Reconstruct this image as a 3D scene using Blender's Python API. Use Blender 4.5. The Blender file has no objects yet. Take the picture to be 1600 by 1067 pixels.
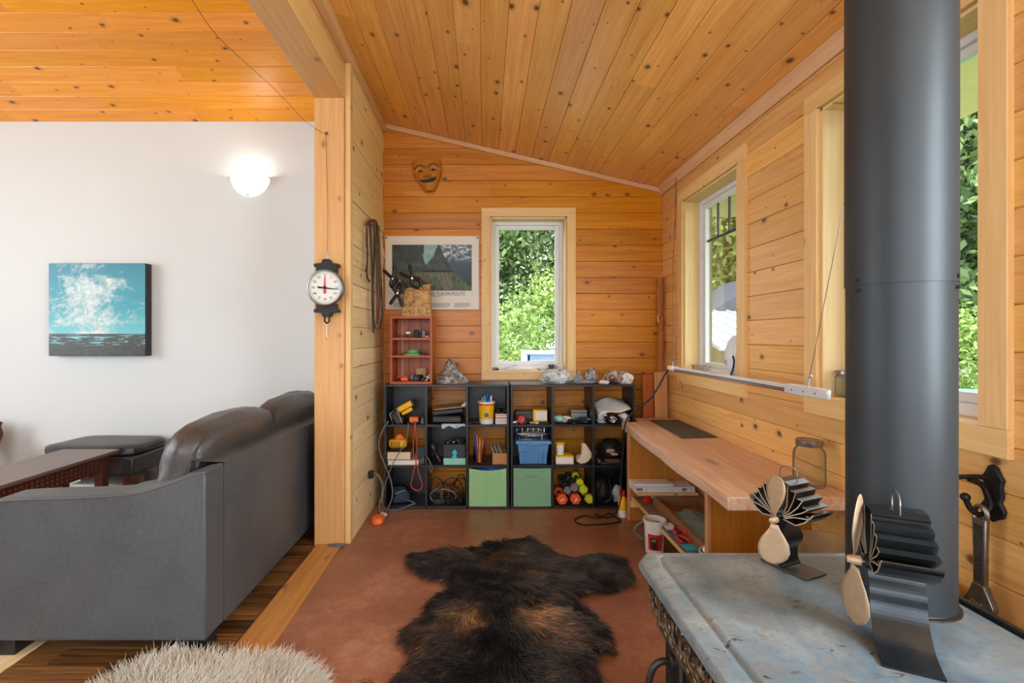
import bpy, math, random
import numpy as np
from mathutils import Vector, Matrix

random.seed(7)
rng = np.random.default_rng(7)
S = bpy.context.scene
COL = S.collection
PI = math.pi

# ------------------------------------------------------------------ camera, light, exposure
F_PX = 760.0          # focal length in pixels of the 1600 px wide frame
EYE = 1.265
cam_d = bpy.data.cameras.new('camera')
cam_d.sensor_width = 36.0
cam_d.lens = F_PX / 1600.0 * 36.0
cam_d.shift_x = 43.0 / 1600.0
cam_d.shift_y = -7.5 / 1600.0
cam_d.clip_start = 0.02
cam = bpy.data.objects.new('camera', cam_d)
cam.location = (0, 0, EYE)
cam.rotation_euler = (PI / 2, 0, 0)
COL.objects.link(cam)
S.camera = cam

world = bpy.data.worlds.new('world')
S.world = world
world.use_nodes = True
bg = world.node_tree.nodes['Background']
bg.inputs[0].default_value = (0.80, 0.90, 1.0, 1)
bg.inputs[1].default_value = 5.5

def lamp(name, kind, loc, rot, energy, color=(1, 1, 1), size=(1, 1), portal=False, radius=0.05):
    d = bpy.data.lights.new(name, kind)
    d.energy = energy
    d.color = color
    if kind == 'AREA':
        d.shape = 'RECTANGLE'
        d.size, d.size_y = size
        if portal:
            d.cycles.is_portal = True
    elif kind == 'POINT':
        d.shadow_soft_size = radius
    o = bpy.data.objects.new(name, d)
    o.location = loc
    o.rotation_euler = rot
    COL.objects.link(o)
    return o

sun = lamp('sun', 'SUN', (0, 0, 20), (math.radians(40), 0, math.radians(8)), 3.3, (1.0, 0.95, 0.86))
sun.data.angle = math.radians(1.0)
# daylight from windows outside the frame; the rear lamp is added fill
lamp('rear_fill_light', 'AREA', (-0.1, -3.42, 1.75), (PI / 2, 0, PI), 290, (0.90, 0.97, 1.0), (2.6, 2.3))
lamp('daylight_living_window', 'AREA', (-5.38, 1.3, 1.8), (PI / 2, 0, -PI / 2), 34, (0.88, 0.97, 1.0), (3.2, 2.1))
lamp('daylight_near_side_window', 'AREA', (1.50, 0.0, 1.63), (PI / 2, 0, PI / 2), 75, (0.80, 0.91, 1.0), (1.2, 1.2))
# portals for the sky at the windows in view
lamp('portal_back_window', 'AREA', (0.36, 4.16, 1.61), (PI / 2, 0, 0), 1, size=(0.66, 1.3), portal=True)
lamp('portal_side_window', 'AREA', (1.66, 3.136, 1.63), (PI / 2, 0, PI / 2), 1, size=(0.8, 1.3), portal=True)
lamp('portal_stove_window', 'AREA', (1.66, 1.75, 1.63), (PI / 2, 0, PI / 2), 1, size=(0.74, 1.3), portal=True)

vs = S.view_settings
vs.view_transform = 'Standard'
vs.look = 'None'
vs.gamma = 1.0
vs.use_curve_mapping = False
vs.exposure = 0.25
S.cycles.max_bounces = 8
S.cycles.diffuse_bounces = 5
S.cycles.glossy_bounces = 3
S.cycles.transparent_max_bounces = 12
S.cycles.caustics_reflective = False
S.cycles.caustics_refractive = False
S.cycles.sample_clamp_indirect = 6.0

# ------------------------------------------------------------------ helpers
def at(px, py, Y):
    """point of the place at distance Y seen at a pixel of the 1600x1067 frame"""
    return Vector(((px - 757.0) / F_PX * Y, Y, EYE - (py - 526.0) / F_PX * Y))

def on_floor(px, py, z=0.0):
    Y = (EYE - z) * F_PX / (py - 526.0)
    return Vector(((px - 757.0) / F_PX * Y, Y, z))

def Rz(a):
    return Matrix.Rotation(a, 4, 'Z')

def frame(u, v, n, o):
    M = Matrix.Identity(4)
    for i in range(3):
        M[i][0] = u[i]; M[i][1] = v[i]; M[i][2] = n[i]; M[i][3] = o[i]
    return M

class G:
    def __init__(s):
        s.v = []; s.f = []
    def add(s, vs_, fs):
        n = len(s.v)
        s.v += [tuple(p) for p in vs_]
        s.f += [[i + n for i in f] for f in fs]
        return s
    def box(s, a, b):
        x0, y0, z0 = a; x1, y1, z1 = b
        x0, x1 = min(x0, x1), max(x0, x1); y0, y1 = min(y0, y1), max(y0, y1); z0, z1 = min(z0, z1), max(z0, z1)
        return s.add([(x0, y0, z0), (x1, y0, z0), (x1, y1, z0), (x0, y1, z0), (x0, y0, z1), (x1, y0, z1), (x1, y1, z1), (x0, y1, z1)],
                     [[0, 3, 2, 1], [4, 5, 6, 7], [0, 1, 5, 4], [1, 2, 6, 5], [2, 3, 7, 6], [3, 0, 4, 7]])
    def obox(s, c, size, M=None):
        h = [k / 2 for k in size]
        g = G().box((-h[0], -h[1], -h[2]), h)
        M = M.to_4x4() if M is not None else Matrix.Identity(4)
        c = Vector(c)
        return s.add([c + (M @ Vector(p)) for p in g.v], g.f)
    def tube(s, pts, r, n=8, closed=False):
        pts = [Vector(p) for p in pts]
        m = len(pts)
        rs = r if isinstance(r, (list, tuple)) else [r] * m
        up = None; rings = []
        for i, p in enumerate(pts):
            if closed:
                t = pts[(i + 1) % m] - pts[i - 1]
            else:
                t = pts[min(i + 1, m - 1)] - pts[max(i - 1, 0)]
            if t.length < 1e-9: t = Vector((0, 0, 1))
            t.normalize()
            if up is None:
                up = Vector((0, 0, 1)) if abs(t.z) < 0.9 else Vector((1, 0, 0))
            a = up - t * up.dot(t)
            if a.length < 1e-6:
                a = t.orthogonal()
            a.normalize(); up = a
            b = t.cross(a)
            rings.append([p + (a * math.cos(2 * PI * k / n) + b * math.sin(2 * PI * k / n)) * rs[i] for k in range(n)])
        vs_ = [q for ring in rings for q in ring]
        fs = []
        for i in range(m if closed else m - 1):
            j = (i + 1) % m
            for k in range(n):
                l = (k + 1) % n
                fs.append([i * n + k, i * n + l, j * n + l, j * n + k])
        if not closed:
            fs.append(list(range(n))[::-1]); fs.append([(m - 1) * n + k for k in range(n)])
        return s.add(vs_, fs)
    def cyl(s, p0, p1, r0, r1=None, n=20):
        return s.tube([p0, p1], [r0, r0 if r1 is None else r1], n)
    def lathe(s, prof, c=(0, 0, 0), n=28, M=None, arc=2 * PI, sx=1, sy=1):
        c = Vector(c); vs_ = []; fs = []; full = arc > 6.28
        k_n = n if full else n + 1
        for (r, z) in prof:
            for k in range(k_n):
                a = arc * k / n
                p = Vector((r * math.cos(a) * sx, r * math.sin(a) * sy, z))
                vs_.append(c + (M @ p if M is not None else p))
        for i in range(len(prof) - 1):
            for k in range(n):
                l = (k + 1) % k_n
                fs.append([i * k_n + k, i * k_n + l, (i + 1) * k_n + l, (i + 1) * k_n + k])
        return s.add(vs_, fs)
    def prism(s, poly, d0, d1, M=None):
        """poly in local xy, extruded along local z from d0 to d1, then M"""
        M = M if M is not None else Matrix.Identity(4)
        n = len(poly)
        vs_ = [M @ Vector((x, y, d0)) for x, y in poly] + [M @ Vector((x, y, d1)) for x, y in poly]
        fs = [list(range(n))[::-1], [n + i for i in range(n)]]
        for i in range(n):
            j = (i + 1) % n
            fs.append([i, j, n + j, n + i])
        return s.add(vs_, fs)
    def strip(s, prof, d0, d1, th, M=None):
        """a sheet: 2D polyline thickened by th, extruded d0..d1"""
        pts = [Vector((a, b, 0)) for a, b in prof]; L = []; R = []
        for i, p in enumerate(pts):
            t = pts[min(i + 1, len(pts) - 1)] - pts[max(i - 1, 0)]
            t.normalize(); nn = Vector((-t.y, t.x, 0)) * th / 2
            L.append(p + nn); R.append(p - nn)
        for i in range(len(pts) - 1):
            s.prism([(L[i].x, L[i].y), (R[i].x, R[i].y), (R[i + 1].x, R[i + 1].y), (L[i + 1].x, L[i + 1].y)][::-1], d0, d1, M)
        return s
    def blob(s, c, size, seed=0, rough=0.15, n=3, flat=0.0, facet=False, p=2.0):
        """noise-displaced (super)ellipsoid; flat pushes the underside level"""
        from mathutils import noise
        k = 4 * n
        vs_ = []; fs = []
        c = Vector(c)
        rows = 2 * n + 2
        for i in range(rows + 1):
            th = PI * i / rows
            for j in range(k):
                ph = 2 * PI * j / k
                d = Vector((math.sin(th) * math.cos(ph), math.sin(th) * math.sin(ph), math.cos(th)))
                if p != 2.0:
                    m = (abs(d.x) ** p + abs(d.y) ** p + abs(d.z) ** p) ** (1 / p)
                    d = d / m
                q = d * (1 + rough * noise.noise(d * 1.7 + Vector((seed * 3.7, seed, 0))) * 2 + rough * 0.6 * noise.noise(d * 5 + Vector((seed, 0, seed * 2.1))))
                z = q.z
                if flat and z < -flat: z = -flat
                vs_.append(c + Vector((q.x * size[0] / 2, q.y * size[1] / 2, z * size[2] / 2)))
        for i in range(rows):
            for j in range(k):
                l = (j + 1) % k
                fs.append([i * k + j, (i + 1) * k + j, (i + 1) * k + l, i * k + l])
        return s.add(vs_, fs)
    def xf(s, M):
        s.v = [tuple(M @ Vector(p)) for p in s.v]
        return s
    def build(s, name, mat, parent=None, bevel=0, smooth=35, local=False, seg=2):
        me = bpy.data.meshes.new(name)
        me.from_pydata(s.v, [], s.f)
        me.validate(); me.update()
        o = bpy.data.objects.new(name, me)
        COL.objects.link(o)
        me.materials.append(M_(mat))
        if smooth:
            me.polygons.foreach_set('use_smooth', [True] * len(me.polygons))
            me.set_sharp_from_angle(angle=math.radians(smooth))
        if bevel:
            b = o.modifiers.new('bevel', 'BEVEL')
            b.width = bevel; b.segments = seg; b.limit_method = 'ANGLE'; b.angle_limit = math.radians(40)
            b.harden_normals = False
        if parent is not None:
            o.parent = parent
            if not local and parent.parent is None:
                o.matrix_parent_inverse = parent.matrix_basis.inverted()
        return o

def tag(o, label=None, cat=None, group=None, kind=None):
    if label: o['label'] = label
    if cat: o['category'] = cat
    if group: o['group'] = group
    if kind: o['kind'] = kind
    return o

def T(name, label, cat, loc=(0, 0, 0), rz=0.0, group=None):
    o = bpy.data.objects.new(name, None)
    o.empty_display_size = 0.05
    COL.objects.link(o)
    o.location = loc
    o.rotation_euler = (0, 0, rz)
    o.matrix_basis = Matrix.Translation(Vector(loc)) @ Rz(rz)
    return tag(o, label, cat, group)

def struct(name, g, mat, bevel=0, smooth=0):
    return tag(g.build(name, mat, None, bevel, smooth), kind='structure')

def text(body, size, M, mat, parent, name='lettering', depth=0.0003, align='CENTER', bold=0.0, sx=1.0):
    c = bpy.data.curves.new(name, 'FONT')
    c.body = body; c.size = size; c.align_x = align; c.align_y = 'CENTER'
    c.extrude = depth; c.offset = bold
    tmp = bpy.data.objects.new(name, c)
    COL.objects.link(tmp)
    dg = bpy.context.evaluated_depsgraph_get()
    me = bpy.data.meshes.new_from_object(tmp.evaluated_get(dg))
    bpy.data.objects.remove(tmp)
    me.name = name
    me.transform(M @ Matrix.Diagonal((sx, 1, 1, 1)))
    me.materials.clear(); me.materials.append(M_(mat))
    o = bpy.data.objects.new(name, me)
    COL.objects.link(o)
    o.parent = parent
    if parent.parent is None:
        o.matrix_parent_inverse = parent.matrix_basis.inverted()
    return o

# ------------------------------------------------------------------ materials
MATS = {}
def M_(m):
    return MATS[m] if isinstance(m, str) else m

def srgb(r, g, b):
    def f(c):
        c /= 255.0
        return c / 12.92 if c <= 0.04045 else ((c + 0.055) / 1.055) ** 2.4
    return (f(r), f(g), f(b), 1)

class N:
    def __init__(s, name):
        s.m = bpy.data.materials.new(name); s.m.use_nodes = True
        s.t = s.m.node_tree; s.bsdf = s.t.nodes['Principled BSDF']
        MATS[name] = s.m
    def n(s, kind, **kw):
        nd = s.t.nodes.new('ShaderNode' + kind)
        for k, v in kw.items():
            if k.startswith('i_'):
                key = k[2:]
                key = int(key) if key.isdigit() else key.replace('_', ' ')
                nd.inputs[key].default_value = v
            else:
                setattr(nd, k, v)
        return nd
    def l(s, a, b):
        s.t.links.new(a, b)
    def math(s, op, a, b=None, clamp=False):
        nd = s.n('Math', operation=op); nd.use_clamp = clamp
        for i, q in enumerate((a, b)):
            if q is None: continue
            if isinstance(q, (int, float)): nd.inputs[i].default_value = q
            else: s.l(q, nd.inputs[i])
        return nd.outputs[0]
    def mix(s, fac, a, b, blend='MIX'):
        nd = s.n('Mix', data_type='RGBA', blend_type=blend)
        for sock, q in ((nd.inputs[0], fac), (nd.inputs[6], a), (nd.inputs[7], b)):
            if isinstance(q, (int, float)): sock.default_value = q
            elif isinstance(q, tuple): sock.default_value = q
            else: s.l(q, sock)
        return nd.outputs[2]
    def ramp(s, fac, stops, interp='LINEAR'):
        nd = s.n('ValToRGB'); cr = nd.color_ramp; cr.interpolation = interp
        while len(cr.elements) < len(stops): cr.elements.new(0.5)
        for e, (p, c) in zip(cr.elements, stops):
            e.position = p
            e.color = c if isinstance(c, tuple) else (c, c, c, 1)
        s.l(fac, nd.inputs[0])
        return nd.outputs[0]
    def noise(s, vec, scale, detail=3, rough=0.5, dist=0.0):
        nd = s.n('TexNoise'); nd.inputs['Scale'].default_value = scale; nd.inputs['Detail'].default_value = detail
        nd.inputs['Roughness'].default_value = rough; nd.inputs['Distortion'].default_value = dist
        if vec is not None: s.l(vec, nd.inputs['Vector'])
        return nd.outputs['Fac']
    def coord(s, which='Object'):
        return s.n('TexCoord').outputs[which]
    def mapping(s, vec, scale=(1, 1, 1), loc=(0, 0, 0), rot=(0, 0, 0)):
        nd = s.n('Mapping'); nd.inputs['Scale'].default_value = scale; nd.inputs['Location'].default_value = loc
        nd.inputs['Rotation'].default_value = rot
        s.l(vec, nd.inputs['Vector'])
        return nd.outputs[0]
    def bump(s, h, strength=0.2, dist=0.01):
        nd = s.n('Bump'); nd.inputs['Strength'].default_value = strength; nd.inputs['Distance'].default_value = dist
        s.l(h, nd.inputs['Height']); s.l(nd.outputs[0], s.bsdf.inputs['Normal'])
    def set(s, color=None, rough=None, metal=None, spec=None):
        b = s.bsdf
        for key, q in (('Base Color', color), ('Roughness', rough), ('Metallic', metal), ('Specular IOR Level', spec)):
            if q is None: continue
            if isinstance(q, (int, float, tuple)): b.inputs[key].default_value = q
            else: s.l(q, b.inputs[key])
        return s

def plain(name, color, rough=0.5, metal=0.0, var=0.12, scale=30, bump=0.0, spec=None, bscale=None):
    """one colour with a little procedural mottling"""
    k = N(name); co = k.coord()
    nz = k.noise(co, scale, 3)
    c2 = tuple(max(0, q * (1 - var)) for q in color[:3]) + (1,)
    c1 = tuple(min(1, q * (1 + var)) for q in color[:3]) + (1,)
    k.set(k.ramp(nz, [(0.3, c2), (0.7, c1)]), rough, metal, spec)
    if bump:
        k.bump(k.noise(co, bscale or scale * 3, 3), bump, 0.004)
    return k

def wood(name, light, dark, rough=0.45, knots=1.0, kn_scale=(6.0, 8.5), grain=1.0, var=0.12, bump=0.12, knot_col=(0.13, 0.045, 0.015, 1), rot=None):
    """grain along local x with knots; every board differs by its own random number"""
    k = N(name)
    info = k.n('ObjectInfo'); rnd = info.outputs['Random']
    comb = k.n('CombineXYZ')
    k.l(k.math('MULTIPLY', rnd, 57.3), comb.inputs[0]); k.l(k.math('MULTIPLY', rnd, 23.1), comb.inputs[1]); k.l(k.math('MULTIPLY', rnd, 91.7), comb.inputs[2])
    co = k.coord()
    if rot: co = k.mapping(co, rot=rot)
    add = k.n('VectorMath', operation='ADD'); k.l(co, add.inputs[0]); k.l(comb.outputs[0], add.inputs[1])
    v = add.outputs[0]
    # knots
    kv = k.mapping(v, (kn_scale[0], kn_scale[1], 0.01))
    vor = k.n('TexVoronoi', voronoi_dimensions='2D', feature='F1'); vor.inputs['Scale'].default_value = 1.0
    k.l(kv, vor.inputs['Vector'])
    d = vor.outputs['Distance']
    sepc = k.n('SeparateColor'); k.l(vor.outputs['Color'], sepc.inputs[0])
    gate = k.math('GREATER_THAN', sepc.outputs[0], 1.0 - 0.55 * min(knots, 1.6))
    size = k.math('ADD', k.math('MULTIPLY', k.math('POWER', sepc.outputs[1], 3.0), 1.0), 0.24)
    dn = k.math('DIVIDE', d, size)
    # grain bends round the knots
    near = k.math('MULTIPLY', k.math('SUBTRACT', 1.0, k.math('MINIMUM', k.math('MULTIPLY', dn, 3.0), 1.0)), gate)
    sx = k.n('SeparateXYZ'); k.l(v, sx.inputs[0])
    cb = k.n('CombineXYZ'); k.l(sx.outputs[0], cb.inputs[0]); k.l(k.math('ADD', sx.outputs[1], k.math('MULTIPLY', near, 0.035)), cb.inputs[1]); k.l(sx.outputs[2], cb.inputs[2])
    gv = k.mapping(cb.outputs[0], (0.9, 16, 16))
    g1 = k.noise(gv, 2.2, 5, 0.6, 0.8)
    gv2 = k.mapping(cb.outputs[0], (1.6, 70, 70))
    g2 = k.noise(gv2, 1.5, 3, 0.5, 0.3)
    gsum = k.math('ADD', k.math('MULTIPLY', g1, 0.7), k.math('MULTIPLY', g2, 0.3))
    lo = 0.5 - 0.22 / max(grain, 0.2); hi = 0.5 + 0.2 / max(grain, 0.2)
    c = k.ramp(gsum, [(max(lo, 0), dark), (min(hi, 1), light)])
    hsv = k.n('HueSaturation')
    k.l(k.math('ADD', k.math('MULTIPLY', rnd, 2 * var), 1 - var), hsv.inputs['Value'])
    rr = k.math('FRACT', k.math('MULTIPLY', rnd, 17.7))
    k.l(k.math('ADD', k.math('MULTIPLY', rr, 0.007), 0.4965), hsv.inputs['Hue'])
    k.l(k.math('ADD', k.math('MULTIPLY', rr, 0.06), 1.0), hsv.inputs['Saturation'])
    k.l(c, hsv.inputs['Color'])
    core = k.ramp(dn, [(0.0, 1.0), (0.06, 0.95), (0.095, 0.72), (0.125, 0.26), (0.26, 0.0)])
    kf = k.math('MULTIPLY', core, gate)
    kf = k.math('MULTIPLY', kf, min(1.0, knots + 0.3))
    col = k.mix(kf, hsv.outputs[0], knot_col)
    k.set(col, rough, 0.0, 0.4)
    k.bump(k.math('SUBTRACT', gsum, k.math('MULTIPLY', kf, 0.4)), bump, 0.004)
    return k

wood('pine_amber', srgb(222, 150, 62), srgb(178, 102, 30), 0.38, 0.9)  # same pine as the right wall, with warm bounce light put into its colour
wood('pine_ceiling', srgb(250, 198, 122), srgb(222, 152, 76), 0.30, 0.9)  # lighter tone stands in for light bounced up to the nook ceiling
wood('pine_wall', srgb(240, 194, 128), srgb(212, 154, 88), 0.45, 1.0)  # paler by less varnish and by cool daylight put into the colour
wood('pine_pale', srgb(244, 222, 178), srgb(226, 192, 138), 0.6, 0.75, var=0.10)
wood('pine_trim', srgb(240, 206, 150), srgb(222, 178, 116), 0.5, 0.35, var=0.06)
wood('crown_long', srgb(232, 192, 150), srgb(206, 156, 112), 0.55, 0.0, var=0.05, rot=(0, PI / 2, 0))
wood('crown_wood', srgb(232, 192, 150), srgb(206, 156, 112), 0.55, 0.2, var=0.05)
wood('post_fir', srgb(226, 178, 120), srgb(206, 150, 92), 0.5, 0.25, var=0.05)
wood('floor_walnut', srgb(138, 96, 60), srgb(44, 28, 18), 0.28, 0.3, grain=1.5, var=0.6)
wood('threshold_oak', srgb(206, 152, 84), srgb(164, 110, 54), 0.4, 0.3, rot=(0, 0, PI / 2))
wood('bench_top', srgb(228, 196, 168), srgb(190, 146, 114), 0.5, 0.25, kn_scale=(1.6, 4.0), var=0.04, grain=1.2, rot=(0, 0, PI / 2))
wood('bench_panel', srgb(206, 140, 70), srgb(176, 106, 44), 0.45, 0.3, var=0.05, rot=(0, PI / 2, 0))
wood('shelf_board', srgb(150, 130, 116), srgb(116, 98, 86), 0.6, 0.2, var=0.05, rot=(0, 0, PI / 2))
wood('tray_wood', srgb(160, 112, 76), srgb(112, 74, 48), 0.5, 0.2, rot=(0, 0, PI / 2))
wood('cherry', srgb(186, 100, 56), srgb(152, 72, 36), 0.45, 0.1, var=0.06, rot=(0, PI / 2, 0))
wood('dark_cherry', srgb(108, 48, 28), srgb(66, 28, 18), 0.35, 0.0, var=0.05, rot=(0, PI / 2, 0))
wood('table_wood', srgb(116, 96, 86), srgb(88, 70, 62), 0.3, 0.0, var=0.03, rot=(0, 0, PI / 2))
wood('driftwood', srgb(186, 118, 70), srgb(128, 72, 40), 0.6, 0.6, rot=(0, PI / 2, 0))
wood('lean_board', srgb(214, 160, 112), srgb(176, 118, 74), 0.55, 0.2, var=0.15, rot=(0, PI / 2, 0))
wood('mask_wood', srgb(212, 146, 76), srgb(176, 106, 44), 0.45, 0.0, var=0.02)

def concrete():
    k = N('red_concrete'); co = k.coord()
    a = k.noise(co, 1.6, 6, 0.65, 0.6); b = k.noise(co, 14, 5, 0.7, 0.4); c = k.noise(co, 90, 2)
    m = k.math('ADD', k.math('MULTIPLY', a, 0.6), k.math('MULTIPLY', b, 0.4))
    col = k.ramp(m, [(0.32, srgb(124, 82, 64)), (0.5, srgb(154, 104, 80)), (0.68, srgb(190, 142, 116))])
    col = k.mix(0.12, col, k.ramp(c, [(0.3, srgb(120, 78, 60)), (0.7, srgb(200, 156, 132))]))
    k.set(col, k.ramp(a, [(0.3, 0.26), (0.7, 0.44)]), 0.0, 0.45)
    k.bump(a, 0.04, 0.004)
concrete()

def white_wall():
    k = N('white_paint'); co = k.coord()
    k.set(k.ramp(k.noise(co, 0.9, 3), [(0.3, srgb(212, 215, 213)), (0.7, srgb(218, 220, 218))]), 0.7)
    k.bump(k.noise(co, 160, 3), 0.03, 0.002)
white_wall()

def leather(name, c1, c2, rough):
    k = N(name); co = k.coord()
    vor = k.n('TexVoronoi'); vor.inputs['Scale'].default_value = 260; k.l(co, vor.inputs['Vector'])
    n1 = k.noise(co, 4, 4); n2 = k.noise(co, 60, 3)
    k.set(k.ramp(k.math('ADD', k.math('MULTIPLY', n1, .6), k.math('MULTIPLY', n2, .4)), [(0.35, c1), (0.65, c2)]), rough, 0, 0.5)
    k.bump(k.math('ADD', vor.outputs['Distance'], k.math('MULTIPLY', n1, 4.0)), 0.12, 0.003)
leather('grey_leather', srgb(66, 69, 72), srgb(84, 87, 90), 0.42)
leather('dark_leather', srgb(58, 52, 50), srgb(78, 70, 66), 0.36)
leather('black_leather', srgb(46, 46, 50), srgb(62, 62, 66), 0.38)

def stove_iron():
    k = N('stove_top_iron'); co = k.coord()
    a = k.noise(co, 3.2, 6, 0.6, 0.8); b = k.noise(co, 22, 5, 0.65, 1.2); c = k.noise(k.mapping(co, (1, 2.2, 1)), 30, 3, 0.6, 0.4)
    col = k.ramp(a, [(0.28, srgb(70, 92, 108)), (0.45, srgb(108, 132, 148)), (0.6, srgb(140, 158, 168)), (0.75, srgb(176, 184, 184))])  # blue of the reflected sky is painted into these iron tones
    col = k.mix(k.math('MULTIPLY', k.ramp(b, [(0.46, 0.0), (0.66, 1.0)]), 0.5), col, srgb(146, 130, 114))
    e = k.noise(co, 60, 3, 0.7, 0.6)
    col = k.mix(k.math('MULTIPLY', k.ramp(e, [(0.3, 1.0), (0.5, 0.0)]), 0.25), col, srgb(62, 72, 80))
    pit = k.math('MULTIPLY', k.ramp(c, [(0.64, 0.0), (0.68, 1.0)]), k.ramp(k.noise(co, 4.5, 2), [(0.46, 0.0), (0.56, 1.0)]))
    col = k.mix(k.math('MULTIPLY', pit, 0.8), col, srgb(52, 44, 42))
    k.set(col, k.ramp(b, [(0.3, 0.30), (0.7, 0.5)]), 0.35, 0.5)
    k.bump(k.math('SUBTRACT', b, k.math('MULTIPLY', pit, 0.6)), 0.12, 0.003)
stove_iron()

plain('pipe_steel', srgb(50, 56, 60), 0.46, 0.2, 0.08, 6, spec=0.4)
plain('cast_iron', srgb(58, 54, 50), 0.42, 0.6, 0.3, 40, 0.2)
plain('cast_bronze', srgb(112, 98, 78), 0.40, 0.7, 0.35, 50, 0.2)
plain('black_iron', srgb(34, 31, 30), 0.45, 0.5, 0.2, 60, 0.1)
plain('black_metal', srgb(44, 48, 50), 0.3, 0.6, 0.2, 25)
plain('fin_metal', srgb(92, 86, 80), 0.36, 0.8, 0.2, 30)
plain('fin_edge', srgb(188, 168, 148), 0.4, 0.6, 0.1, 30)
plain('blade_bronze', srgb(196, 168, 136), 0.42, 0.35, 0.08, 60, 0.05)
plain('steel', srgb(150, 150, 150), 0.32, 0.9, 0.12, 40)
plain('wrench_steel', srgb(132, 126, 120), 0.36, 0.9, 0.2, 60, 0.1)
plain('dark_steel', srgb(84, 82, 80), 0.4, 0.8, 0.2, 40)
plain('chrome', srgb(214, 216, 220), 0.16, 1.0, 0.03, 20)
plain('black_laminate', srgb(30, 30, 33), 0.38, 0, 0.15, 30)
plain('black_plastic', srgb(24, 24, 26), 0.4, 0, 0.2, 40)
plain('black_rubber', srgb(20, 20, 20), 0.6, 0, 0.2, 40)
plain('grey_cable', srgb(112, 116, 120), 0.5, 0, 0.1, 40)
plain('red_cable', srgb(206, 62, 70), 0.45, 0, 0.1, 40)
plain('white_plastic', srgb(228, 228, 226), 0.4, 0, 0.04, 20)
plain('vinyl_white', srgb(226, 228, 228), 0.35, 0, 0.02, 20)
plain('lamp_white', srgb(226, 232, 236), 0.25, 0.2, 0.02, 20)
plain('tool_yellow', srgb(240, 184, 20), 0.42, 0, 0.08, 40)
plain('orange', srgb(236, 110, 30), 0.45, 0, 0.08, 40)
plain('red', srgb(206, 40, 34), 0.45, 0, 0.1, 40)
plain('cardboard', srgb(186, 134, 86), 0.75, 0, 0.08, 40)
plain('paper', srgb(232, 228, 220), 0.7, 0, 0.04, 30)
plain('paper_cream', srgb(226, 208, 176), 0.7, 0, 0.06, 60)
plain('kraft_tan', srgb(188, 158, 118), 0.7, 0, 0.08, 40)
plain('navy', srgb(44, 60, 82), 0.4, 0, 0.12, 40)
plain('slate_blue', srgb(86, 106, 126), 0.35, 0, 0.12, 40)
plain('tote_blue', srgb(92, 144, 196), 0.4, 0, 0.06, 10)
plain('blue', srgb(44, 84, 190), 0.5, 0, 0.2, 40)
plain('teal', srgb(40, 196, 210), 0.45, 0, 0.06, 30)
plain('mint', srgb(146, 206, 190), 0.5, 0, 0.05, 30)
plain('box_black', srgb(40, 46, 54), 0.5, 0, 0.1, 30)
plain('bin_green', srgb(152, 200, 142), 0.85, 0, 0.08, 120, 0.15)
plain('bin_green_dull', srgb(126, 170, 136), 0.85, 0, 0.08, 120, 0.15)
plain('hex_orange', srgb(236, 96, 42), 0.5, 0, 0.06, 30)
plain('hex_lime', srgb(206, 214, 44), 0.5, 0, 0.06, 30)
plain('hex_grey', srgb(120, 122, 132), 0.5, 0, 0.06, 30)
plain('dish_green', srgb(92, 160, 100), 0.45, 0, 0.06, 30)
plain('cloth_white', srgb(222, 224, 230), 0.85, 0, 0.12, 40, 0.3)
plain('cloth_blue_white', srgb(190, 206, 232), 0.85, 0, 0.1, 30, 0.3)
plain('cloth_grey_green', srgb(132, 146, 142), 0.9, 0, 0.2, 25, 0.4)
plain('strap_leather', srgb(92, 60, 42), 0.5, 0, 0.3, 30, 0.2)
plain('strap_black', srgb(44, 36, 34), 0.5, 0, 0.3, 30, 0.2)
plain('hide_skin', srgb(222, 206, 178), 0.8, 0, 0.08, 30)
plain('pink_skin', srgb(186, 146, 136), 0.6, 0, 0.1, 30)
plain('brass', srgb(126, 104, 70), 0.5, 0.2, 0.25, 14)
plain('mat_slate', srgb(74, 78, 76), 0.6, 0, 0.2, 20, 0.2)
plain('ink', srgb(40, 40, 40), 0.7, 0, 0.05, 30)
plain('ink_grey', srgb(128, 126, 122), 0.7, 0, 0.05, 30)
plain('poster_paper', srgb(230, 224, 214), 0.6, 0, 0.015, 5)
plain('canvas_edge', srgb(44, 44, 48), 0.6, 0, 0.1, 30)
plain('dial_face', srgb(226, 224, 214), 0.5, 0, 0.02, 10)
plain('fan_base', srgb(44, 48, 52), 0.26, 0.6, 0.2, 18)
plain('turquoise', srgb(100, 206, 204), 0.4, 0, 0.06, 20)
plain('corrugated', srgb(196, 202, 210), 0.4, 0.3, 0.06, 6)
plain('shed_wall', srgb(176, 146, 112), 0.8, 0, 0.12, 8)
plain('shed_dark', srgb(74, 80, 92), 0.7, 0, 0.1, 8)
plain('soffit', srgb(216, 190, 146), 0.7, 0, 0.08, 10)
plain('house_wrap', srgb(150, 110, 70), 0.8, 0, 0.1, 6)
plain('trailer_grey', srgb(196, 198, 206), 0.5, 0, 0.05, 10)
plain('tarp_blue', srgb(50, 116, 206), 0.5, 0, 0.1, 10)
plain('bark', srgb(196, 190, 178), 0.9, 0, 0.3, 12, 0.4)
plain('grass_ground', srgb(96, 128, 58), 0.95, 0, 0.3, 6, 0.3)

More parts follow.
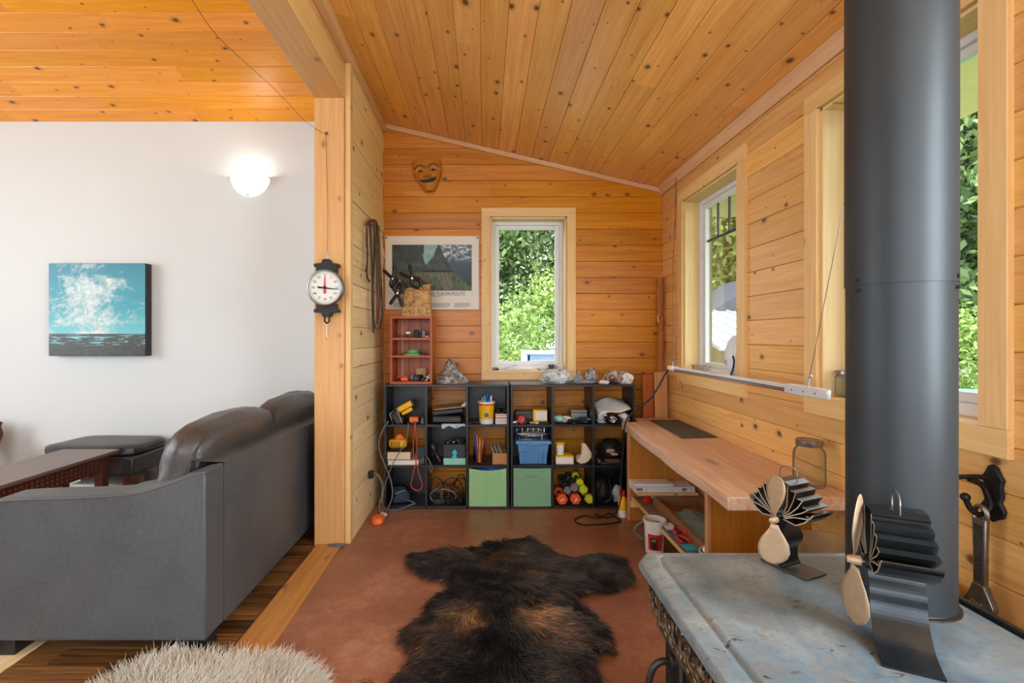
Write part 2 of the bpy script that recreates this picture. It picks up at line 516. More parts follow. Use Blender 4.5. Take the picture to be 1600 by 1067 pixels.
def rock(name, c1, c2, c3, scale=22, rough=0.8):
    k = N(name); co = k.coord()
    a = k.noise(co, scale, 5, 0.7, 0.6); b = k.noise(co, scale * 3.1, 3, 0.6)
    m = k.math('ADD', k.math('MULTIPLY', a, 0.65), k.math('MULTIPLY', b, 0.35))
    k.set(k.ramp(m, [(0.38, c1), (0.48, c2), (0.6, c3)]), rough)
    k.bump(m, 0.9, 0.02)
rock('rock_dark', srgb(38, 38, 42), srgb(120, 116, 114), srgb(206, 200, 196), 26)
rock('rock_pale', srgb(64, 72, 74), srgb(176, 186, 186), srgb(224, 230, 230), 20)
rock('rock_brown', srgb(44, 30, 24), srgb(122, 92, 74), srgb(206, 192, 178), 24)
rock('rock_white', srgb(110, 96, 88), srgb(222, 216, 208), srgb(240, 238, 234), 40)
rock('slate', srgb(92, 98, 102), srgb(128, 134, 138), srgb(154, 160, 162), 30)
rock('bark_basket', srgb(112, 76, 42), srgb(190, 146, 92), srgb(222, 184, 130), 30, 0.7)

def glass(name, tint=(1, 1, 1, 1), refl=1.0, rough=0.02):
    """thin pane: transparent body, mirror-like reflection by angle"""
    k = N(name); k.t.nodes.remove(k.bsdf)
    out = k.t.nodes['Material Output']
    tr = k.n('BsdfTransparent'); tr.inputs[0].default_value = tint
    gl = k.n('BsdfGlossy'); gl.inputs['Roughness'].default_value = rough
    lw = k.n('LayerWeight'); lw.inputs[0].default_value = 0.12
    mx = k.n('MixShader'); k.l(k.math('MULTIPLY', lw.outputs['Fresnel'], refl, True), mx.inputs[0])
    k.l(tr.outputs[0], mx.inputs[1]); k.l(gl.outputs[0], mx.inputs[2]); k.l(mx.outputs[0], out.inputs[0])
glass('window_glass', (0.97, 0.985, 0.98, 1), 0.5)
glass('jar_glass', (0.91, 0.93, 0.93, 1), 0.7, 0.06)
glass('clear_plastic', (0.80, 0.80, 0.82, 1), 0.9, 0.15)

def lampglass():
    k = N('frosted_glass'); co = k.coord()
    k.set((0.9, 0.9, 0.9, 1), 0.4)
    k.bsdf.inputs['Emission Color'].default_value = (1, 0.98, 0.95, 1)
    k.bsdf.inputs['Emission Strength'].default_value = 0.4
    k.bsdf.inputs['Transmission Weight'].default_value = 0.3
    k.bump(k.noise(co, 12, 3), 0.05, 0.01)
lampglass()

def painting():
    k = N('painted_sky'); co = k.coord('Generated')
    sp = k.n('SeparateXYZ'); k.l(co, sp.inputs[0]); z = sp.outputs[2]; x = sp.outputs[0]
    v = k.mapping(co, (1.0, 0.2, 1.15))
    n1 = k.noise(v, 3.2, 9, 0.62, 0.9); n2 = k.noise(v, 13, 6, 0.7, 1.0); n3 = k.noise(v, 60, 2)
    sky = k.ramp(z, [(0.22, srgb(96, 190, 194)), (0.5, srgb(40, 152, 168)), (1.0, srgb(22, 124, 146))])
    sky = k.mix(k.math('MULTIPLY', k.ramp(n2, [(0.55, 0.0), (0.68, 1.0)]), 0.35), sky, srgb(14, 88, 108))
    # a plume of cloud that spreads from the horizon's middle
    dx = k.math('ABSOLUTE', k.math('SUBTRACT', x, 0.44))
    mid = k.math('SUBTRACT', 0.20, k.math('MULTIPLY', dx, 0.34))
    low = k.math('SUBTRACT', 0.12, k.math('MULTIPLY', k.math('ABSOLUTE', k.math('SUBTRACT', z, 0.42)), 0.22))
    m = k.math('ADD', k.math('ADD', k.math('MULTIPLY', n1, 0.75), k.math('MULTIPLY', n2, 0.3)), k.math('ADD', mid, low))
    cl = k.ramp(m, [(0.66, 0.0), (0.78, 0.75), (0.9, 1.0)])
    cloud = k.ramp(n2, [(0.35, srgb(156, 184, 180)), (0.6, srgb(222, 226, 220))])
    sky = k.mix(cl, sky, cloud)
    wv = k.mapping(co, (2.2, 1, 26))
    w = k.noise(wv, 2.4, 4, 0.6, 0.5)
    land = k.ramp(k.noise(v, 22, 5), [(0.35, srgb(22, 27, 14)), (0.6, srgb(46, 46, 20)), (0.75, srgb(92, 48, 26))])
    band = k.math('MULTIPLY', k.ramp(w, [(0.54, 0.0), (0.6, 1.0)]), k.ramp(z, [(0.10, 0.0), (0.13, 1.0), (0.21, 1.0), (0.24, 0.2)]))
    land = k.mix(band, land, srgb(128, 206, 208))
    col = k.mix(k.math('GREATER_THAN', z, 0.238), land, sky)
    k.set(col, 0.4)
    k.bump(n3, 0.2, 0.003)
painting()

def poster_picture():
    k = N('poster_hillside'); co = k.coord('Generated')
    v = k.mapping(co, (1.5, 0.2, 1.0))
    a = k.noise(v, 5, 7, 0.65, 0.6); b = k.noise(k.mapping(co, (20, 1, 3)), 2.0, 4, 0.6, 0.3)
    sp = k.n('SeparateXYZ'); k.l(co, sp.inputs[0]); z = sp.outputs[2]; x = sp.outputs[0]
    c = k.ramp(a, [(0.3, srgb(24, 30, 28)), (0.5, srgb(48, 58, 46)), (0.7, srgb(78, 92, 74))])
    low = k.ramp(b, [(0.35, srgb(26, 40, 28)), (0.65, srgb(92, 112, 78))])
    k.set(k.mix(k.ramp(z, [(0.36, 1.0), (0.42, 0.0)]), c, low), 0.5)
    k = N('poster_mountain'); co = k.coord('Generated')
    sp = k.n('SeparateXYZ'); k.l(co, sp.inputs[0]); z = sp.outputs[2]
    a = k.noise(k.mapping(co, (3, 1, 6), rot=(0, 0.5, 0)), 2.2, 6, 0.7, 0.6)
    base = k.ramp(z, [(0.1, srgb(28, 46, 52)), (0.55, srgb(54, 82, 100)), (1.0, srgb(84, 112, 128))])
    snow = k.math('MULTIPLY', k.ramp(a, [(0.5, 0.0), (0.57, 1.0)]), k.ramp(z, [(0.58, 0.0), (0.8, 1.0)]))
    k.set(k.mix(snow, base, srgb(224, 228, 228)), 0.5)
    k = N('poster_steam'); co = k.coord('Generated')
    k.set(k.ramp(k.noise(co, 4, 4), [(0.3, srgb(110, 150, 150)), (0.7, srgb(160, 190, 188))]), 0.5)
poster_picture()

def attr_mat(name, stops, rough=0.6, trans=0.0, spec=0.3):
    k = N(name)
    a = k.n('Attribute'); a.attribute_name = 'tone'
    col = k.ramp(a.outputs['Fac'], stops)
    k.set(col, rough, 0, spec)
    if trans:
        out = k.t.nodes['Material Output']
        t = k.n('BsdfTranslucent'); k.l(col, t.inputs[0])
        mx = k.n('MixShader'); mx.inputs[0].default_value = trans
        k.l(k.bsdf.outputs[0], mx.inputs[1]); k.l(t.outputs[0], mx.inputs[2]); k.l(mx.outputs[0], out.inputs[0])
attr_mat('bear_fur', [(0.0, srgb(28, 26, 30)), (0.3, srgb(74, 64, 62)), (0.65, srgb(134, 100, 70)), (1.0, srgb(206, 168, 122))], 0.38, 0.0, 0.6)  # dark stops lifted to paint in sheen; the browns are the fur's own
attr_mat('sheep_wool', [(0.0, srgb(206, 194, 172)), (1.0, srgb(248, 244, 234))], 0.7, 0.25)
attr_mat('leaves_bright', [(0.0, srgb(88, 112, 54)), (0.5, srgb(146, 168, 88)), (1.0, srgb(204, 214, 132))], 0.6, 0.35)
attr_mat('leaves_dark', [(0.0, srgb(52, 70, 42)), (0.5, srgb(104, 126, 74)), (1.0, srgb(172, 188, 122))], 0.6, 0.3)
CYC = tuple(Matrix(((0, 0, 1), (1, 0, 0), (0, 1, 0))).to_euler())
wood('panel_front', srgb(206, 140, 70), srgb(176, 106, 44), 0.45, 0.2, var=0.05, rot=CYC)

# ------------------------------------------------------------------ the setting
YB = 3.95      # back wall
XR = 1.445     # right wall
XL = -0.82     # planked side of the partition
def ceil_z(x): return 2.996 - 0.234 * (x - XL)

PL_CACHE = {}
def plank(parent, o, u, n, length, w, th=0.018, mat='pine_amber', name='plank', ch=0.0035, gap=0.0012):
    u = Vector(u).normalized(); n = Vector(n).normalized(); v = n.cross(u)
    key = (round(length, 3), round(w, 4), th, mat, ch)
    me = PL_CACHE.get(key)
    if me is None:
        L = length
        a, b = gap / 2, w - gap / 2
        prof = [(a, -th), (a, -ch), (a + ch, 0), (b - ch, 0), (b, -ch), (b, -th)]
        vs_ = [(gap / 2, y, z) for y, z in prof] + [(L - gap / 2, y, z) for y, z in prof]
        fs = [[0, 1, 2, 3, 4, 5], [11, 10, 9, 8, 7, 6]] + [[i, i + 6, (i + 1) % 6 + 6, (i + 1) % 6] for i in range(6)]
        me = bpy.data.meshes.new(name)
        me.from_pydata(vs_, [], fs); me.update()
        me.materials.append(M_(mat))
        PL_CACHE[key] = me
    ob = bpy.data.objects.new(name, me)
    COL.objects.link(ob)
    ob.parent = parent
    ob.matrix_basis = frame(u, v, n, Vector(o))
    return ob

W = 0.131
Z0 = 0.96
rows = [Z0 + k * W for k in range(-8, 17)]

# back wall of the nook, with the window opening
BX0, BX1, BZ0, BZ1 = 0.047, 0.667, 0.986, 2.237
g = G()
for a, b in (((XL - 0.2, YB + 0.018, 0), (BX0, YB + 0.22, 3.2)), ((BX1, YB + 0.018, 0), (XR + 0.2, YB + 0.22, 3.2)),
             ((BX0, YB + 0.018, 0), (BX1, YB + 0.22, BZ0)), ((BX0, YB + 0.018, BZ1), (BX1, YB + 0.22, 3.2))):
    g.box(a, b)
wall_back = struct('wall_back', g, 'house_wrap')
def cut(lo, hi, h0, h1):
    return [(lo, h0), (h1, hi)] if h0 > lo and h1 < hi else [(lo, hi)]
for z in rows:
    if z + W < 0.01 or z > 3.0: continue
    x1 = XR if z < ceil_z(XR) else XL + (2.996 - z) / 0.234
    segs = [(XL, x1)]
    if z + W > BZ0 and z < BZ1 - 0.01 and z > BZ0 - 0.06: segs = cut(XL, x1, BX0, BX1)
    elif x1 > 1.3 and random.random() < 0.35:
        j = random.uniform(-0.2, 0.9); segs = [(XL, j), (j, x1)]
    zb = max(z, 0.0); wz = W if z >= 0 else W + z
    for a, b in segs:
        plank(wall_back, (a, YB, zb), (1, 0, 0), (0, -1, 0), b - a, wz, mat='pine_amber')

# white wall of the living room and its further sides
wall_white = struct('wall_living', G().box((-5.5, YB, 0), (-1.02, YB + 0.2, 3.4)), 'white_paint')
struct('wall_left', G().box((-5.6, -3.6, 0), (-5.5, 0.0, 4.6)).box((-5.6, 2.6, 0), (-5.5, YB, 4.6)).box((-5.6, 0.0, 0), (-5.5, 2.6, 0.9)).box((-5.6, 0.0, 2.7), (-5.5, 2.6, 4.6)), 'white_paint')
struct('wall_rear', G().box((-5.6, -3.6, 0), (XR + 0.2, -3.5, 0.6)).box((-5.6, -3.6, 2.9), (XR + 0.2, -3.5, 4.6)).box((-5.6, -3.6, 0.6), (-3.6, -3.5, 2.9)).box((1.2, -3.6, 0.6), (XR + 0.2, -3.5, 2.9)), 'white_paint')

# right wall with two windows in view and a third beside the camera
OZ0, OZ1 = 1.01, 2.245
OPEN = [(2.756, 3.516), (1.408, 2.09), (-0.6, 0.6)]
g = G()
g.box((XR + 0.018, -3.5, 0), (XR + 0.2, YB, OZ0)).box((XR + 0.018, -3.5, OZ1), (XR + 0.2, YB, 2.6))
ys = [-3.5, -0.6, 0.6, 1.408, 2.09, 2.756, 3.516, YB]
for a, b in ((-3.5, -0.6), (0.6, 1.408), (2.09, 2.756), (3.516, YB)):
    g.box((XR + 0.018, a, OZ0), (XR + 0.2, b, OZ1))
wall_right = struct('wall_right', g, 'house_wrap')
for z in rows:
    if z + W < 0.01 or z > 2.5: continue
    zb = max(z, 0.0); wz = W if z >= 0 else W + z
    if z > OZ0 - 0.06 and z < OZ1 - 0.01:
        segs = [(YB, 3.516), (2.756, 2.09), (1.408, 0.6), (-0.6, -1.5)]
    else:
        j = random.uniform(1.5, 3.0); segs = [(YB, j), (j, -1.5)]
        if random.random() < 0.4: segs = [(YB, -1.5)]
    for a, b in segs:
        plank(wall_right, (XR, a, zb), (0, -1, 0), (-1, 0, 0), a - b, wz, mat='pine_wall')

# partition stub beyond the post
wall_partition = struct('wall_partition', G().box((-1.02, 3.12, 0), (XL - 0.018, YB, 2.99)).box((-1.03, -3.5, 2.99), (XL - 0.03, YB, 4.6)), 'white_paint')
zz = 0.0
k = 0
while zz < 2.96:
    w = random.choice((0.118, 0.131, 0.131, 0.138))
    w = min(w, 2.985 - zz)
    ob = plank(wall_partition, (XL + random.uniform(-0.003, 0.003), 3.0, zz), (0, 1, 0), (1, 0, 0), YB - 3.0, w, mat='pine_pale', ch=0.003, gap=0.003)
    zz += w

# ceilings
sl = math.atan(0.234)
nC = Vector((-math.sin(sl), 0, -math.cos(sl)))
vC = Vector((math.cos(sl), 0, -math.sin(sl)))
o0 = Vector((XL, 0, 2.996))
LC = (XR - XL) / math.cos(sl)
up = -nC
g = G()
pts = [o0 + up * 0.03, o0 + vC * (LC + 0.25) + up * 0.03]
g.prism([(pts[0].x, pts[0].z), (pts[1].x, pts[1].z), (pts[1].x, pts[1].z + 0.2), (pts[0].x, pts[0].z + 0.2)], 3.5, -YB - 0.25, Matrix(((1, 0, 0, 0), (0, 0, -1, 0), (0, 1, 0, 0), (0, 0, 0, 1))))
ceiling = struct('ceiling', g, 'house_wrap')
wc = 0.137
nb = int(LC / wc) + 1
for i in range(nb):
    s0 = i * wc
    w = min(wc, LC - s0)
    if w < 0.02: continue
    p = o0 + vC * s0
    j = random.choice((0.4, 0.9, 1.6, 2.6, -1.0))
    for a, b in ((-3.4, j), (j, YB)):
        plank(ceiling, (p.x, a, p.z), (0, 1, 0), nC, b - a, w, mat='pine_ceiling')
# living room ceiling, rising towards the camera
SL = 0.30
al = math.atan(SL)
zl = 3.009
nL = Vector((0, -math.sin(al), -math.cos(al))); vL = Vector((0, -math.cos(al), math.sin(al)))
g = G()
e = Vector((0, YB, zl)) + vL * 4.2
g.prism([(YB + 0.2, zl - 0.06 + 0.03), (e.y, e.z + 0.03), (-3.6, e.z + 0.03), (-3.6, e.z + 0.2), (e.y, e.z + 0.2), (YB + 0.2, zl + 0.15)], -5.6, -1.03, Matrix(((0, 0, 1, 0), (1, 0, 0, 0), (0, 1, 0, 0), (0, 0, 0, 1))))
ceiling_l = struct('ceiling_living', g, 'pine_ceiling')
wood('pine_orange', srgb(246, 170, 72), srgb(228, 136, 44), 0.36, 0.9)
for i in range(14):
    p = Vector((0, YB, zl)) + vL * (i * wc)
    js = [-5.4, random.uniform(-4.2, -3.2), random.uniform(-2.6, -1.5), -1.03]
    if i % 3 == 1: js = [-5.4, random.uniform(-3.6, -2.4), -1.03]
    for a, b in zip(js, js[1:]):
        plank(ceiling_l, (a, p.y, p.z), (1, 0, 0), nL, b - a, wc, mat='pine_orange')

# floors
struct('floor', G().box((-0.95, -3.5, -0.1), (XR + 0.2, YB + 0.2, 0)), 'red_concrete')
floor_l = struct('floor_living', G().box((-5.5, -3.5, -0.1), (-0.95, YB + 0.2, -0.006)), 'floor_walnut')
y = 0.9
while y < YB - 0.02:
    w = random.choice((0.075, 0.1, 0.125))
    w = min(w, YB - y)
    j = random.uniform(-1.75, -1.25)
    for a, b in ((-1.82, j), (j, -1.015)) if y < 3.2 else ((-1.82, -1.015),):
        plank(floor_l, (a, y, 0.0), (1, 0, 0), (0, 0, 1), b - a, w, 0.012, 'floor_walnut', ch=0.0012)
    y += w
tag(plank(floor_l, (-1.82, 0.5, 0.001), (0, 1, 0), (0, 0, 1), 3.4, 0.13, 0.012, 'pine_pale'))
struct('trim_1', G().box((-1.015, -3.4, -0.01), (-0.865, 2.94, 0.012)), 'threshold_oak', 0.004)
# casing board beside the post and the crown trims
def trim(n, o, u, nn, L, w, th, mat='pine_trim'):
    b = plank(None, o, u, nn, L, w, th, mat, 'trim_%d' % n, 0.004)
    return tag(b, kind='structure')
# post and beam (local x runs along the grain)
def timber(name, o, u, v, L, a, b, mat, label=None):
    u = Vector(u); v = Vector(v); n = u.cross(v)
    ob = G().box((0, 0, 0), (L, a, b)).build(name, mat, None, 0.006, 0)
    ob.matrix_basis = frame(u, v, n, Vector(o))
    return tag(ob, kind='structure')
timber('trim_2', (-1.03, 2.94, 0), (0, 0, 1), (1, 0, 0), 2.712, 0.18, 0.18, 'post_fir')
timber('trim_3', (-0.85, 2.962, 0), (0, 0, 1), (1, 0, 0), 2.95, 0.034, 0.06, 'pine_trim')
timber('trim_4', (-1.03, 3.12, 2.712), (0, -1, 0), (1, 0, 0), 6.5, 0.18, 0.28, 'post_fir')
trim(5, (-0.846, -3.4, 2.715), (0, 1, 0), (1, 0, 0), 6.4, 0.17, 0.012, 'pine_trim')
timber('trim_6', (-0.85, -3.4, 2.93), (0, 1, 0), (1, 0, 0), 7.34, 0.052, -0.062, 'crown_wood')
# crown along the back wall follows the slope
trim(7, (XL, YB - 0.022, 2.996 - 0.042), (math.cos(sl), 0, -math.sin(sl)), (0, -1, 0), LC, 0.04, 0.02, 'crown_wood')
tm = G().prism([(0, 0), (0, -0.055), (-0.014, -0.055), (-0.05, 0.006)], 0, 6.0)
ob = tag(tm.build('trim_8', 'crown_long', None, 0.002, 0), kind='structure')
ob.matrix_basis = frame(Vector((1, 0, 0)), Vector((0, 0, 1)), Vector((0, -1, 0)), Vector((XR, YB, 2.468)))

# ------------------------------------------------------------------ windows
def build_window(n, M, w, h, depth, casing, grid=False, handle=True, bottom=True):
    """local x across the opening, y up, z towards the room; origin at the lower left corner of the opening on the wall face"""
    root = bpy.data.objects.new('window_%d' % n, None); COL.objects.link(root)
    root.matrix_basis = M; root['kind'] = 'structure'
    def pt(nm, gg, mat, par=root, bev=0.002):
        return gg.build(nm, mat, par, bev, 0, local=True)
    # wooden liners of the reveal
    pt('jamb', G().box((0.0, 0, -depth), (0.014, h, 0.001)), 'reveal_wood')
    pt('jamb', G().box((w - 0.014, 0, -depth), (w, h, 0.001)), 'reveal_wood')
    pt('jamb', G().box((0.0, h - 0.014, -depth), (w, h, 0.001)), 'reveal_wood')
    pt('sill', G().box((0.0, -0.012, -depth), (w, 0.002, 0.004)), 'reveal_wood')
    c = casing
    t0, t1 = 0.0, 0.02
    def board(o, u, L, ww):
        b = plank(root, o, u, (0, 0, 1), L, ww, 0.02, 'pine_trim', 'casing', 0.002)
        return b
    board((-c, h, t1), (1, 0, 0), w + 2 * c, c)
    board((-c, -c, t1), (1, 0, 0), w + 2 * c, c)
    board((0.0, 0.0, t1), (0, 1, 0), h, c)
    board((w + c, 0.0, t1), (0, 1, 0), h, c)
    # vinyl frame and sash
    z = -depth + 0.03
    fr = G(); f = 0.042
    x_in = 0.013
    for a, b in (((x_in, x_in), (f, h - x_in)), ((w - f, x_in), (w - x_in, h - x_in)), ((f, 0.001), (w - f, f)), ((f, h - f), (w - f, h - x_in))):
        fr.box((a[0], a[1], z - 0.03), (b[0], b[1], z + 0.02))
    pt('frame', fr, 'vinyl_white', bev=0.004)
    s = G(); q = f + 0.034
    for a, b in (((f, f), (q, h - f)), ((w - q, f), (w - f, h - f)), ((q, f), (w - q, q)), ((q, h - q), (w - q, h - f))):
        s.box((a[0], a[1], z - 0.025), (b[0], b[1], z + 0.004))
    sash = pt('sash', s, 'vinyl_white', bev=0.004)
    pane = G().box((q, q, z - 0.016), (w - q, h - q, z - 0.013))
    pt('pane', pane, 'window_glass', bev=0)
    if grid:
        gg = G()
        yb = h - q - 0.23
        gg.box((q, yb - 0.008, z - 0.019), (w - q, yb + 0.008, z - 0.010))
        for fx in grid:
            xx = q + (w - 2 * q) * fx
            gg.box((xx - 0.007, yb, z - 0.019), (xx + 0.007, h - q, z - 0.010))
        pt('grille', gg, 'dark_steel', bev=0)
    if handle:
        hh = G().tube([(w - f * 0.5, 0.30, z + 0.02), (w - f * 0.5, 0.29, z + 0.04), (w - f * 0.45, 0.24, z + 0.045), (w - f * 0.5, 0.20, z + 0.03)], 0.006, 8)
        pt('handle', hh, 'vinyl_white', bev=0)
    return root
wood('reveal_wood', srgb(240, 210, 158), srgb(222, 184, 126), 0.5, 0.4, var=0.04, rot=(0, 0, PI / 2))
build_window(1, frame(Vector((1, 0, 0)), Vector((0, 0, 1)), Vector((0, -1, 0)), Vector((BX0, YB, BZ0))), BX1 - BX0, BZ1 - BZ0, 0.16, 0.072)
for n, (a, b) in ((2, OPEN[0]), (3, OPEN[1]), (4, OPEN[2])):
    build_window(n, frame(Vector((0, -1, 0)), Vector((0, 0, 1)), Vector((-1, 0, 0)), Vector((XR, b, OZ0))), b - a, OZ1 - OZ0, 0.15, 0.082,
                 grid=(0.25, 0.5, 0.75) if n == 2 else False, handle=False)

# ------------------------------------------------------------------ out of doors
tag(G().box((-30, 4.4, -0.5), (60, 60, -0.35)).box((1.9, -30, -0.5), (60, 4.4, -0.35)).build('ground', 'grass_ground', None, 0, 0), kind='structure')
tag(G().box((XR + 0.2, -3.5, 2.36), (XR + 0.95, YB + 0.5, 2.42)).build('roof_eave', 'soffit', None, 0, 0), kind='structure')
tag(G().box((-6.5, -4.2, 4.62), (-0.85, YB + 0.8, 4.75)).build('roof', 'house_wrap', None, 0, 0), kind='structure')

def leaf_mesh(name, centers, size, tone, mat, parent, flat=0.3, label=None):
    n = len(centers)
    a = rng.normal(size=(n, 3)); a /= np.linalg.norm(a, axis=1)[:, None]
    b = rng.normal(size=(n, 3)); b -= a * (a * b).sum(1)[:, None]; b /= np.linalg.norm(b, axis=1)[:, None]
    s = size * rng.uniform(0.6, 1.3, (n, 1))
    v = np.stack([centers - a * s, centers + b * s * 0.45, centers + a * s, centers - b * s * 0.45], 1).reshape(-1, 3)
    me = bpy.data.meshes.new(name)
    me.vertices.add(4 * n); me.vertices.foreach_set('co', v.astype(np.float32).ravel())
    me.loops.add(4 * n); me.loops.foreach_set('vertex_index', np.arange(4 * n, dtype=np.int32))
    me.polygons.add(n); me.polygons.foreach_set('loop_start', np.arange(0, 4 * n, 4, dtype=np.int32))
    me.polygons.foreach_set('loop_total', np.full(n, 4, dtype=np.int32))
    me.update(calc_edges=True)
    at_ = me.attributes.new('tone', 'FLOAT', 'POINT')
    at_.data.foreach_set('value', np.repeat(tone, 4).astype(np.float32))
    me.materials.append(M_(mat))
    o = bpy.data.objects.new(name, me); COL.objects.link(o)
    o.parent = parent
    if parent is not None and parent.parent is None: o.matrix_parent_inverse = parent.matrix_basis.inverted()
    o['kind'] = 'stuff'
    return o

def plant(kind, x, y, h, r, n, leaf, mat, label, group, trunk=True, z0=-0.35, clumps=26):
    root = T(kind, label, 'tree' if trunk else 'bush', (x, y, z0), 0, group)
    lo = 0.25 if trunk else 0.0
    cc = []
    for i in range(clumps):
        t = rng.uniform(lo, 1.0)
        rad = r * (1.05 - 0.75 * max(0, t - 0.35) / 0.65) * math.sqrt(rng.uniform(0.05, 1))
        an = rng.uniform(0, 2 * PI)
        cc.append((x + rad * math.cos(an), y + rad * math.sin(an), z0 + t * h))
    cc = np.array(cc)
    idx = rng.integers(0, clumps, n)
    cs = 0.30 * r + 0.12
    d = rng.normal(size=(n, 3)) * np.array([cs, cs, cs * 0.7])
    c = cc[idx] + d * 0.8
    c[:, 2] = np.maximum(c[:, 2], z0 + 0.03)
    tone = np.clip(rng.normal(0.45, 0.22, n) + rng.uniform(-0.2, 0.2, clumps)[idx], 0, 1)
    leaf_mesh('foliage', c, leaf, tone, mat, root)
    if trunk:
        tg = G(); tg.tube([(x, y, z0), (x + 0.05, y, z0 + h * 0.4), (x - 0.06, y + 0.05, z0 + h * 0.95)], [0.10, 0.07, 0.02], 8)
        for i in range(9):
            q = Vector(cc[i]); b = Vector((x, y, z0 + (q.z - z0) * 0.75))
            tg.tube([b, (b + q) / 2 + Vector((0, 0, 0.12)), q], [0.035, 0.022, 0.008], 5)
        tg.build('trunk', 'bark', root)
    return root
GT = 'trees beyond the house'; GB = 'green bushes behind the back window'
for x, y, h, r in ((0.4, 8.0, 2.1, 0.75), (2.5, 8.4, 2.25, 0.75), (-1.8, 8.6, 2.2, 0.75), (1.4, 10.3, 2.9, 0.85), (3.3, 11.0, 2.9, 0.6), (-0.9, 10.6, 2.8, 0.8)):
    plant('leafy_bush', x, y, h, r, 7000, 0.05, 'leaves_bright', 'bright green leafy bush seen low through the back window', GB, False)
for x, y, h, r in ((0.2, 13.6, 7.0, 1.3), (3.4, 13.4, 7.5, 1.3), (-3.2, 14.2, 7.5, 1.4), (1.8, 17.0, 10.0, 1.7), (-1.6, 18.0, 10.0, 1.7), (5.6, 17.4, 10, 1.7)):
    plant('dense_tree', x, y, h, r, 11000, 0.125, 'leaves_dark', 'tall tree rising above the bushes outside the back window', GT, True, clumps=60)
for x, y, h, r in ((7.4, 14.0, 7.0, 1.4), (9.6, 18.0, 9, 1.7), (12.5, 21.0, 10, 1.8)):
    plant('leafy_tree', x, y, h, r, 11000, 0.125, 'leaves_bright', 'light green tree behind the shed outside the side window', 'trees behind the shed', True, clumps=60)
for x, y, h, r in ((11.0, 11.2, 8.0, 1.5), (14.8, 14.0, 9.5, 1.6), (14.2, 17.8, 10.0, 1.6), (18.5, 18.0, 11.0, 1.8)):
    plant('conifer_tree', x, y, h, r, 11000, 0.125, 'leaves_dark', 'dark tree seen through the window behind the stovepipe', 'trees behind the stovepipe window', True, clumps=60)
for x, y, h, r in ((8.6, 8.4, 1.9, 0.8), (10.8, 8.6, 2.0, 0.8), (9.2, 10.6, 2.0, 0.8)):
    plant('leafy_bush', x, y, h, r, 6000, 0.055, 'leaves_bright', 'low bush below the trees in the stovepipe window', 'bushes in the stovepipe window', False)
# sheds beyond the side window
t = T('garden_shed', 'small shed with a white metal roof outside the side window', 'shed', (4.2, 7.6, -0.35))
G().box((3.55, 7.1, -0.35), (5.6, 8.6, 1.15)).build('wall', 'shed_wall', t, 0, 0)
g = G()
for i in range(11):
    xx = 3.25 + i * 0.24
    M = Matrix.Translation((xx, 7.85, 1.38)) @ Matrix.Rotation(math.radians(16), 4, 'X')
    G.obox(g, (xx + 0.12, 7.85, 1.40), (0.225, 2.3, 0.03), Matrix.Rotation(math.radians(16), 4, 'X'))
    G.obox(g, (xx + 0.01, 7.85, 1.425), (0.03, 2.3, 0.04), Matrix.Rotation(math.radians(16), 4, 'X'))
g.build('roof', 'corrugated', t, 0, 0)
g = G()
for i in range(8): g.box((3.56 + i * 0.25, 7.08, -0.3), (3.58 + i * 0.25, 7.1, 1.1))
g.build('batten', 'shed_wall', t, 0, 0)
t = T('woodshed', 'woodshed with a dark grey roof behind the white metal roof', 'shed', (5.6, 10.2, -0.35))
G().box((4.7, 9.8, -0.35), (6.9, 11.4, 1.75)).build('wall', 'shed_wall', t, 0, 0)
G().prism([(4.4, 1.75), (7.2, 1.75), (5.8, 2.55)], -9.5, -11.7, Matrix(((1, 0, 0, 0), (0, 0, -1, 0), (0, 1, 0, 0), (0, 0, 0, 1)))).build('roof', 'shed_dark', t, 0, 0)
# trailer box and tarp behind the back window
t = T('utility_trailer', 'pale grey trailer box seen at the foot of the back window', 'trailer', (1.1, 6.2, -0.35))
G().box((0.52, 5.9, 0.6), (2.2, 7.0, 0.64)).box((0.52, 5.9, 0.64), (2.2, 5.94, 1.07)).box((0.52, 6.96, 0.64), (2.2, 7.0, 1.07)).box((0.52, 5.9, 0.64), (0.56, 7, 1.07)).build('box', 'trailer_grey', t, 0.01, 0)
g = G().box((0.48, 5.86, 1.05), (2.24, 5.98, 1.09)); g.build('rail', 'white_plastic', t, 0.005, 0)
for xx in (0.9, 1.8):
    G().cyl((xx, 5.92, 0.05), (xx, 6.1, 0.05), 0.4, n=24).build('wheel', 'black_rubber', t)
G().box((0.6, 6.0, 0.3), (2.1, 6.9, 0.6)).build('chassis', 'black_iron', t, 0, 0)
tag(G().blob((0.47, 5.5, 0.62), (0.8, 0.7, 0.72), 4, 0.1, 6).build('tarpaulin', 'tarp_blue', None), 'bright blue tarpaulin bundle beyond the back window', 'tarpaulin')
t = T('tarp_stand', 'low timber pile under the blue tarpaulin outside', 'timber pile', (0.47, 5.5, -0.35))
for i in range(5):
    G().box((0.1 + i * 0.15, 5.15, -0.35), (0.23 + i * 0.15, 5.85, 0.30)).build('log', 'shed_wall', t, 0.02, 0)
t = T('water_tub', 'turquoise plastic tub outside the window behind the stovepipe', 'tub', (4.6, 4.6, -0.35))
G().lathe([(0.0, 0.02), (0.5, 0.0), (0.62, 1.02), (0.66, 1.05), (0.66, 1.0), (0.6, 1.0), (0.5, 0.06), (0, 0.06)], (4.55, 4.5, -0.35), 36).build('tub', 'turquoise', t)
G().tube([(4.55 + 0.655 * math.cos(a * PI / 18), 4.5 + 0.655 * math.sin(a * PI / 18), 0.70) for a in range(36)], 0.025, 8, True).build('rim', 'turquoise', t)
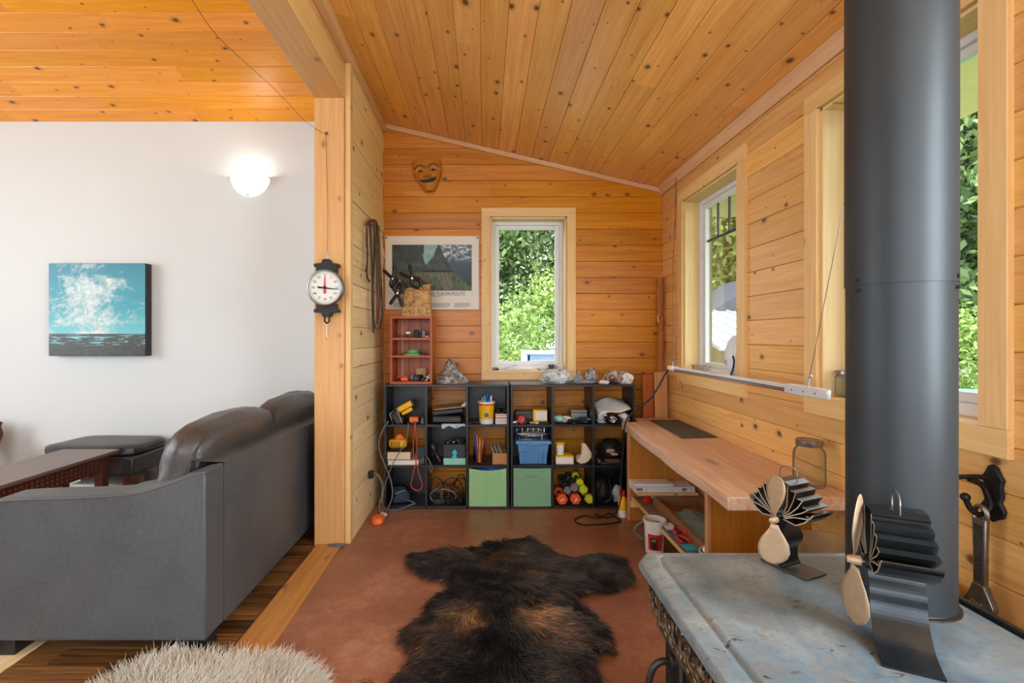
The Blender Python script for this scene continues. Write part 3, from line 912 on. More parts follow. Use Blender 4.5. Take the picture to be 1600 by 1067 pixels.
# ------------------------------------------------------------------ living room
XZ = Matrix(((1, 0, 0, 0), (0, 0, -1, 0), (0, 1, 0, 0), (0, 0, 0, 1)))   # local xy -> world xz, local z -> -y
def smooth_curve(pts, n=6):
    out = []
    P = [Vector(p) for p in pts]
    for i in range(len(P) - 1):
        p0 = P[max(i - 1, 0)]; p1 = P[i]; p2 = P[i + 1]; p3 = P[min(i + 2, len(P) - 1)]
        for k in range(n):
            t = k / n
            out.append(0.5 * ((2 * p1) + (p2 - p0) * t + (2 * p0 - 5 * p1 + 4 * p2 - p3) * t * t + (3 * p1 - p0 - 3 * p2 + p3) * t ** 3))
    out.append(P[-1])
    return out

sofa = T('sofa', 'grey leather sofa with its back towards the wooden post', 'sofa', (-1.55, 2.9, 0))
top = [(-1.10, 0.735), (-1.15, 0.727), (-1.218, 0.702), (-1.334, 0.664), (-1.447, 0.645), (-1.62, 0.635), (-1.80, 0.63), (-1.93, 0.62), (-2.0, 0.59)]
tp = [(p.x, p.y) for p in smooth_curve([(a, b, 0) for a, b in top], 4)]
arm_poly = [(-2.0, 0.065), (-1.10, 0.065)] + tp
for y0, y1 in ((1.916, 2.055), (3.72, 3.86)):
    arm = G().prism(arm_poly, -y0, -y1, XZ).build('arm', 'grey_leather', sofa, 0.016, 50, seg=3)
    if y0 < 2:
        G().tube([(x, y0 + 0.003, z - 0.012) for x, z in tp], 0.0035, 6).build('piping', 'dark_leather', arm)
        G().tube([(-1.104, y1 - 0.002, z) for z in (0.08, 0.3, 0.5, 0.72)], 0.004, 6).build('seam', 'dark_leather', arm)
back = G()
n = 14
for i in range(n):
    y0 = 2.055 + (3.72 - 2.055) * i / n; y1 = 2.055 + (3.72 - 2.055) * (i + 1) / n
    def zt(y): return 0.735 - 0.022 * (y - 2.055)
    back.add([(-1.10, y0, 0.065), (-1.10, y1, 0.065), (-1.10, y1, zt(y1)), (-1.10, y0, zt(y0)), (-1.28, y0, 0.065), (-1.28, y1, 0.065), (-1.24, y1, zt(y1) + .005), (-1.24, y0, zt(y0) + .005)],
             [[0, 1, 2, 3], [3, 2, 6, 7], [7, 6, 5, 4], [4, 5, 1, 0]])
bk = back.build('backrest', 'grey_leather', sofa)
G().tube([(-1.101, 2.98, z) for z in (0.07, 0.3, 0.5, 0.715)], 0.003, 6).build('seam', 'dark_leather', bk)
G().box((-1.95, 2.055, 0.07), (-1.28, 3.72, 0.28)).build('seat_base', 'grey_leather', sofa, 0.02)
def cushion(c, size, seed, rot=None, p=5.0, rough=0.03):
    g = G().blob((0, 0, 0), size, seed, rough, 9, p=p)
    M = Matrix.Translation(c) @ (rot if rot is not None else Matrix.Identity(4))
    return g.xf(M)
for i, (y0, y1) in enumerate(((2.06, 2.885), (2.885, 3.71))):
    cushion((-1.64, (y0 + y1) / 2, 0.36), (0.68, y1 - y0, 0.20), i + 1, p=6).build('seat_cushion', 'grey_leather', sofa)
    cc = cushion((-1.335, (y0 + y1) / 2, 0.645), (0.22, y1 - y0 - 0.005, 0.47), i + 5, Matrix.Rotation(math.radians(14), 4, 'Y'), 4.2, 0.035).build('back_cushion', 'dark_leather', sofa)
    pts = []
    for k in range(24):
        a = 2 * PI * k / 24
        q = Vector((0.062, math.copysign(abs(math.cos(a)) ** 0.45, math.cos(a)) * (y1 - y0) * 0.485, math.copysign(abs(math.sin(a)) ** 0.45, math.sin(a)) * 0.222))
        q = Matrix.Rotation(math.radians(14), 4, 'Y') @ q
        pts.append(Vector((-1.335, (y0 + y1) / 2, 0.645)) + q)
    G().tube(pts, 0.005, 6, True).build('piping', 'black_leather', cc)
for x, y in ((-1.17, 1.98), (-1.92, 1.98), (-1.17, 3.78), (-1.92, 3.78)):
    G().box((x - 0.055, y - 0.05, 0), (x + 0.055, y + 0.05, 0.068)).build('leg', 'black_plastic', sofa, 0.004)

# coffee table
t = T('coffee_table', 'long dark wood coffee table in front of the sofa', 'table', (-2.76, 2.8, 0))
G().box((-2.96, 2.2, 0.455), (-2.565, 3.42, 0.475)).build('tabletop', 'table_wood', t, 0.003)
G().box((-2.955, 2.21, 0.443), (-2.572, 3.41, 0.455)).build('edge', 'dark_cherry', t, 0.002)
for x in (-2.63, -2.90):
    for y in (2.28, 3.34):
        G().box((x - 0.028, y - 0.028, 0), (x + 0.028, y + 0.028, 0.443)).build('leg', 'dark_cherry', t, 0.003)
for x in (-2.615, -2.915):
    ap = G().box((x - 0.008, 2.31, 0.345), (x + 0.008, 3.31, 0.443)).build('apron', 'dark_cherry', t, 0.002)
    st = G()
    for i in range(30):
        for j in range(3):
            st.obox((x + 0.009, 2.34 + i * 0.033, 0.368 + j * 0.026), (0.004, 0.012, 0.012), Matrix.Rotation(PI / 4, 4, 'X'))
    st.build('carving', 'table_wood', ap, 0, 0)
G().box((-2.90, 3.3, 0.345), (-2.63, 3.316, 0.443)).build('apron', 'dark_cherry', t, 0.002)
# ottoman against the white wall
t = T('storage_ottoman', 'black leather ottoman with wooden legs against the white wall', 'ottoman', (-2.85, 3.7, 0))
cushion((-2.86, 3.69, 0.440), (0.68, 0.43, 0.085), 3, p=6, rough=0.02).build('cushion', 'black_leather', t)
G().box((-3.21, 3.46, 0.275), (-2.50, 3.925, 0.405)).build('frame', 'black_leather', t, 0.012)
for x in (-3.16, -2.55):
    for y in (3.51, 3.88):
        G().box((x - 0.035, y - 0.035, 0), (x + 0.035, y + 0.035, 0.277)).build('leg', 'dark_cherry', t, 0.003)
# things under the ottoman and table
t = T('storage_crate', 'pale wooden box on the floor under the black ottoman', 'box', (-2.82, 3.68, 0))
G().box((-3.0, 3.55, 0.0), (-2.68, 3.84, 0.17)).build('box', 'pine_pale', t, 0.003)
G().box((-3.01, 3.54, 0.17), (-2.67, 3.85, 0.19)).build('lid', 'paper', t, 0.003)
t = T('folded_papers', 'pale blue papers lying on the floor beside the ottoman leg', 'papers', (-2.40, 3.62, 0))
G().obox((-2.42, 3.60, 0.03), (0.22, 0.28, 0.06), Rz(0.3)).build('stack', 'cloth_blue_white', t, 0.002)
G().obox((-2.40, 3.62, 0.068), (0.18, 0.24, 0.012), Rz(0.1)).build('cover', 'slate_blue', t, 0.002)
t = T('dining_chair', 'brown curved chair back at the left edge of the view', 'chair', (-4.0, 3.6, 0))
G().box((-4.20, 3.36, 0.42), (-3.78, 3.80, 0.46)).build('seat', 'dark_cherry', t, 0.01)
for x in (-4.17, -3.81):
    for y in (3.39, 3.77):
        G().box((x - 0.02, y - 0.02, 0), (x + 0.02, y + 0.02, 0.43)).build('leg', 'dark_cherry', t, 0.003)
pr = [(p.x, p.y) for p in smooth_curve([(3.77, 0.44, 0), (3.80, 0.5, 0), (3.785, 0.56, 0), (3.80, 0.60, 0)], 4)]
g = G(); YZ = Matrix(((0, 0, 1, 0), (1, 0, 0, 0), (0, 1, 0, 0), (0, 0, 0, 1)))
g.strip(pr, -4.2, -3.775, 0.03, YZ)
g.build('backrest', 'dark_cherry', t)

# painting
t = T('sky_painting', 'square canvas painting of teal sky and clouds over marshland', 'painting', (-3.1, 3.9, 1.48))
G().box((-3.47, 3.875, 1.112), (-2.70, 3.945, 1.85)).build('canvas_sides', 'canvas_edge', t, 0.002)
G().box((-3.468, 3.872, 1.114), (-2.702, 3.8752, 1.848)).build('painted_face', 'painted_sky', t, 0, 0)
# wall sconce
t = T('wall_sconce', 'lit white glass bowl sconce on the white wall', 'wall lamp', (-1.90, YB, 2.5))
C = Vector((-1.90, YB - 0.004, 2.56))
prof = [(0.155 * math.sin(a), -0.155 * math.cos(a)) for a in [PI / 2 * k / 10 for k in range(11)]]
g = G().lathe(prof, C, 24, Matrix.Rotation(PI, 4, 'Z'), PI, 1.0, 0.75)
bowl = g.build('glass_bowl', 'frosted_glass', t)
sd = bowl.modifiers.new('thick', 'SOLIDIFY'); sd.thickness = 0.004
for p in ((-0.155, -0.004, -0.005), (0.155, -0.004, -0.005), (0.0, -0.03, -0.155)):
    G().cyl(C + Vector(p) + Vector((0, 0.006, 0)), C + Vector(p) + Vector((0, -0.012, 0)), 0.006, n=10).build('clip', 'chrome', t)
G().box((C.x - 0.05, YB - 0.012, C.z - 0.09), (C.x + 0.05, YB - 0.001, C.z - 0.02)).build('backplate', 'white_plastic', t, 0.002)
lamp('sconce_bulb', 'POINT', (C.x + 0.02, C.y - 0.06, C.z - 0.02), (0, 0, 0), 2.0, (1, 0.95, 0.86), radius=0.03).parent = None

# cable strung to the post and the hanging scale
g = G().tube(smooth_curve([at(300, 0, 1.9), at(345, 62, 2.1), at(430, 140, 2.6), at(478, 190, 2.9), at(508, 209, 2.92)], 5), 0.0012, 5)
tag(g.build('string_line', 'dark_steel', None), 'thin dark wire running down from the ceiling to the post', 'wire')
HK = at(511, 207, 2.93)
t = T('post_hook', 'small screw hook near the top of the wooden post', 'hook', HK)
G().tube([(HK.x, 2.945, HK.z), (HK.x, 2.925, HK.z), (HK.x - 0.004, 2.912, HK.z - 0.012), (HK.x, 2.912, HK.z - 0.022), (HK.x + 0.008, 2.916, HK.z - 0.014)], 0.0035, 8).build('hook', 'dark_steel', t)
sc_c = at(510, 450, 2.86)
t = T('hanging_scale', 'round dial spring scale hanging on a wire from the post', 'scale', (sc_c.x, 2.86, sc_c.z - 0.16))
cx, cz = sc_c.x, sc_c.z
G().tube([(HK.x, 2.912, HK.z - 0.02), (cx, 2.885, (HK.z + cz) / 2), (cx, 2.875, cz + 0.21)], 0.0014, 5).build('wire', 'dark_steel', t)
G().tube([(cx, 2.875, cz + 0.215), (cx - .006, 2.875, cz + 0.20), (cx - .003, 2.875, cz + 0.165), (cx + .006, 2.875, cz + 0.185), (cx, 2.875, cz + 0.215)], 0.0025, 6).build('shackle', 'steel', t)
for sgn in (1, -1):
    G().prism([(cx - 0.058, cz + sgn * 0.09), (cx + 0.058, cz + sgn * 0.09), (cx + 0.058, cz + sgn * 0.123), (cx + 0.072, cz + sgn * 0.125), (cx + 0.072, cz + sgn * 0.143), (cx + 0.03, cz + sgn * 0.146), (cx + 0.018, cz + sgn * 0.17), (cx - 0.018, cz + sgn * 0.17), (cx - 0.03, cz + sgn * 0.146), (cx - 0.072, cz + sgn * 0.143), (cx - 0.072, cz + sgn * 0.125), (cx - 0.058, cz + sgn * 0.123)], -2.85, -2.905, XZ).build('bracket', 'black_iron', t, 0.002)
MY = Matrix.Rotation(PI / 2, 4, 'X')     # lathe axis -> towards the camera
G().lathe([(0.0, -0.02), (0.104, -0.02), (0.108, 0.0), (0.108, 0.03), (0.104, 0.036), (0.097, 0.034), (0.095, 0.022), (0.0, 0.022)], (cx, 2.86, cz), 40, MY).build('housing', 'steel', t)
G().lathe([(0.0, 0.0), (0.095, 0.0), (0.095, 0.002), (0, 0.002)], (cx, 2.86 - 0.0225, cz), 40, MY).build('dial', 'dial_face', t)
FX = 2.86 - 0.0260
for i in range(12):
    a = PI / 2 - i * PI / 6
    text(str(i * 5 if i else 0), 0.018, Matrix.Translation((cx + 0.068 * math.cos(a), FX, cz + 0.068 * math.sin(a))) @ MY, 'ink', t, 'numeral')
g = G()
for i in range(60):
    a = i * PI / 30; r0 = 0.082 if i % 5 else 0.078
    g.obox((cx + (r0 + 0.09) / 2 * math.cos(a), FX, cz + (r0 + 0.09) / 2 * math.sin(a)), (0.09 - r0, 0.001, 0.0012), Matrix.Rotation(-a, 4, 'Y'))
g.build('tick_marks', 'ink', t, 0, 0)
g = G().prism([(cx - 0.009, cz - 0.034), (cx + 0.009, cz - 0.034), (cx + 0.002, cz + 0.062), (cx - 0.002, cz + 0.062)], -FX + 0.002, -FX + 0.004, XZ)
g.build('red_pointer', 'red', t, 0, 0)
g = G().prism([(cx - 0.04, cz + 0.008), (cx - 0.04, cz - 0.004), (cx + 0.078, cz - 0.012), (cx + 0.078, cz - 0.009)], -FX + 0.005, -FX + 0.007, XZ)
g.build('black_pointer', 'ink', t, 0, 0)
G().lathe([(0, 0.012), (0.008, 0.01), (0.009, 0.0)], (cx, FX, cz), 14, MY).build('pivot', 'black_iron', t)
G().tube([(cx - 0.012, 2.87, cz - 0.165), (cx - 0.014, 2.87, cz - 0.195), (cx, 2.87, cz - 0.207), (cx + 0.014, 2.87, cz - 0.195), (cx + 0.012, 2.87, cz - 0.165)], 0.006, 8).build('shackle', 'black_iron', t)
G().tube([(cx, 2.87, cz - 0.2), (cx + 0.001, 2.87, cz - 0.25), (cx, 2.87, cz - 0.28), (cx + 0.006, 2.87, cz - 0.298), (cx - 0.006, 2.87, cz - 0.30), (cx - 0.010, 2.87, cz - 0.288)], 0.003, 8).build('hook', 'steel', t)

# leather straps on the partition
t = T('leather_straps', 'bundle of brown leather straps hanging on the pale planks', 'straps', (-0.80, 3.36, 1.3))
def yz(px, py): # point on the partition face
    Y = (XL + 0.03) * F_PX / (px - 757.0)
    return Vector((XL + 0.03, Y, EYE - (py - 526) / F_PX * Y))
G().tube([yz(581, 352) + Vector((-0.03, 0, 0)), yz(581, 352) + Vector((0.01, 0, 0)), yz(581, 348) + Vector((0.02, 0, 0.0))], 0.006, 8).build('nail', 'dark_steel', t)
straps = [([(573, 355), (574, 400), (573, 430), (578, 440)], .006, 'strap_black'), ([(577, 348), (579, 400), (581, 460), (582, 520)], .008, 'strap_black'),
          ([(582, 346), (586, 400), (588, 440), (588, 500)], .011, 'strap_leather'), ([(587, 352), (589, 400), (590, 450), (586, 505)], .010, 'strap_leather'),
          ([(574, 352), (580, 345), (588, 349), (590, 380)], .011, 'strap_leather'), ([(584, 350), (583, 410), (580, 470), (584, 512)], .007, 'strap_black'),
          ([(590, 380), (593, 440), (595, 490), (591, 512)], .005, 'strap_black'), ([(588, 360), (594, 385), (597, 402)], .004, 'white_plastic'), ([(573, 356), (572, 382), (575, 396), (571, 425)], .004, 'dark_steel')]
for i, (pp, r, m) in enumerate(straps):
    G().tube(smooth_curve([yz(*p) + Vector((0.006 * (i % 4), 0, 0)) for p in pp], 5), r, 7).build('strap', m, t)
# socket with a plug on the partition
q = yz(583, 741); q.x = XL
t = T('wall_plug', 'black plug in the low socket on the pale partition', 'plug', q)
G().box((XL - 0.004, q.y - 0.025, q.z - 0.025), (XL + 0.03, q.y + 0.025, q.z + 0.025)).build('plug_body', 'black_plastic', t, 0.004)
G().tube(smooth_curve([(XL + 0.03, q.y, q.z), at(590, 741, 3.2), at(598, 760, 3.25), at(596, 785, 3.28), on_floor(604, 796, 0.01)], 6), 0.006, 7).build('cord', 'grey_cable', t)

# ------------------------------------------------------------------ hides on the floor
def inside(poly, p):
    x, y = p[:, 0], p[:, 1]
    r = np.zeros(len(p), bool)
    n = len(poly)
    j = n - 1
    for i in range(n):
        xi, yi = poly[i]; xj, yj = poly[j]
        c = ((yi > y) != (yj > y)) & (x < (xj - xi) * (y - yi) / (yj - yi + 1e-12) + xi)
        r ^= c
        j = i
    return r
def edge_dist(poly, p):
    d = np.full(len(p), 1e9)
    n = len(poly)
    for i in range(n):
        a = np.array(poly[i]); b = np.array(poly[(i + 1) % n])
        ab = b - a
        t = np.clip(((p - a) @ ab) / (ab @ ab + 1e-12), 0, 1)
        d = np.minimum(d, np.linalg.norm(p - (a + t[:, None] * ab), axis=1))
    return d
def strands(name, roots, dirs, length, lift, droop, radius, tone, mat, parent, segs=3, wave=0.0):
    n = len(roots); rows_ = segs + 1
    t = np.linspace(0, 1, rows_)[None, :, None]
    d = dirs[:, None, :]; L = length[:, None, None]
    up = np.array([0, 0, 1.0])
    pts = roots[:, None, :] + d * L * t ** 1.2 + up * (lift[:, None, None] * t - droop[:, None, None] * t ** 2.2)
    if wave:
        side = np.cross(dirs, up)[:, None, :]
        ph = rng.uniform(0, 6.28, (n, 1, 1))
        pts = pts + side * np.sin(t * 6.0 + ph) * wave * t + up * np.cos(t * 7 + ph) * wave * 0.6 * t
    pts[:, :, 2] = np.maximum(pts[:, :, 2], 0.004)
    side = np.cross(dirs, up); side /= np.linalg.norm(side, axis=1)[:, None] + 1e-9
    r = radius * (1 - 0.85 * t ** 1.5)
    k3 = [(1, 0), (-0.5, 0.87), (-0.5, -0.87)]
    ring = [pts + side[:, None, :] * r * a + up * r * b for a, b in k3]
    v = np.stack(ring, 2).reshape(-1, 3)               # strand, row, corner
    base = (np.arange(n) * rows_ * 3)[:, None]
    fl = []
    for i in range(segs):
        for k in range(3):
            l = (k + 1) % 3
            fl.append(np.stack([base[:, 0] + i * 3 + k, base[:, 0] + i * 3 + l, base[:, 0] + (i + 1) * 3 + l, base[:, 0] + (i + 1) * 3 + k], 1))
    f = np.concatenate(fl, 0).astype(np.int32)
    me = bpy.data.meshes.new(name)
    me.vertices.add(len(v)); me.vertices.foreach_set('co', v.astype(np.float32).ravel())
    me.loops.add(f.size); me.loops.foreach_set('vertex_index', f.ravel())
    me.polygons.add(len(f)); me.polygons.foreach_set('loop_start', np.arange(0, f.size, 4, dtype=np.int32))
    me.polygons.foreach_set('loop_total', np.full(len(f), 4, dtype=np.int32))
    me.update(calc_edges=True)
    me.polygons.foreach_set('use_smooth', np.ones(len(f), bool))
    a = me.attributes.new('tone', 'FLOAT', 'POINT')
    tt = np.repeat(tone, rows_ * 3)
    a.data.foreach_set('value', tt.astype(np.float32))
    me.materials.append(M_(mat))
    o = bpy.data.objects.new(name, me); COL.objects.link(o); o.parent = parent
    if parent.parent is None: o.matrix_parent_inverse = parent.matrix_basis.inverted()
    o['kind'] = 'stuff'
    return o
def hide_skin(poly, z, mat, parent, name='skin', rag=0.0):
    g = G()
    n = len(poly)
    c = np.mean(np.array(poly), 0)
    g.prism([tuple(p) for p in poly], 0.002, z)
    return g.build(name, mat, parent, 0, 0)

zm = [(700, 205), (745, 190), (830, 195), (900, 235), (960, 265), (1060, 296), (1110, 280), (1160, 268), (1240, 280), (1305, 300), (1322, 345), (1325, 385), (1320, 425), (1240, 432), (1150, 448), (1060, 462), (1045, 485),
      (1110, 525), (1165, 578), (1205, 612), (1225, 680), (1240, 735), (1180, 745), (1125, 745), (1150, 800), (1170, 850), (1180, 918)]
zl_ = [(150, 900), (215, 845), (290, 790), (300, 745), (260, 700), (240, 668), (310, 590), (400, 500), (470, 430), (478, 398), (380, 382), (300, 352), (285, 310), (280, 280), (380, 255), (500, 250), (620, 235)]
def zf(p): 
    q = on_floor(560 + p[0] / 3.2, 780 + p[1] / 3.2, 0.02); return (q.x, q.y)
bear = [zf(p) for p in zm] + [(0.42, 1.72), (0.66, 1.52), (0.70, 1.36), (0.5, 1.34), (0.25, 1.5), (0.02, 1.42), (-0.2, 1.48), (-0.45, 1.36), (-0.62, 1.42), (-0.56, 1.6)] + [zf(p) for p in zl_]
t = T('bear_hide', 'dark brown bear hide rug with fur lying on the red floor', 'hide rug', (0.1, 2.3, 0))
hide_skin(bear, 0.006, 'hide_skin', t, 'skin')
bp = np.array(bear)
lo, hi = bp.min(0), bp.max(0)
pts = rng.uniform(lo, hi, (190000, 2)); pts = pts[inside(bear, pts)][:62000]
ed = edge_dist(bear, pts); ok = ed > 0.006; pts = pts[ok]; ed = ed[ok]; n = len(pts)
def fbm(p, s, seed):
    v = np.zeros(len(p))
    for o_ in range(4):
        a = rng2.uniform(0, 6.28, 6); 
        for q in range(5):
            an = rng2.uniform(0, 2 * PI); f = s * 2 ** o_ * rng2.uniform(0.7, 1.3)
            v += np.sin((p[:, 0] * math.cos(an) + p[:, 1] * math.sin(an)) * f + a[q]) / 2 ** o_
    return v / 5
rng2 = np.random.default_rng(3)
clump = fbm(pts, 16, 0); cl2 = fbm(pts, 30, 1)
spine = 0.06
dx = pts[:, 0] - spine
front = np.clip((pts[:, 1] - 2.45) / 0.3, 0, 1)
d = np.stack([np.sign(dx) * np.clip(np.abs(dx) / 0.25, 0, 1) * (0.75 + 0.5 * front) + 0.7 * clump + rng.normal(0, 0.10, n), -0.75 + 0.35 * front + 0.8 * cl2 + rng.normal(0, 0.10, n), np.zeros(n)], 1)
d /= np.linalg.norm(d, axis=1)[:, None] + 1e-9
def bump2(cx_, cy_, rx, ry): return np.exp(-((pts[:, 0] - cx_) / rx) ** 2 - ((pts[:, 1] - cy_) / ry) ** 2)
pa = zf((560, 590)); pb = zf((860, 590))
tone = 0.10 + 0.62 * bump2(pa[0], pa[1], 0.11, 0.13) + 0.66 * bump2(pb[0], pb[1], 0.11, 0.13) + 0.30 * bump2(spine, 2.7, 0.22, 0.12) + 0.30 * bump2(-0.23, 1.95, 0.14, 0.13) + 0.22 * bump2(0.3, 2.0, 0.12, 0.12) + 0.24 * bump2(0.24, 2.52, 0.12, 0.06)
tone -= 0.35 * bump2(spine + 0.02, 2.12, 0.06, 0.22) + 0.15 * bump2(0.1, 1.8, 0.2, 0.14)
fine = fbm(pts, 75, 2)
tone = np.clip(tone + 0.20 * clump + 0.26 * fine + rng.normal(0, 0.12, n), 0, 1)
z0 = 0.006 + np.clip(ed / 0.10, 0, 1) * 0.030
L = rng.uniform(0.05, 0.085, n) * (1 + 0.25 * clump)
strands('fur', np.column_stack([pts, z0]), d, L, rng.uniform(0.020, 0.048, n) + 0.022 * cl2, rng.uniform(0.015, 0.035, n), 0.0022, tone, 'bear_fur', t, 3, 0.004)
# padding under the fur: the hide itself bulges
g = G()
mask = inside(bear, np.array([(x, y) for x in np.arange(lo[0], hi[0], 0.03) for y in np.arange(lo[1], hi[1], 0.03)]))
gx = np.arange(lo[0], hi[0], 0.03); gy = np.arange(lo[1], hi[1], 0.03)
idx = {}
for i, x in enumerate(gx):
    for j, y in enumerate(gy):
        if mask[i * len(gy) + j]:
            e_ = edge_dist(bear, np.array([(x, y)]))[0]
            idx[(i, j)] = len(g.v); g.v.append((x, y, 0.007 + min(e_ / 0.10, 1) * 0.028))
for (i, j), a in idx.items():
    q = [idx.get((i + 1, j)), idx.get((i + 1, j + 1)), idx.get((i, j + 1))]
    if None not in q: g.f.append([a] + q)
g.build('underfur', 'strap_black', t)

# sheepskin
t = T('sheepskin_rug', 'fluffy cream sheepskin rug at the foot of the sofa', 'sheepskin', (-0.95, 1.6, 0))
sh = []
for k in range(40):
    a = 2 * PI * k / 40
    r = 1 + 0.05 * math.sin(3 * a + 1) + 0.03 * math.sin(7 * a)
    sh.append((-0.965 + 0.37 * r * math.copysign(abs(math.cos(a)) ** 0.6, math.cos(a)), 1.50 + 0.36 * r * math.copysign(abs(math.sin(a)) ** 0.5, math.sin(a))))
hide_skin(sh, 0.02, 'hide_skin', t)
bp = np.array(sh); lo, hi = bp.min(0), bp.max(0)
pts = rng.uniform(lo, hi, (30000, 2)); pts = pts[inside(sh, pts)]; n = len(pts)
clump = fbm(pts, 22, 0); cl2 = fbm(pts, 40, 0)
c0 = np.array([-1.0, 1.5]); v = pts - c0
d = np.stack([v[:, 0] * 1.6 + 0.5 * clump + rng.normal(0, 0.22, n), v[:, 1] * 1.5 + 0.10 + 0.5 * cl2 + rng.normal(0, 0.22, n), np.zeros(n)], 1)
d /= np.linalg.norm(d, axis=1)[:, None] + 1e-9
strands('wool', np.column_stack([pts, np.full(n, 0.015)]), d, rng.uniform(0.03, 0.07, n), rng.uniform(0.035, 0.075, n), rng.uniform(0.0, 0.03, n), 0.0020, np.clip(rng.normal(0.75, 0.2, n) + 0.25 * clump, 0, 1), 'sheep_wool', t, 4, 0.006)
# ------------------------------------------------------------------ on the back wall
t = T('framed_poster', 'landscape railway poster with a mountain photo pinned to the planks', 'poster', (-0.43, YB, 1.78))
PX0, PX1, PZ0, PZ1 = -0.805, -0.045, 1.485, 2.08
G().box((PX0, YB - 0.008, PZ0), (PX1, YB - 0.001, PZ1)).build('sheet', 'poster_paper', t, 0, 0)
ix0, ix1, iz0, iz1 = PX0 + 0.056, PX1 - 0.058, 1.638, 2.01
yp = YB - 0.009
G().box((ix0, yp, iz0), (ix1, yp + 0.001, iz1)).build('picture', 'poster_hillside', t, 0, 0)
def ppoly(pts, k): # picture-relative polygon
    return G().prism([(ix0 + a * (ix1 - ix0), iz0 + b * (iz1 - iz0)) for a, b in pts], -yp, -yp + 0.0006 * k, XZ)
ppoly([(0.40, 1.0), (0.40, 0.84), (0.385, 0.76), (0.40, 0.66), (0.42, 0.56), (0.44, 0.58), (0.48, 0.68), (0.52, 0.74), (0.55, 0.9), (0.58, 1.0)], 1).build('picture_steam', 'poster_steam', t, 0, 0)
ppoly([(0.60, 1.0), (0.63, 0.84), (0.67, 0.70), (0.72, 0.56), (0.77, 0.42), (0.83, 0.34), (0.90, 0.22), (1.0, 0.06), (1.0, 1.0)], 1).build('picture_mountain', 'poster_mountain', t, 0, 0)
ppoly([(0.38, 0.42), (0.45, 0.45), (0.55, 0.44), (0.76, 0.425), (0.76, 0.405), (0.55, 0.41), (0.38, 0.40)], 2).build('picture_train', 'ink', t, 0, 0)
g = G()
for i in range(26):
    x = ix0 + (0.26 + i * 0.0195) * (ix1 - ix0); top_ = iz0 + 0.40 * (iz1 - iz0); h = (0.16 + 0.1 * math.sin(i * 0.35)) 
    g.box((x, yp - 0.0012, top_ - h * 0.6), (x + 0.0022, yp, top_))
g.build('picture_trestle', 'kraft_tan', t, 0, 0)
TM = lambda x, z: Matrix.Translation((x, yp - 0.0006, z)) @ Matrix.Rotation(PI / 2, 4, 'X')
text('AND YUKON ROUTE', 0.040, TM(ix1 - 0.055, 1.6115), 'ink', t, 'title', align='RIGHT', sx=0.82)
text('LAYING TRACK', 0.014, TM(-0.425, 1.591), 'ink_grey', t, 'subtitle', align='LEFT', sx=0.8)
for (x0, x1) in ((-0.43, -0.275), (-0.243, -0.115), (-0.735, -0.62)):
    g = G()
    for j in range(5):
        g.box((x0, yp - 0.0006, 1.535 - j * 0.0075), (x1 - (0.03 if j == 4 else 0) - 0.004 * (j % 2), yp, 1.538 - j * 0.0075))
    g.build('caption', 'ink_grey', t, 0, 0)
for x, z in ((PX0 + 0.01, PZ1 - 0.014), (PX1 - 0.012, PZ1 - 0.014)):
    G().lathe([(0, 0.005), (0.006, 0.004), (0.007, 0)], (x, yp, z), 12, MY).build('pin', 'black_iron', t)

# carved mask
mc = at(668, 273, 3.9)
t = T('carved_mask', 'carved wooden face mask with an open mouth high on the wall', 'mask', (mc.x, YB, mc.z - 0.13))
def mask_w(v): # half width by height, v from 0 (chin) to 1 (top)
    return 0.116 * min(1, (0.14 + 1.5 * v) ** 0.62) * (1 - 0.10 * max(0, v - 0.75))
NU, NV = 36, 40
g = G(); vs_ = []
ROT = Matrix.Rotation(math.radians(-7), 4, 'Y')
def gs(x, c, w): return math.exp(-((x - c) / w) ** 2)
for j in range(NV + 1):
    v = j / NV
    for i in range(NU + 1):
        u = -1 + 2 * i / NU
        x = u * mask_w(v); z = (v - 0.5) * 0.265
        d = 0.075 * math.sqrt(max(0, 1 - 0.93 * u * u)) * (0.55 + 0.45 * math.sin(PI * min(1, v * 0.85 + 0.12)))
        ax = abs(x)
        d += 0.036 * gs(x, 0, 0.017 + 0.01 * (0.6 - v)) * (1 if 0.38 < v < 0.68 else 0) * (0.35 + 0.65 * (0.68 - v) / 0.3)
        d += 0.014 * gs(ax, 0.02, 0.012) * gs(v, 0.40, 0.04)
        brow = 0.70 + 0.07 * math.sin(min(1, ax / 0.09) * PI * 0.8)
        d += 0.015 * gs(v, brow, 0.03) * (1 if ax > 0.008 else 0.5)
        d -= 0.016 * gs(v, 0.61, 0.05) * gs(ax, 0.052, 0.03)
        d += 0.010 * gs(v, 0.60, 0.022) * gs(ax, 0.052, 0.022)
        d += 0.014 * gs(ax, 0.068, 0.025) * gs(v, 0.46, 0.07)
        d += 0.012 * gs(v, 0.335, 0.02) * gs(ax, 0, 0.06) + 0.012 * gs(v, 0.21, 0.025) * gs(ax, 0, 0.05)
        d += 0.012 * gs(v, 0.09, 0.06) * gs(ax, 0, 0.03)
        vs_.append(Vector((mc.x, YB - 0.004, mc.z)) + ROT @ Vector((x, -max(d, 0.002), z)))
g.add(vs_, [[j * (NU + 1) + i, j * (NU + 1) + i + 1, (j + 1) * (NU + 1) + i + 1, (j + 1) * (NU + 1) + i] for j in range(NV) for i in range(NU)])
fc = g.build('face', 'mask_wood', t, 0, 60)
sd = fc.modifiers.new('thick', 'SOLIDIFY'); sd.thickness = 0.006; sd.offset = 1 if False else -1
def mp(x, z, y): return Vector((mc.x, YB, mc.z)) + ROT @ Vector((x, y, z))
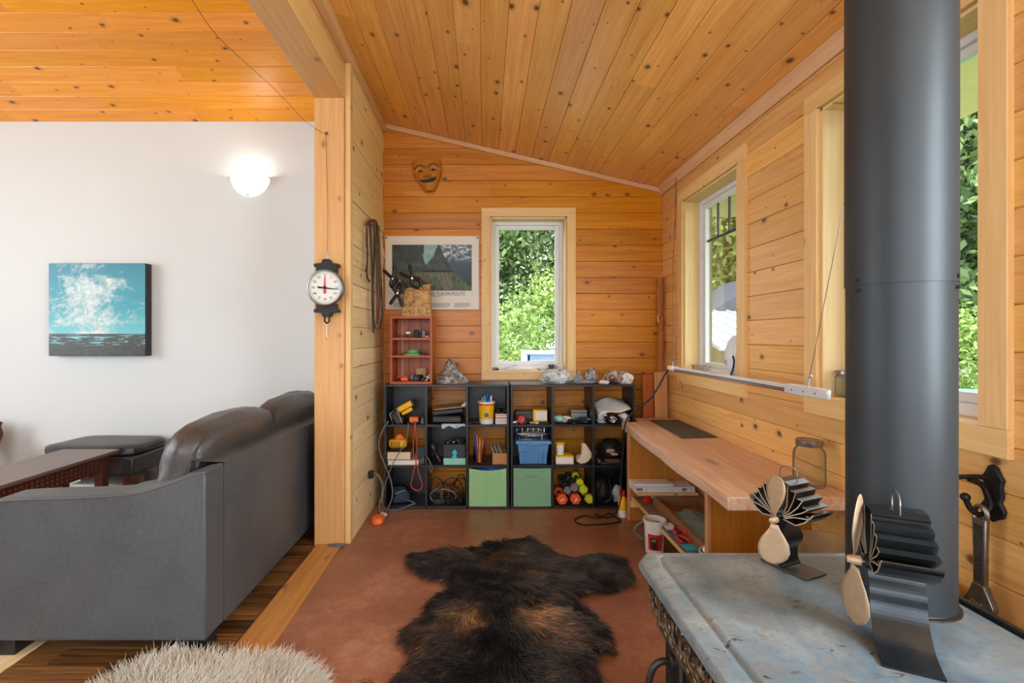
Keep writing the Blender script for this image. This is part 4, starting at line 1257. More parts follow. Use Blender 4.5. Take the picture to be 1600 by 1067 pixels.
def mpoly(name, pts, y0, y1, mat):
    g = G(); n = len(pts)
    g.add([mp(a, b, y0) for a, b in pts] + [mp(a, b, y1) for a, b in pts], [list(range(n)), [n + i for i in range(n)][::-1]] + [[i, (i + 1) % n, n + (i + 1) % n, n + i] for i in range(n)])
    return g.build(name, mat, t, 0.002, 40)
mpoly('mouth', [(-0.062, -0.048), (-0.03, -0.050), (0.01, -0.048), (0.045, -0.040), (0.066, -0.036), (0.06, -0.050), (0.03, -0.066), (-0.005, -0.071), (-0.04, -0.063)], -0.070, -0.089, 'black_rubber')
for s_ in (-1, 1):
    mpoly('eye', [(s_ * 0.033, 0.026), (s_ * 0.048, 0.034), (s_ * 0.068, 0.028), (s_ * 0.05, 0.022)], -0.05, -0.079, 'black_rubber')
    mpoly('nostril', [(s_ * 0.014, -0.022), (s_ * 0.03, -0.018), (s_ * 0.032, -0.030), (s_ * 0.014, -0.034)], -0.06, -0.0865, 'strap_leather')
    g = G().tube(smooth_curve([mp(s_ * a, b, c) for a, b, c in ((0.012, 0.040, -0.094), (0.035, 0.062, -0.095), (0.065, 0.072, -0.086), (0.098, 0.050, -0.052))], 5), 0.0035, 6)
    g.build('eyebrow', 'strap_leather', t)

# ------------------------------------------------------------------ cube shelves
SY0, SY1 = 3.57, 3.87
def cube_unit(x0, label, backs):
    t = T('cube_shelf', label, 'shelf', (x0 + 0.46, 3.72, 0), 0, 'black cube shelves along the back wall')
    Wd, H, th = 0.918, 0.914, 0.016
    p = (Wd - th) / 3
    for i in range(4):
        G().box((x0 + i * p, SY0, 0.0 if i in (0, 3) else 0.02), (x0 + i * p + th, SY1, H - th)).build('upright', 'black_laminate', t, 0.0015, 0)
    G().box((x0, SY0 - 0.002, H - th), (x0 + Wd, SY1, H)).build('top_board', 'black_laminate', t, 0.0015, 0)
    for z in (0.02, 0.02 + 0.2995, 0.02 + 0.599):
        for i in range(3):
            G().box((x0 + i * p + th, SY0 + 0.002, z - 0.016), (x0 + (i + 1) * p, SY1, z)).build('shelf_board', 'black_laminate', t, 0.001, 0)
    for c, r in backs:
        z = 0.02 + 0.2995 * (2 - r)
        G().box((x0 + c * p + th, SY1 - 0.006, z), (x0 + (c + 1) * p, SY1 - 0.001, z + 0.283)).build('back_panel', 'black_laminate', t, 0, 0)
    return t
cube_unit(-0.737, 'black nine-cube shelf nearest the partition, with yellow tools', [(0, 0), (2, 0), (1, 1), (0, 2)])
cube_unit(0.192, 'black nine-cube shelf beside the bench, holding dumbbells and blue tote', [(0, 1), (2, 2)])
R1, R2, R3, TOPZ = 0.619, 0.3195, 0.02, 0.914
def sx(px, Y=3.62): return (px - 757) / F_PX * Y
def zz_(py, Y=3.62): return EYE - (py - 526) / F_PX * Y

# --- left unit, top row
YF = 3.60
t = T('work_light', 'yellow and black work light leaning in the top left cube', 'work light', (sx(622), YF, R1))
M = Matrix.Translation((sx(633), 3.66, R1 + 0.115)) @ Matrix.Rotation(math.radians(-28), 4, 'Y')
G().obox((0, 0, 0.01), (0.12, 0.07, 0.045)).obox((-0.005, 0, -0.03), (0.09, 0.05, 0.03)).xf(M).build('body', 'tool_yellow', t, 0.01)
G().obox((0.066, 0, 0.005), (0.02, 0.072, 0.05)).xf(M).build('end_cap', 'black_plastic', t, 0.006)
hd = G().obox((-0.088, -0.005, -0.035), (0.066, 0.085, 0.10), Matrix.Rotation(math.radians(-10), 4, 'Y')).xf(M).build('lamp_head', 'cast_iron', t, 0.008)
G().tube([M @ Vector(p) for p in ((-0.055, -0.05, 0.03), (-0.12, -0.05, 0.015), (-0.135, -0.05, -0.07), (-0.07, -0.05, -0.09))], 0.004, 6, True).build('bezel', 'steel', hd)
t = T('battery_pack', 'small orange battery block on the top left cube shelf', 'battery', (sx(648), YF, R1))
G().box((sx(640), 3.60, R1 + 0.012), (sx(654), 3.66, R1 + 0.05)).build('body', 'orange', t, 0.004)
G().box((sx(641), 3.605, R1), (sx(653), 3.655, R1 + 0.012)).build('base', 'black_plastic', t, 0.002)
t = T('drill_chuck', 'small grey round chuck beside the orange battery block', 'tool part', (sx(660), YF, R1))
G().lathe([(0, 0), (0.018, 0), (0.018, 0.02), (0.012, 0.028), (0.01, 0.04), (0, 0.04)], (sx(660), 3.63, R1), 16).build('chuck', 'slate_blue', t)
G().cyl((sx(660), 3.63, R1 + .03), (sx(660), 3.63, R1 + 0.055), 0.004, n=8).build('spindle', 'steel', t)
yl = 3.545
P = lambda px, py, y=yl: at(px, py, y)
tag(G().tube(smooth_curve([P(648, 658, 3.60), P(648, 664), P(646, 690), P(646, 710), P(650, 722), P(656, 745), P(660, 758), P(655, 766), P(648, 765), P(642, 758), P(645, 742), P(649, 725), P(652, 708), P(651, 690), P(649, 664), P(650, 659, 3.60)], 5), 0.0032, 7).build('test_lead', 'red_cable', None), 'red cable looped over the edge of the top left cube', 'cable')
tag(G().tube(smooth_curve([P(637, 660, 3.60), P(638, 665), P(636, 684), P(628, 700), P(615, 722), P(606, 745), P(600, 765), P(598, 785), on_floor(600, 798, .008)], 5), 0.0035, 7).build('hanging_cable', 'grey_cable', None), 'thin grey cord hanging from the work light down to the floor', 'cord')
tag(G().tube(smooth_curve([P(607, 658), P(598, 672), P(592, 690), P(594, 708), P(603, 730), P(611, 752), P(613, 775), P(607, 792), on_floor(601, 802, .01), on_floor(594, 800, .01), P(593, 780, 3.50)], 5), 0.005, 7).build('extension_cable', 'grey_cable', None), 'thick grey cord looping beside the left shelf edge', 'cord')
t = T('orange_plug', 'orange extension plug lying on the floor by the partition', 'plug', on_floor(591, 812))
q = on_floor(591, 812, 0.02)
G().blob(q, (0.085, 0.11, 0.06), 3, 0.06, 4, 0.6, p=3).build('plug_body', 'orange', t)
G().tube([q + Vector((0.01, 0.05, 0.0)), q + Vector((0.03, 0.09, 0.0)), q + Vector((0.0, 0.12, 0.0))], 0.013, 8).build('connector', 'white_plastic', t)
# r1c2
t = T('laptop_case', 'black laptop case lying in the top middle cube', 'case', (sx(698), 3.7, R1))
G().obox((sx(698), 3.72, R1 + 0.032), (0.225, 0.24, 0.06)).build('body', 'black_plastic', t, 0.014)
G().obox((sx(700), 3.595, R1 + 0.033), (0.20, 0.006, 0.006)).build('zip', 'dark_steel', t, 0.001)
t = T('black_binder', 'black binder sloping on top of the laptop case', 'binder', (sx(698), 3.7, R1 + 0.06))
G().obox((sx(700), 3.73, R1 + 0.088), (0.225, 0.24, 0.03), Matrix.Rotation(math.radians(-6), 4, 'Y')).build('cover', 'box_black', t, 0.004)
t = T('tan_folder', 'tan paper folder on top of the black binder', 'folder', (sx(702), 3.7, R1 + 0.10))
G().obox((sx(703), 3.72, R1 + 0.1150), (0.235, 0.22, 0.007), Matrix.Rotation(math.radians(-6), 4, 'Y')).build('folder', 'kraft_tan', t, 0.001)
G().obox((sx(726), 3.66, R1 + 0.140), (0.05, 0.05, 0.02), Matrix.Rotation(math.radians(-40), 4, 'Y')).build('tag', 'paper', t, 0.001)
g = G()
n = 16
for i in range(n):
    x0 = sx(691) + (sx(727) - sx(691)) * i / n; x1 = sx(691) + (sx(727) - sx(691)) * (i + 1) / n
    y0 = 3.562 - 0.006 * math.sin(i * 1.1); y1 = 3.562 - 0.006 * math.sin((i + 1) * 1.1)
    z0 = R1 - 0.018 - 0.010 * math.sin(i * .7 + 1) ; z1 = R1 - 0.018 - 0.010 * math.sin((i + 1) * .7 + 1)
    g.add([(x0, 3.6, R1 + 0.003), (x1, 3.6, R1 + 0.003), (x1, y1, R1 + 0.003), (x0, y0, R1 + 0.003), (x1, y1 - .003, z1), (x0, y0 - .003, z0)], [[0, 1, 2, 3], [3, 2, 4, 5]])
o = g.build('cleaning_cloth', 'cloth_blue_white', None); o.modifiers.new('t', 'SOLIDIFY').thickness = 0.002
tag(o, 'pale blue cloth hanging over the edge of the top middle cube', 'cloth')
# r1c3
def tub(name, label, cat, x, y, z, r, h, mat, rim='white_plastic', band=None, parent_parts=True, lid=None):
    t = T(name, label, cat, (x, y, z))
    G().lathe([(0, 0), (r * 0.82, 0), (r * 0.97, h * 0.94), (r * 0.93, h * 0.94), (r * 0.78, 0.006), (0, 0.006)], (x, y, z), 26).build('body', mat, t)
    G().lathe([(r * 0.95, h * 0.93), (r * 1.06, h * 0.93), (r * 1.06, h), (r * 0.97, h)], (x, y, z), 26).build('rim', rim, t)
    if lid:
        G().lathe([(r * 1.09, h * 0.90), (r * 1.09, h * 1.06), (r * 1.0, h * 1.09), (0, h * 1.09)], (x, y, z), 26).build('lid', lid, t)
    return t
x = sx(760)
t = tub('yellow_tub', 'yellow plastic tub of pens in the top right cube', 'tub', x, 3.64, R1, 0.062, 0.165, 'white_plastic')
def band(t, x, y, z, r, h, f0, f1, mat, name='label_band', a0=0, a1=2 * PI):
    rr = lambda f: r * (0.82 + 0.15 * f / 0.94) + 0.0012
    vs_ = []; k = 26
    for f in (f0, f1):
        for i in range(k + 1):
            a = a0 + (a1 - a0) * i / k
            vs_.append((x + rr(f) * math.cos(a), y + rr(f) * math.sin(a), z + f * h))
    G().add(vs_, [[i, i + 1, k + 2 + i, k + 1 + i] for i in range(k)]).build(name, mat, t)
band(t, x, 3.64, R1, 0.062, 0.165, 0.22, 0.84, 'tool_yellow')
band(t, x, 3.64, R1, 0.0625, 0.165, 0.84, 0.90, 'red', 'red_stripe')
band(t, x, 3.64, R1, 0.0632, 0.165, 0.32, 0.50, 'slate_blue', 'printed_square', -PI / 2 - 0.28, -PI / 2 + 0.28)
for i, (dx_, m) in enumerate(((-0.03, 'pink_skin'), (-0.012, 'teal'), (0.006, 'blue'), (0.022, 'blue'), (0.035, 'paper'))):
    tag(G().cyl((x + dx_ * 0.6, 3.63, R1 + 0.02), (x + dx_, 3.62, R1 + 0.185 + 0.012 * ((i * 7) % 3)), 0.007, n=8).lathe([(0.007, 0), (0.003, 0.012), (0, 0.013)], (x + dx_, 3.62, R1 + 0.185 + 0.012 * ((i * 7) % 3)), 8).build('marker_pen', m, None), {'pink_skin': 'pink', 'teal': 'turquoise', 'blue': 'blue', 'paper': 'white'}[m] + ' marker pen standing in the yellow plastic tub', 'pen', 'pens in the yellow tub')
x0, x1 = sx(774), sx(795)
t = T('pill_box', 'small white box with red stripes beside the yellow tub', 'box', ((x0 + x1) / 2, 3.63, R1))
G().box((x0, 3.60, R1), (x1, 3.70, R1 + 0.072)).build('carton', 'paper', t, 0.001)
G().box((x0 - .001, 3.599, R1 + 0.042), (x1 + .001, 3.701, R1 + 0.05)).box((x0 - .001, 3.599, R1 + 0.060), (x1 + .001, 3.701, R1 + 0.066)).build('stripe', 'red', t, 0, 0)
g = G()
for i in range(9): g.box((x0 + 0.008 + i * 0.0095, 3.5985, R1 + 0.008), (x0 + 0.0105 + i * 0.0095, 3.60, R1 + 0.036))
g.build('print', 'ink_grey', t, 0, 0)
t = T('headphones', 'black headphones lying on the small striped box', 'headphones', ((x0 + x1) / 2, 3.65, R1 + 0.072))
for dx_ in (-0.03, 0.025):
    G().blob(((x0 + x1) / 2 + dx_, 3.65, R1 + 0.092), (0.05, 0.06, 0.042), 2, 0.05, 4).build('earcup', 'black_plastic', t)
G().tube([((x0 + x1) / 2 + 0.05 * math.cos(a), 3.66, R1 + 0.088 + 0.03 * math.sin(a)) for a in [PI * k / 10 for k in range(11)]], 0.005, 6).build('headband', 'black_plastic', t)
t = T('key_ring', 'dark keys and odds and ends left of the yellow tub', 'keys', (sx(741), 3.62, R1))
for i in range(5):
    G().obox((sx(735 + i * 3), 3.61 + 0.02 * (i % 2), R1 + 0.007 + 0.005 * (i % 3)), (0.035, 0.012, 0.006), Rz(i * 0.9)).build('key', 'dark_steel' if i % 2 else 'strap_leather', t, 0.001)
# r2c1
t = T('cordless_drill', 'yellow and black cordless tool lying on the books', 'power tool', (sx(622), 3.66, R2 + 0.105))
bz = R2 + 0.102
G().obox((sx(621), 3.66, bz + 0.045), (0.135, 0.09, 0.062)).build('body', 'tool_yellow', t, 0.018)
g = G()
for i in range(5): g.obox((sx(612) + i * 0.014, 3.612, bz + 0.045), (0.005, 0.006, 0.04))
g.build('vents', 'black_plastic', t, 0, 0)
G().prism([(sx(616), bz + 0.074), (sx(633), bz + 0.080), (sx(626), bz + 0.118), (sx(620), bz + 0.112)], -3.63, -3.70, XZ).build('handle', 'orange', t, 0.005)
G().obox((sx(622), 3.66, bz + 0.008), (0.11, 0.07, 0.014)).build('base', 'black_plastic', t, 0.003)
for i, (z0, h, x0, x1, m, lab) in enumerate(((R2, 0.035, 606, 655, 'white_plastic', 'thick white book at the bottom of the stack in the cube'), (R2 + 0.036, 0.062, 605, 642, 'strap_leather', 'thick old book with cream pages under the yellow tool'))):
    t = T('book', lab, 'book', (sx((x0 + x1) / 2), 3.68, z0), 0, 'books under the yellow tool')
    a, b = sx(x0, 3.6), sx(x1, 3.6)
    G().box((a, 3.585, z0), (b, 3.80, z0 + 0.004)).box((a, 3.585, z0 + h - 0.004), (b, 3.80, z0 + h)).box((a, 3.796, z0), (b, 3.80, z0 + h)).build('cover', m if i else 'paper', t, 0.001)
    G().box((a + 0.003, 3.59, z0 + 0.004), (b - 0.003, 3.796, z0 + h - 0.004)).build('pages', 'paper_cream' if i else 'paper', t, 0, 0)
t = T('smartphone', 'dark phone leaning on the books behind the red cable', 'phone', (sx(658), 3.6, R2))
M = Matrix.Translation((sx(658), 3.60, R2 + 0.088)) @ Matrix.Rotation(math.radians(-32), 4, 'Y') @ Matrix.Rotation(math.radians(-25), 4, 'X')
G().obox((0, 0, 0), (0.075, 0.008, 0.075)).xf(M).build('body', 'black_plastic', t, 0.004)
G().obox((0, -0.0046, 0), (0.068, 0.001, 0.068)).xf(M).build('screen', 'navy', t, 0, 0)
G().box((sx(655), 3.60, R2), (sx(664), 3.67, R2 + 0.06)).build('stand', 'dark_steel', t, 0.003)
# r2c2
t = T('flashlight', 'black flashlight leaning in the middle cube', 'flashlight', (sx(686), 3.62, R2))
a = Vector((sx(688), 3.60, R2 + 0.018)); b = Vector((sx(675), 3.66, R2 + 0.125)); dv = (b - a)
G().tube([a, a + dv * 0.1, a + dv * 0.7, a + dv * 0.78, b], [0.013, 0.016, 0.016, 0.024, 0.026], 14).build('barrel', 'black_plastic', t)
G().tube([b, b + dv * 0.02], [0.022, 0.021], 14).build('lens', 'steel', t)
G().tube([a + dv * 0.3 + Vector((0, -.012, 0)), a + dv * 0.36 + Vector((0, -.012, 0))], [0.008, 0.008], 8).build('switch', 'steel', t)
x0, x1 = sx(693, 3.6), sx(727.5, 3.6)
t = T('game_box', 'black and mint box with a blue chess knight emblem', 'box', ((x0 + x1) / 2, 3.66, R2))
G().box((x0, 3.59, R2 + 0.048), (x1, 3.74, R2 + 0.15)).build('upper_carton', 'box_black', t, 0.003)
G().box((x0, 3.589, R2), (x1, 3.741, R2 + 0.048)).build('lower_band', 'mint', t, 0.002)
kc = ((x0 + x1) / 2, R2 + 0.082)
kn = [(-0.017, -0.03), (0.017, -0.03), (0.017, -0.024), (0.011, -0.020), (0.013, -0.006), (0.018, 0.004), (0.016, 0.014), (0.006, 0.024), (0.001, 0.036), (-0.003, 0.026), (-0.012, 0.016), (-0.019, 0.006), (-0.013, 0.001), (-0.004, 0.006), (-0.009, -0.006), (-0.012, -0.020), (-0.017, -0.024)]
G().prism([(kc[0] + a * 1.05, kc[1] + b * 1.05) for a, b in kn], -3.59, -3.5885, XZ).build('knight_emblem', 'teal', t, 0, 0)
t = T('metal_puzzle', 'little grey metal parts on top of the knight box', 'metal parts', ((x0 + x1) / 2, 3.66, R2 + 0.15))
for i in range(8):
    G().obox((x0 + 0.03 + i * 0.015, 3.62 + 0.02 * (i % 3), R2 + 0.158 + 0.006 * (i % 2)), (0.016, 0.02, 0.014), Rz(i)).build('piece', 'steel' if i % 2 else 'dark_steel', t, 0.001)
tag(G().tube(smooth_curve([(sx(669), 3.58, R2 + 0.06), (sx(674), 3.56, R2 + 0.02), (sx(677), 3.553, R2 - 0.02), (sx(675), 3.553, R2 - 0.045), (sx(673), 3.553, R2 - 0.01), (sx(671), 3.58, R2 + 0.006)], 5), 0.0035, 6).build('charger_lead', 'grey_cable', None), 'short grey lead looped over the edge below the flashlight', 'cable')
# r2c3
x = sx(749)
t = T('pen_jar', 'cut glass jar full of pens in the middle row', 'jar', (x, 3.63, R2))
G().lathe([(0, 0.004), (0.036, 0.0), (0.044, 0.03), (0.044, 0.125), (0.048, 0.135), (0.046, 0.135), (0.041, 0.125), (0.041, 0.03), (0.034, 0.008), (0, 0.008)], (x, 3.63, R2), 20).build('glass', 'jar_glass', t)
g = G()
for i in range(14):
    a = i * 2 * PI / 14
    g.obox((x + 0.0445 * math.cos(a), 3.63 + 0.0445 * math.sin(a), R2 + 0.075), (0.004, 0.01, 0.08), Rz(a))
g.build('facets', 'jar_glass', t, 0.001)
pm = ['navy', 'blue', 'tool_yellow', 'paper', 'blue', 'red', 'dark_steel', 'orange', 'navy']
for i, m in enumerate(pm):
    a = i * 2.4; r = 0.025
    b0 = Vector((x + 0.012 * math.cos(a), 3.63 + 0.012 * math.sin(a), R2 + 0.012)); b1 = Vector((x + 0.043 * math.cos(a), 3.63 + 0.03 * math.sin(a), R2 + 0.17 + 0.025 * ((i * 5) % 3)))
    tag(G().tube([b0, b0 + (b1 - b0) * 0.92, b1], [0.0055, 0.0055, 0.002], 7).build('pen', m, None), {'navy': 'dark navy', 'blue': 'blue', 'tool_yellow': 'yellow', 'paper': 'white', 'red': 'red', 'dark_steel': 'grey metal', 'orange': 'orange'}[m] + ' pen standing in the cut glass jar', 'pen', 'pens in the glass jar')
x0, x1 = sx(769, 3.6), sx(794, 3.6)
t = T('card_box', 'open cardboard box of cards beside the pen jar', 'box', ((x0 + x1) / 2, 3.66, R2))
g = G().box((x0, 3.59, R2), (x1, 3.594, R2 + 0.085)).box((x0, 3.72, R2), (x1, 3.724, R2 + 0.085)).box((x1 - 0.004, 3.59, R2), (x1, 3.724, R2 + 0.125)).box((x0, 3.59, R2), (x0 + .004, 3.724, R2 + 0.085)).box((x0, 3.59, R2), (x1, 3.724, R2 + 0.004))
g.build('box', 'cardboard', t, 0.0005)
for i in range(6):
    tag(G().obox((x0 + 0.012 + i * 0.013, 3.655, R2 + 0.085), (0.003, 0.11, 0.10 + 0.008 * (i % 3)), Matrix.Rotation(math.radians(-22), 4, 'Y')).build('index_card', 'paper' if i % 2 == 0 else 'ink_grey', None, 0, 0), ('white' if i % 2 == 0 else 'grey') + ' paper card leaning in the small cardboard box', 'card', 'cards in the cardboard box')
# r3c1
t = T('battery_charger', 'dark blue battery charger in the bottom left cube', 'charger', (sx(622), 3.62, R3))
g = G().prism([(0, 0), (0.13, 0), (0.135, 0.055), (0.11, 0.085), (0.02, 0.06), (0, 0.03)], -0.07, 0.07, Matrix(((1, 0, 0, 0), (0, 0, -1, 0), (0, 1, 0, 0), (0, 0, 0, 1))))
M = Matrix.Translation((sx(609), 3.68, R3)) @ Rz(0.35)
g.xf(M).build('body', 'navy', t, 0.012)
G().obox((0.06, -0.02, 0.078), (0.085, 0.07, 0.02), Matrix.Rotation(math.radians(-14), 4, 'Y')).xf(M).build('cradle', 'slate_blue', t, 0.005)
G().obox((0.05, 0.04, 0.085), (0.07, 0.04, 0.03), Matrix.Rotation(math.radians(-14), 4, 'Y')).xf(M).build('latch', 'black_plastic', t, 0.004)
G().tube(smooth_curve([(sx(636), 3.62, R3 + 0.03), (sx(650), 3.58, R3 + 0.02), (sx(645), 3.55, R3 + 0.02), (sx(625), 3.535, 0.008), (sx(608), 3.53, 0.006), (sx(604), 3.55, 0.02)], 5), 0.005, 6).build('cord', 'grey_cable', t)
# r3c2 cables
for i in range(11):
    pts = []
    cx_, cz_ = sx(680 + (i * 13) % 45), R3 + 0.03
    r = 0.05 + 0.02 * (i % 3)
    a0 = i * 1.3
    for k in range(10):
        a = a0 + k * 0.75
        pts.append((max(sx(671), min(sx(727), cx_ + r * math.cos(a))), 3.66 + 0.05 * math.sin(a * 0.7 + i), max(R3 + 0.006, cz_ + 0.03 + (0.05 + 0.03 * (i % 4)) * math.sin(a))))
    tag(G().tube(smooth_curve(pts, 4), 0.0035 if i % 4 else 0.0045, 6).build('coiled_cable', 'black_rubber' if i % 4 else 'grey_cable', None), 'tangled cable in the bottom middle cube', 'cable', 'tangled cables in the bottom cube')
t = T('power_adapter', 'black power adapters under the tangled cables', 'adapter', (sx(700), 3.62, R3))
for i, (px, w) in enumerate(((684, 0.06), (703, 0.075), (720, 0.05))):
    G().obox((sx(px), 3.63, R3 + 0.02), (w, 0.05, 0.04), Rz(i * 0.5)).build('body', 'black_plastic', t, 0.005)
# fabric bins
def fabric_bin(x0, x1, z1, mat, label, handle):
    t = T('fabric_bin', label, 'storage bin', ((x0 + x1) / 2, 3.7, R3), 0, 'green fabric bins in the bottom row')
    y0, y1 = 3.572, 3.84
    g = G(); n = 10
    for (ya, yb) in ((y0, y0 + 0.006), (y1 - 0.006, y1)):
        prev = None
        for i in range(n + 1):
            f = i / n; x = x0 + (x1 - x0) * f; sag = 0.016 * math.sin(PI * f) if not handle else 0.003 * math.sin(PI * f)
            bul = -0.006 * math.sin(PI * f)
            cur = [(x, ya + bul, R3), (x, yb + bul, R3), (x, yb + bul, z1 - sag), (x, ya + bul, z1 - sag)]
            if prev: g.add(prev + cur, [[0, 4, 7, 3], [1, 2, 6, 5], [3, 7, 6, 2], [0, 1, 5, 4]])
            prev = cur
    g.box((x0, y0, R3), (x0 + 0.005, y1, z1)).box((x1 - 0.005, y0, R3), (x1, y1, z1)).box((x0, y0, R3), (x1, y1, R3 + 0.004))
    b = g.build('body', mat, t)
    G().tube([((x0 + x1) / 2, y0 - 0.006, R3 + 0.004), ((x0 + x1) / 2, y0 - 0.007, z1 - 0.018 if not handle else R3 + 0.02)], 0.0014, 5).build('fold', mat, b)
    if handle:
        c = (x0 + x1) / 2 - 0.01
        G().tube(smooth_curve([(c - 0.035, y0 - 0.004, z1 - 0.052), (c - 0.02, y0 - 0.014, z1 - 0.05), (c + 0.01, y0 - 0.016, z1 - 0.056), (c + 0.04, y0 - 0.004, z1 - 0.05)], 4), 0.006, 7).build('handle', mat, t)
        G().box((c - 0.065, y0 - 0.009, z1 - 0.056), (c - 0.03, y0 - 0.004, z1 - 0.046)).box((c + 0.035, y0 - 0.009, z1 - 0.054), (c + 0.065, y0 - 0.004, z1 - 0.044)).build('handle_patch', mat, t, 0.001)
    return t
x0, x1 = -0.737 + 2 * 0.3007 + 0.022, -0.737 + 3 * 0.3007 - 0.004
fabric_bin(x0, x1, 0.298, 'bin_green', 'light green fabric bin with blue cloth on top', False)
tag(G().blob(((x0 + x1) / 2 + 0.01, 3.70, 0.283), (0.235, 0.20, 0.055), 6, 0.14, 6).build('blue_cloth', 'blue', None), 'crumpled blue cloth in the light green bin', 'cloth')
x0, x1 = 0.192 + 0.022, 0.192 + 0.3007 - 0.004
fabric_bin(x0, x1, 0.300, 'bin_green_dull', 'closed green fabric bin with a tied handle', True)

# --- right unit, top row
def bits(name, label, cat, px, z, spec, y=3.62):
    t = T(name, label, cat, (sx(px), y, z))
    for i, (nm, p, dy, dz, size, mat, rot) in enumerate(spec):
        M = Matrix.Rotation(rot, 4, 'Z') if not isinstance(rot, tuple) else Matrix.Rotation(rot[0], 4, rot[1])
        G().obox((sx(p, y), y + dy, z + dz), size, M).build(nm, mat, t, min(size) * 0.2)
    return t
t = T('tape_roll', 'red tape roll on the top shelf above the blue tote', 'tape', (sx(814), 3.62, R1))
Mt = Matrix.Rotation(PI / 2, 4, 'X') @ Matrix.Rotation(0.35, 4, 'Y')
G().lathe([(0.014, -0.014), (0.03, -0.014), (0.03, 0.014), (0.014, 0.014), (0.014, -0.014)], (sx(814), 3.62, R1 + 0.032), 22, Mt).build('roll', 'red', t)
G().lathe([(0.012, -0.013), (0.0138, -0.013), (0.0138, 0.013), (0.012, 0.013)], (sx(814), 3.62, R1 + 0.032), 18, Mt).build('core', 'paper', t)
bits('utility_knife', 'white and black handled knife lying left of the red tape', 'knife', 806, R1, [('handle', 806, 0, 0.012, (0.06, 0.018, 0.016), 'white_plastic', 0.7), ('grip', 803, 0.0, 0.030, (0.05, 0.014, 0.014), 'black_plastic', 1.2), ('blade', 810, -0.012, 0.012, (0.03, 0.01, 0.003), 'steel', 0.7)])
bits('socket_bits', 'handful of dark sockets and bits between tape and carton', 'sockets', 826, R1, [('socket', 821, 0, 0.012, (0.02, 0.02, 0.024), 'dark_steel', 0.3), ('socket', 825, 0.02, 0.016, (0.022, 0.022, 0.032), 'black_plastic', 0.6), ('socket', 829, -0.01, 0.010, (0.018, 0.018, 0.02), 'steel', 0.1), ('bit', 834, -0.012, 0.008, (0.04, 0.010, 0.012), 'pink_skin', 0.2), ('bit', 840, -0.014, 0.007, (0.03, 0.012, 0.012), 'paper', -0.3), ('driver', 849, -0.014, 0.009, (0.075, 0.02, 0.018), 'black_plastic', 0.05)])
x0, x1 = sx(833, 3.65), sx(855, 3.65)
t = T('yellow_carton', 'yellow and white carton above the blue tote', 'carton', ((x0 + x1) / 2, 3.68, R1))
G().box((x0, 3.65, R1 + 0.0), (x1, 3.76, R1 + 0.096)).build('carton', 'tool_yellow', t, 0.001)
G().box((x0 + 0.016, 3.648, R1 + 0.02), (x1 - 0.002, 3.65, R1 + 0.085)).build('label_panel', 'paper', t, 0, 0)
t = T('grey_case', 'long grey plastic case behind the red tape roll', 'case', (sx(821), 3.76, R1))
G().box((sx(805, 3.76), 3.74, R1), (sx(832, 3.76), 3.83, R1 + 0.075)).build('body', 'dark_steel', t, 0.006)
G().box((sx(805, 3.76) - .001, 3.739, R1 + 0.045), (sx(832, 3.76) + .001, 3.831, R1 + 0.05)).build('seam', 'black_plastic', t, 0, 0)
# r1c2
t = T('bits_bag', 'colourful crumpled packet in the top centre cube', 'packet', (sx(878), 3.62, R1))
for i, (p, dz, sz, m) in enumerate(((873, 0.035, (0.08, 0.08, 0.05), 'mint'), (880, 0.02, (0.09, 0.07, 0.035), 'pink_skin'), (886, 0.03, (0.08, 0.07, 0.04), 'paper'), (871, 0.022, (0.04, 0.05, 0.04), 'navy'), (890, 0.015, (0.08, 0.06, 0.03), 'black_plastic'))):
    G().blob((sx(p), 3.63 + 0.02 * (i % 3), R1 + dz), sz, i, 0.18, 4, 0.8).build('packet', m, t)
x0, x1 = sx(892, 3.7), sx(918, 3.7)
t = T('cash_box', 'small grey metal box in the top centre cube', 'metal box', ((x0 + x1) / 2, 3.72, R1))
G().box((x0, 3.70, R1), (x1, 3.80, R1 + 0.068)).build('body', 'steel', t, 0.004)
G().box((x0 - .001, 3.698, R1 + 0.068), (x1 + .001, 3.802, R1 + 0.09)).build('lid', 'steel', t, 0.004)
t = T('work_gloves', 'black and grey work gloves in front of the metal box', 'gloves', (sx(908), 3.62, R1))
for i, (p, dz) in enumerate(((905, 0.016), (911, 0.030))):
    pb_ = Vector((sx(p), 3.63 + 0.02 * i, R1 + dz))
    G().blob(pb_, (0.075, 0.07, 0.03), i, 0.08, 5, 0.8).build('palm', 'navy' if i else 'black_plastic', t)
    for k in range(4):
        G().tube([pb_ + Vector((0.03, -0.022 + k * 0.014, 0)), pb_ + Vector((0.055, -0.024 + k * 0.015, 0)), pb_ + Vector((0.068, -0.025 + k * 0.016, -0.004))], [0.009, 0.008, 0.005], 7).build('finger', 'slate_blue' if i else 'black_plastic', t)
# r1c3
t = T('plastic_sleeve', 'shiny white plastic sleeve leaning in the top end cube', 'sleeve', (sx(955), 3.68, R1))
n = 10; g = G(); vs_ = []
for i in range(n + 1):
    for j in range(n + 1):
        a, b = i / n, j / n
        vs_.append((sx(934) + 0.24 * a, 3.60 + 0.2 * b, R1 + 0.05 + 0.075 * a * (1 - 0.5 * a) * 1.4 + 0.09 * b * (1 - 0.3 * a) + 0.012 * math.sin(a * 7 + b * 5)))
g.add(vs_, [[i * (n + 1) + j, i * (n + 1) + j + 1, (i + 1) * (n + 1) + j + 1, (i + 1) * (n + 1) + j] for i in range(n) for j in range(n)])
o = g.build('sleeve', 'white_plastic', t); o.modifiers.new('t', 'SOLIDIFY').thickness = 0.003
G().box((sx(936), 3.66, R1), (sx(950), 3.82, R1 + 0.10)).build('backing', 'paper', t, 0.002)
t = T('patterned_scarf', 'rolled white cloth with black pattern under the plastic sleeve', 'cloth', (sx(960), 3.62, R1))
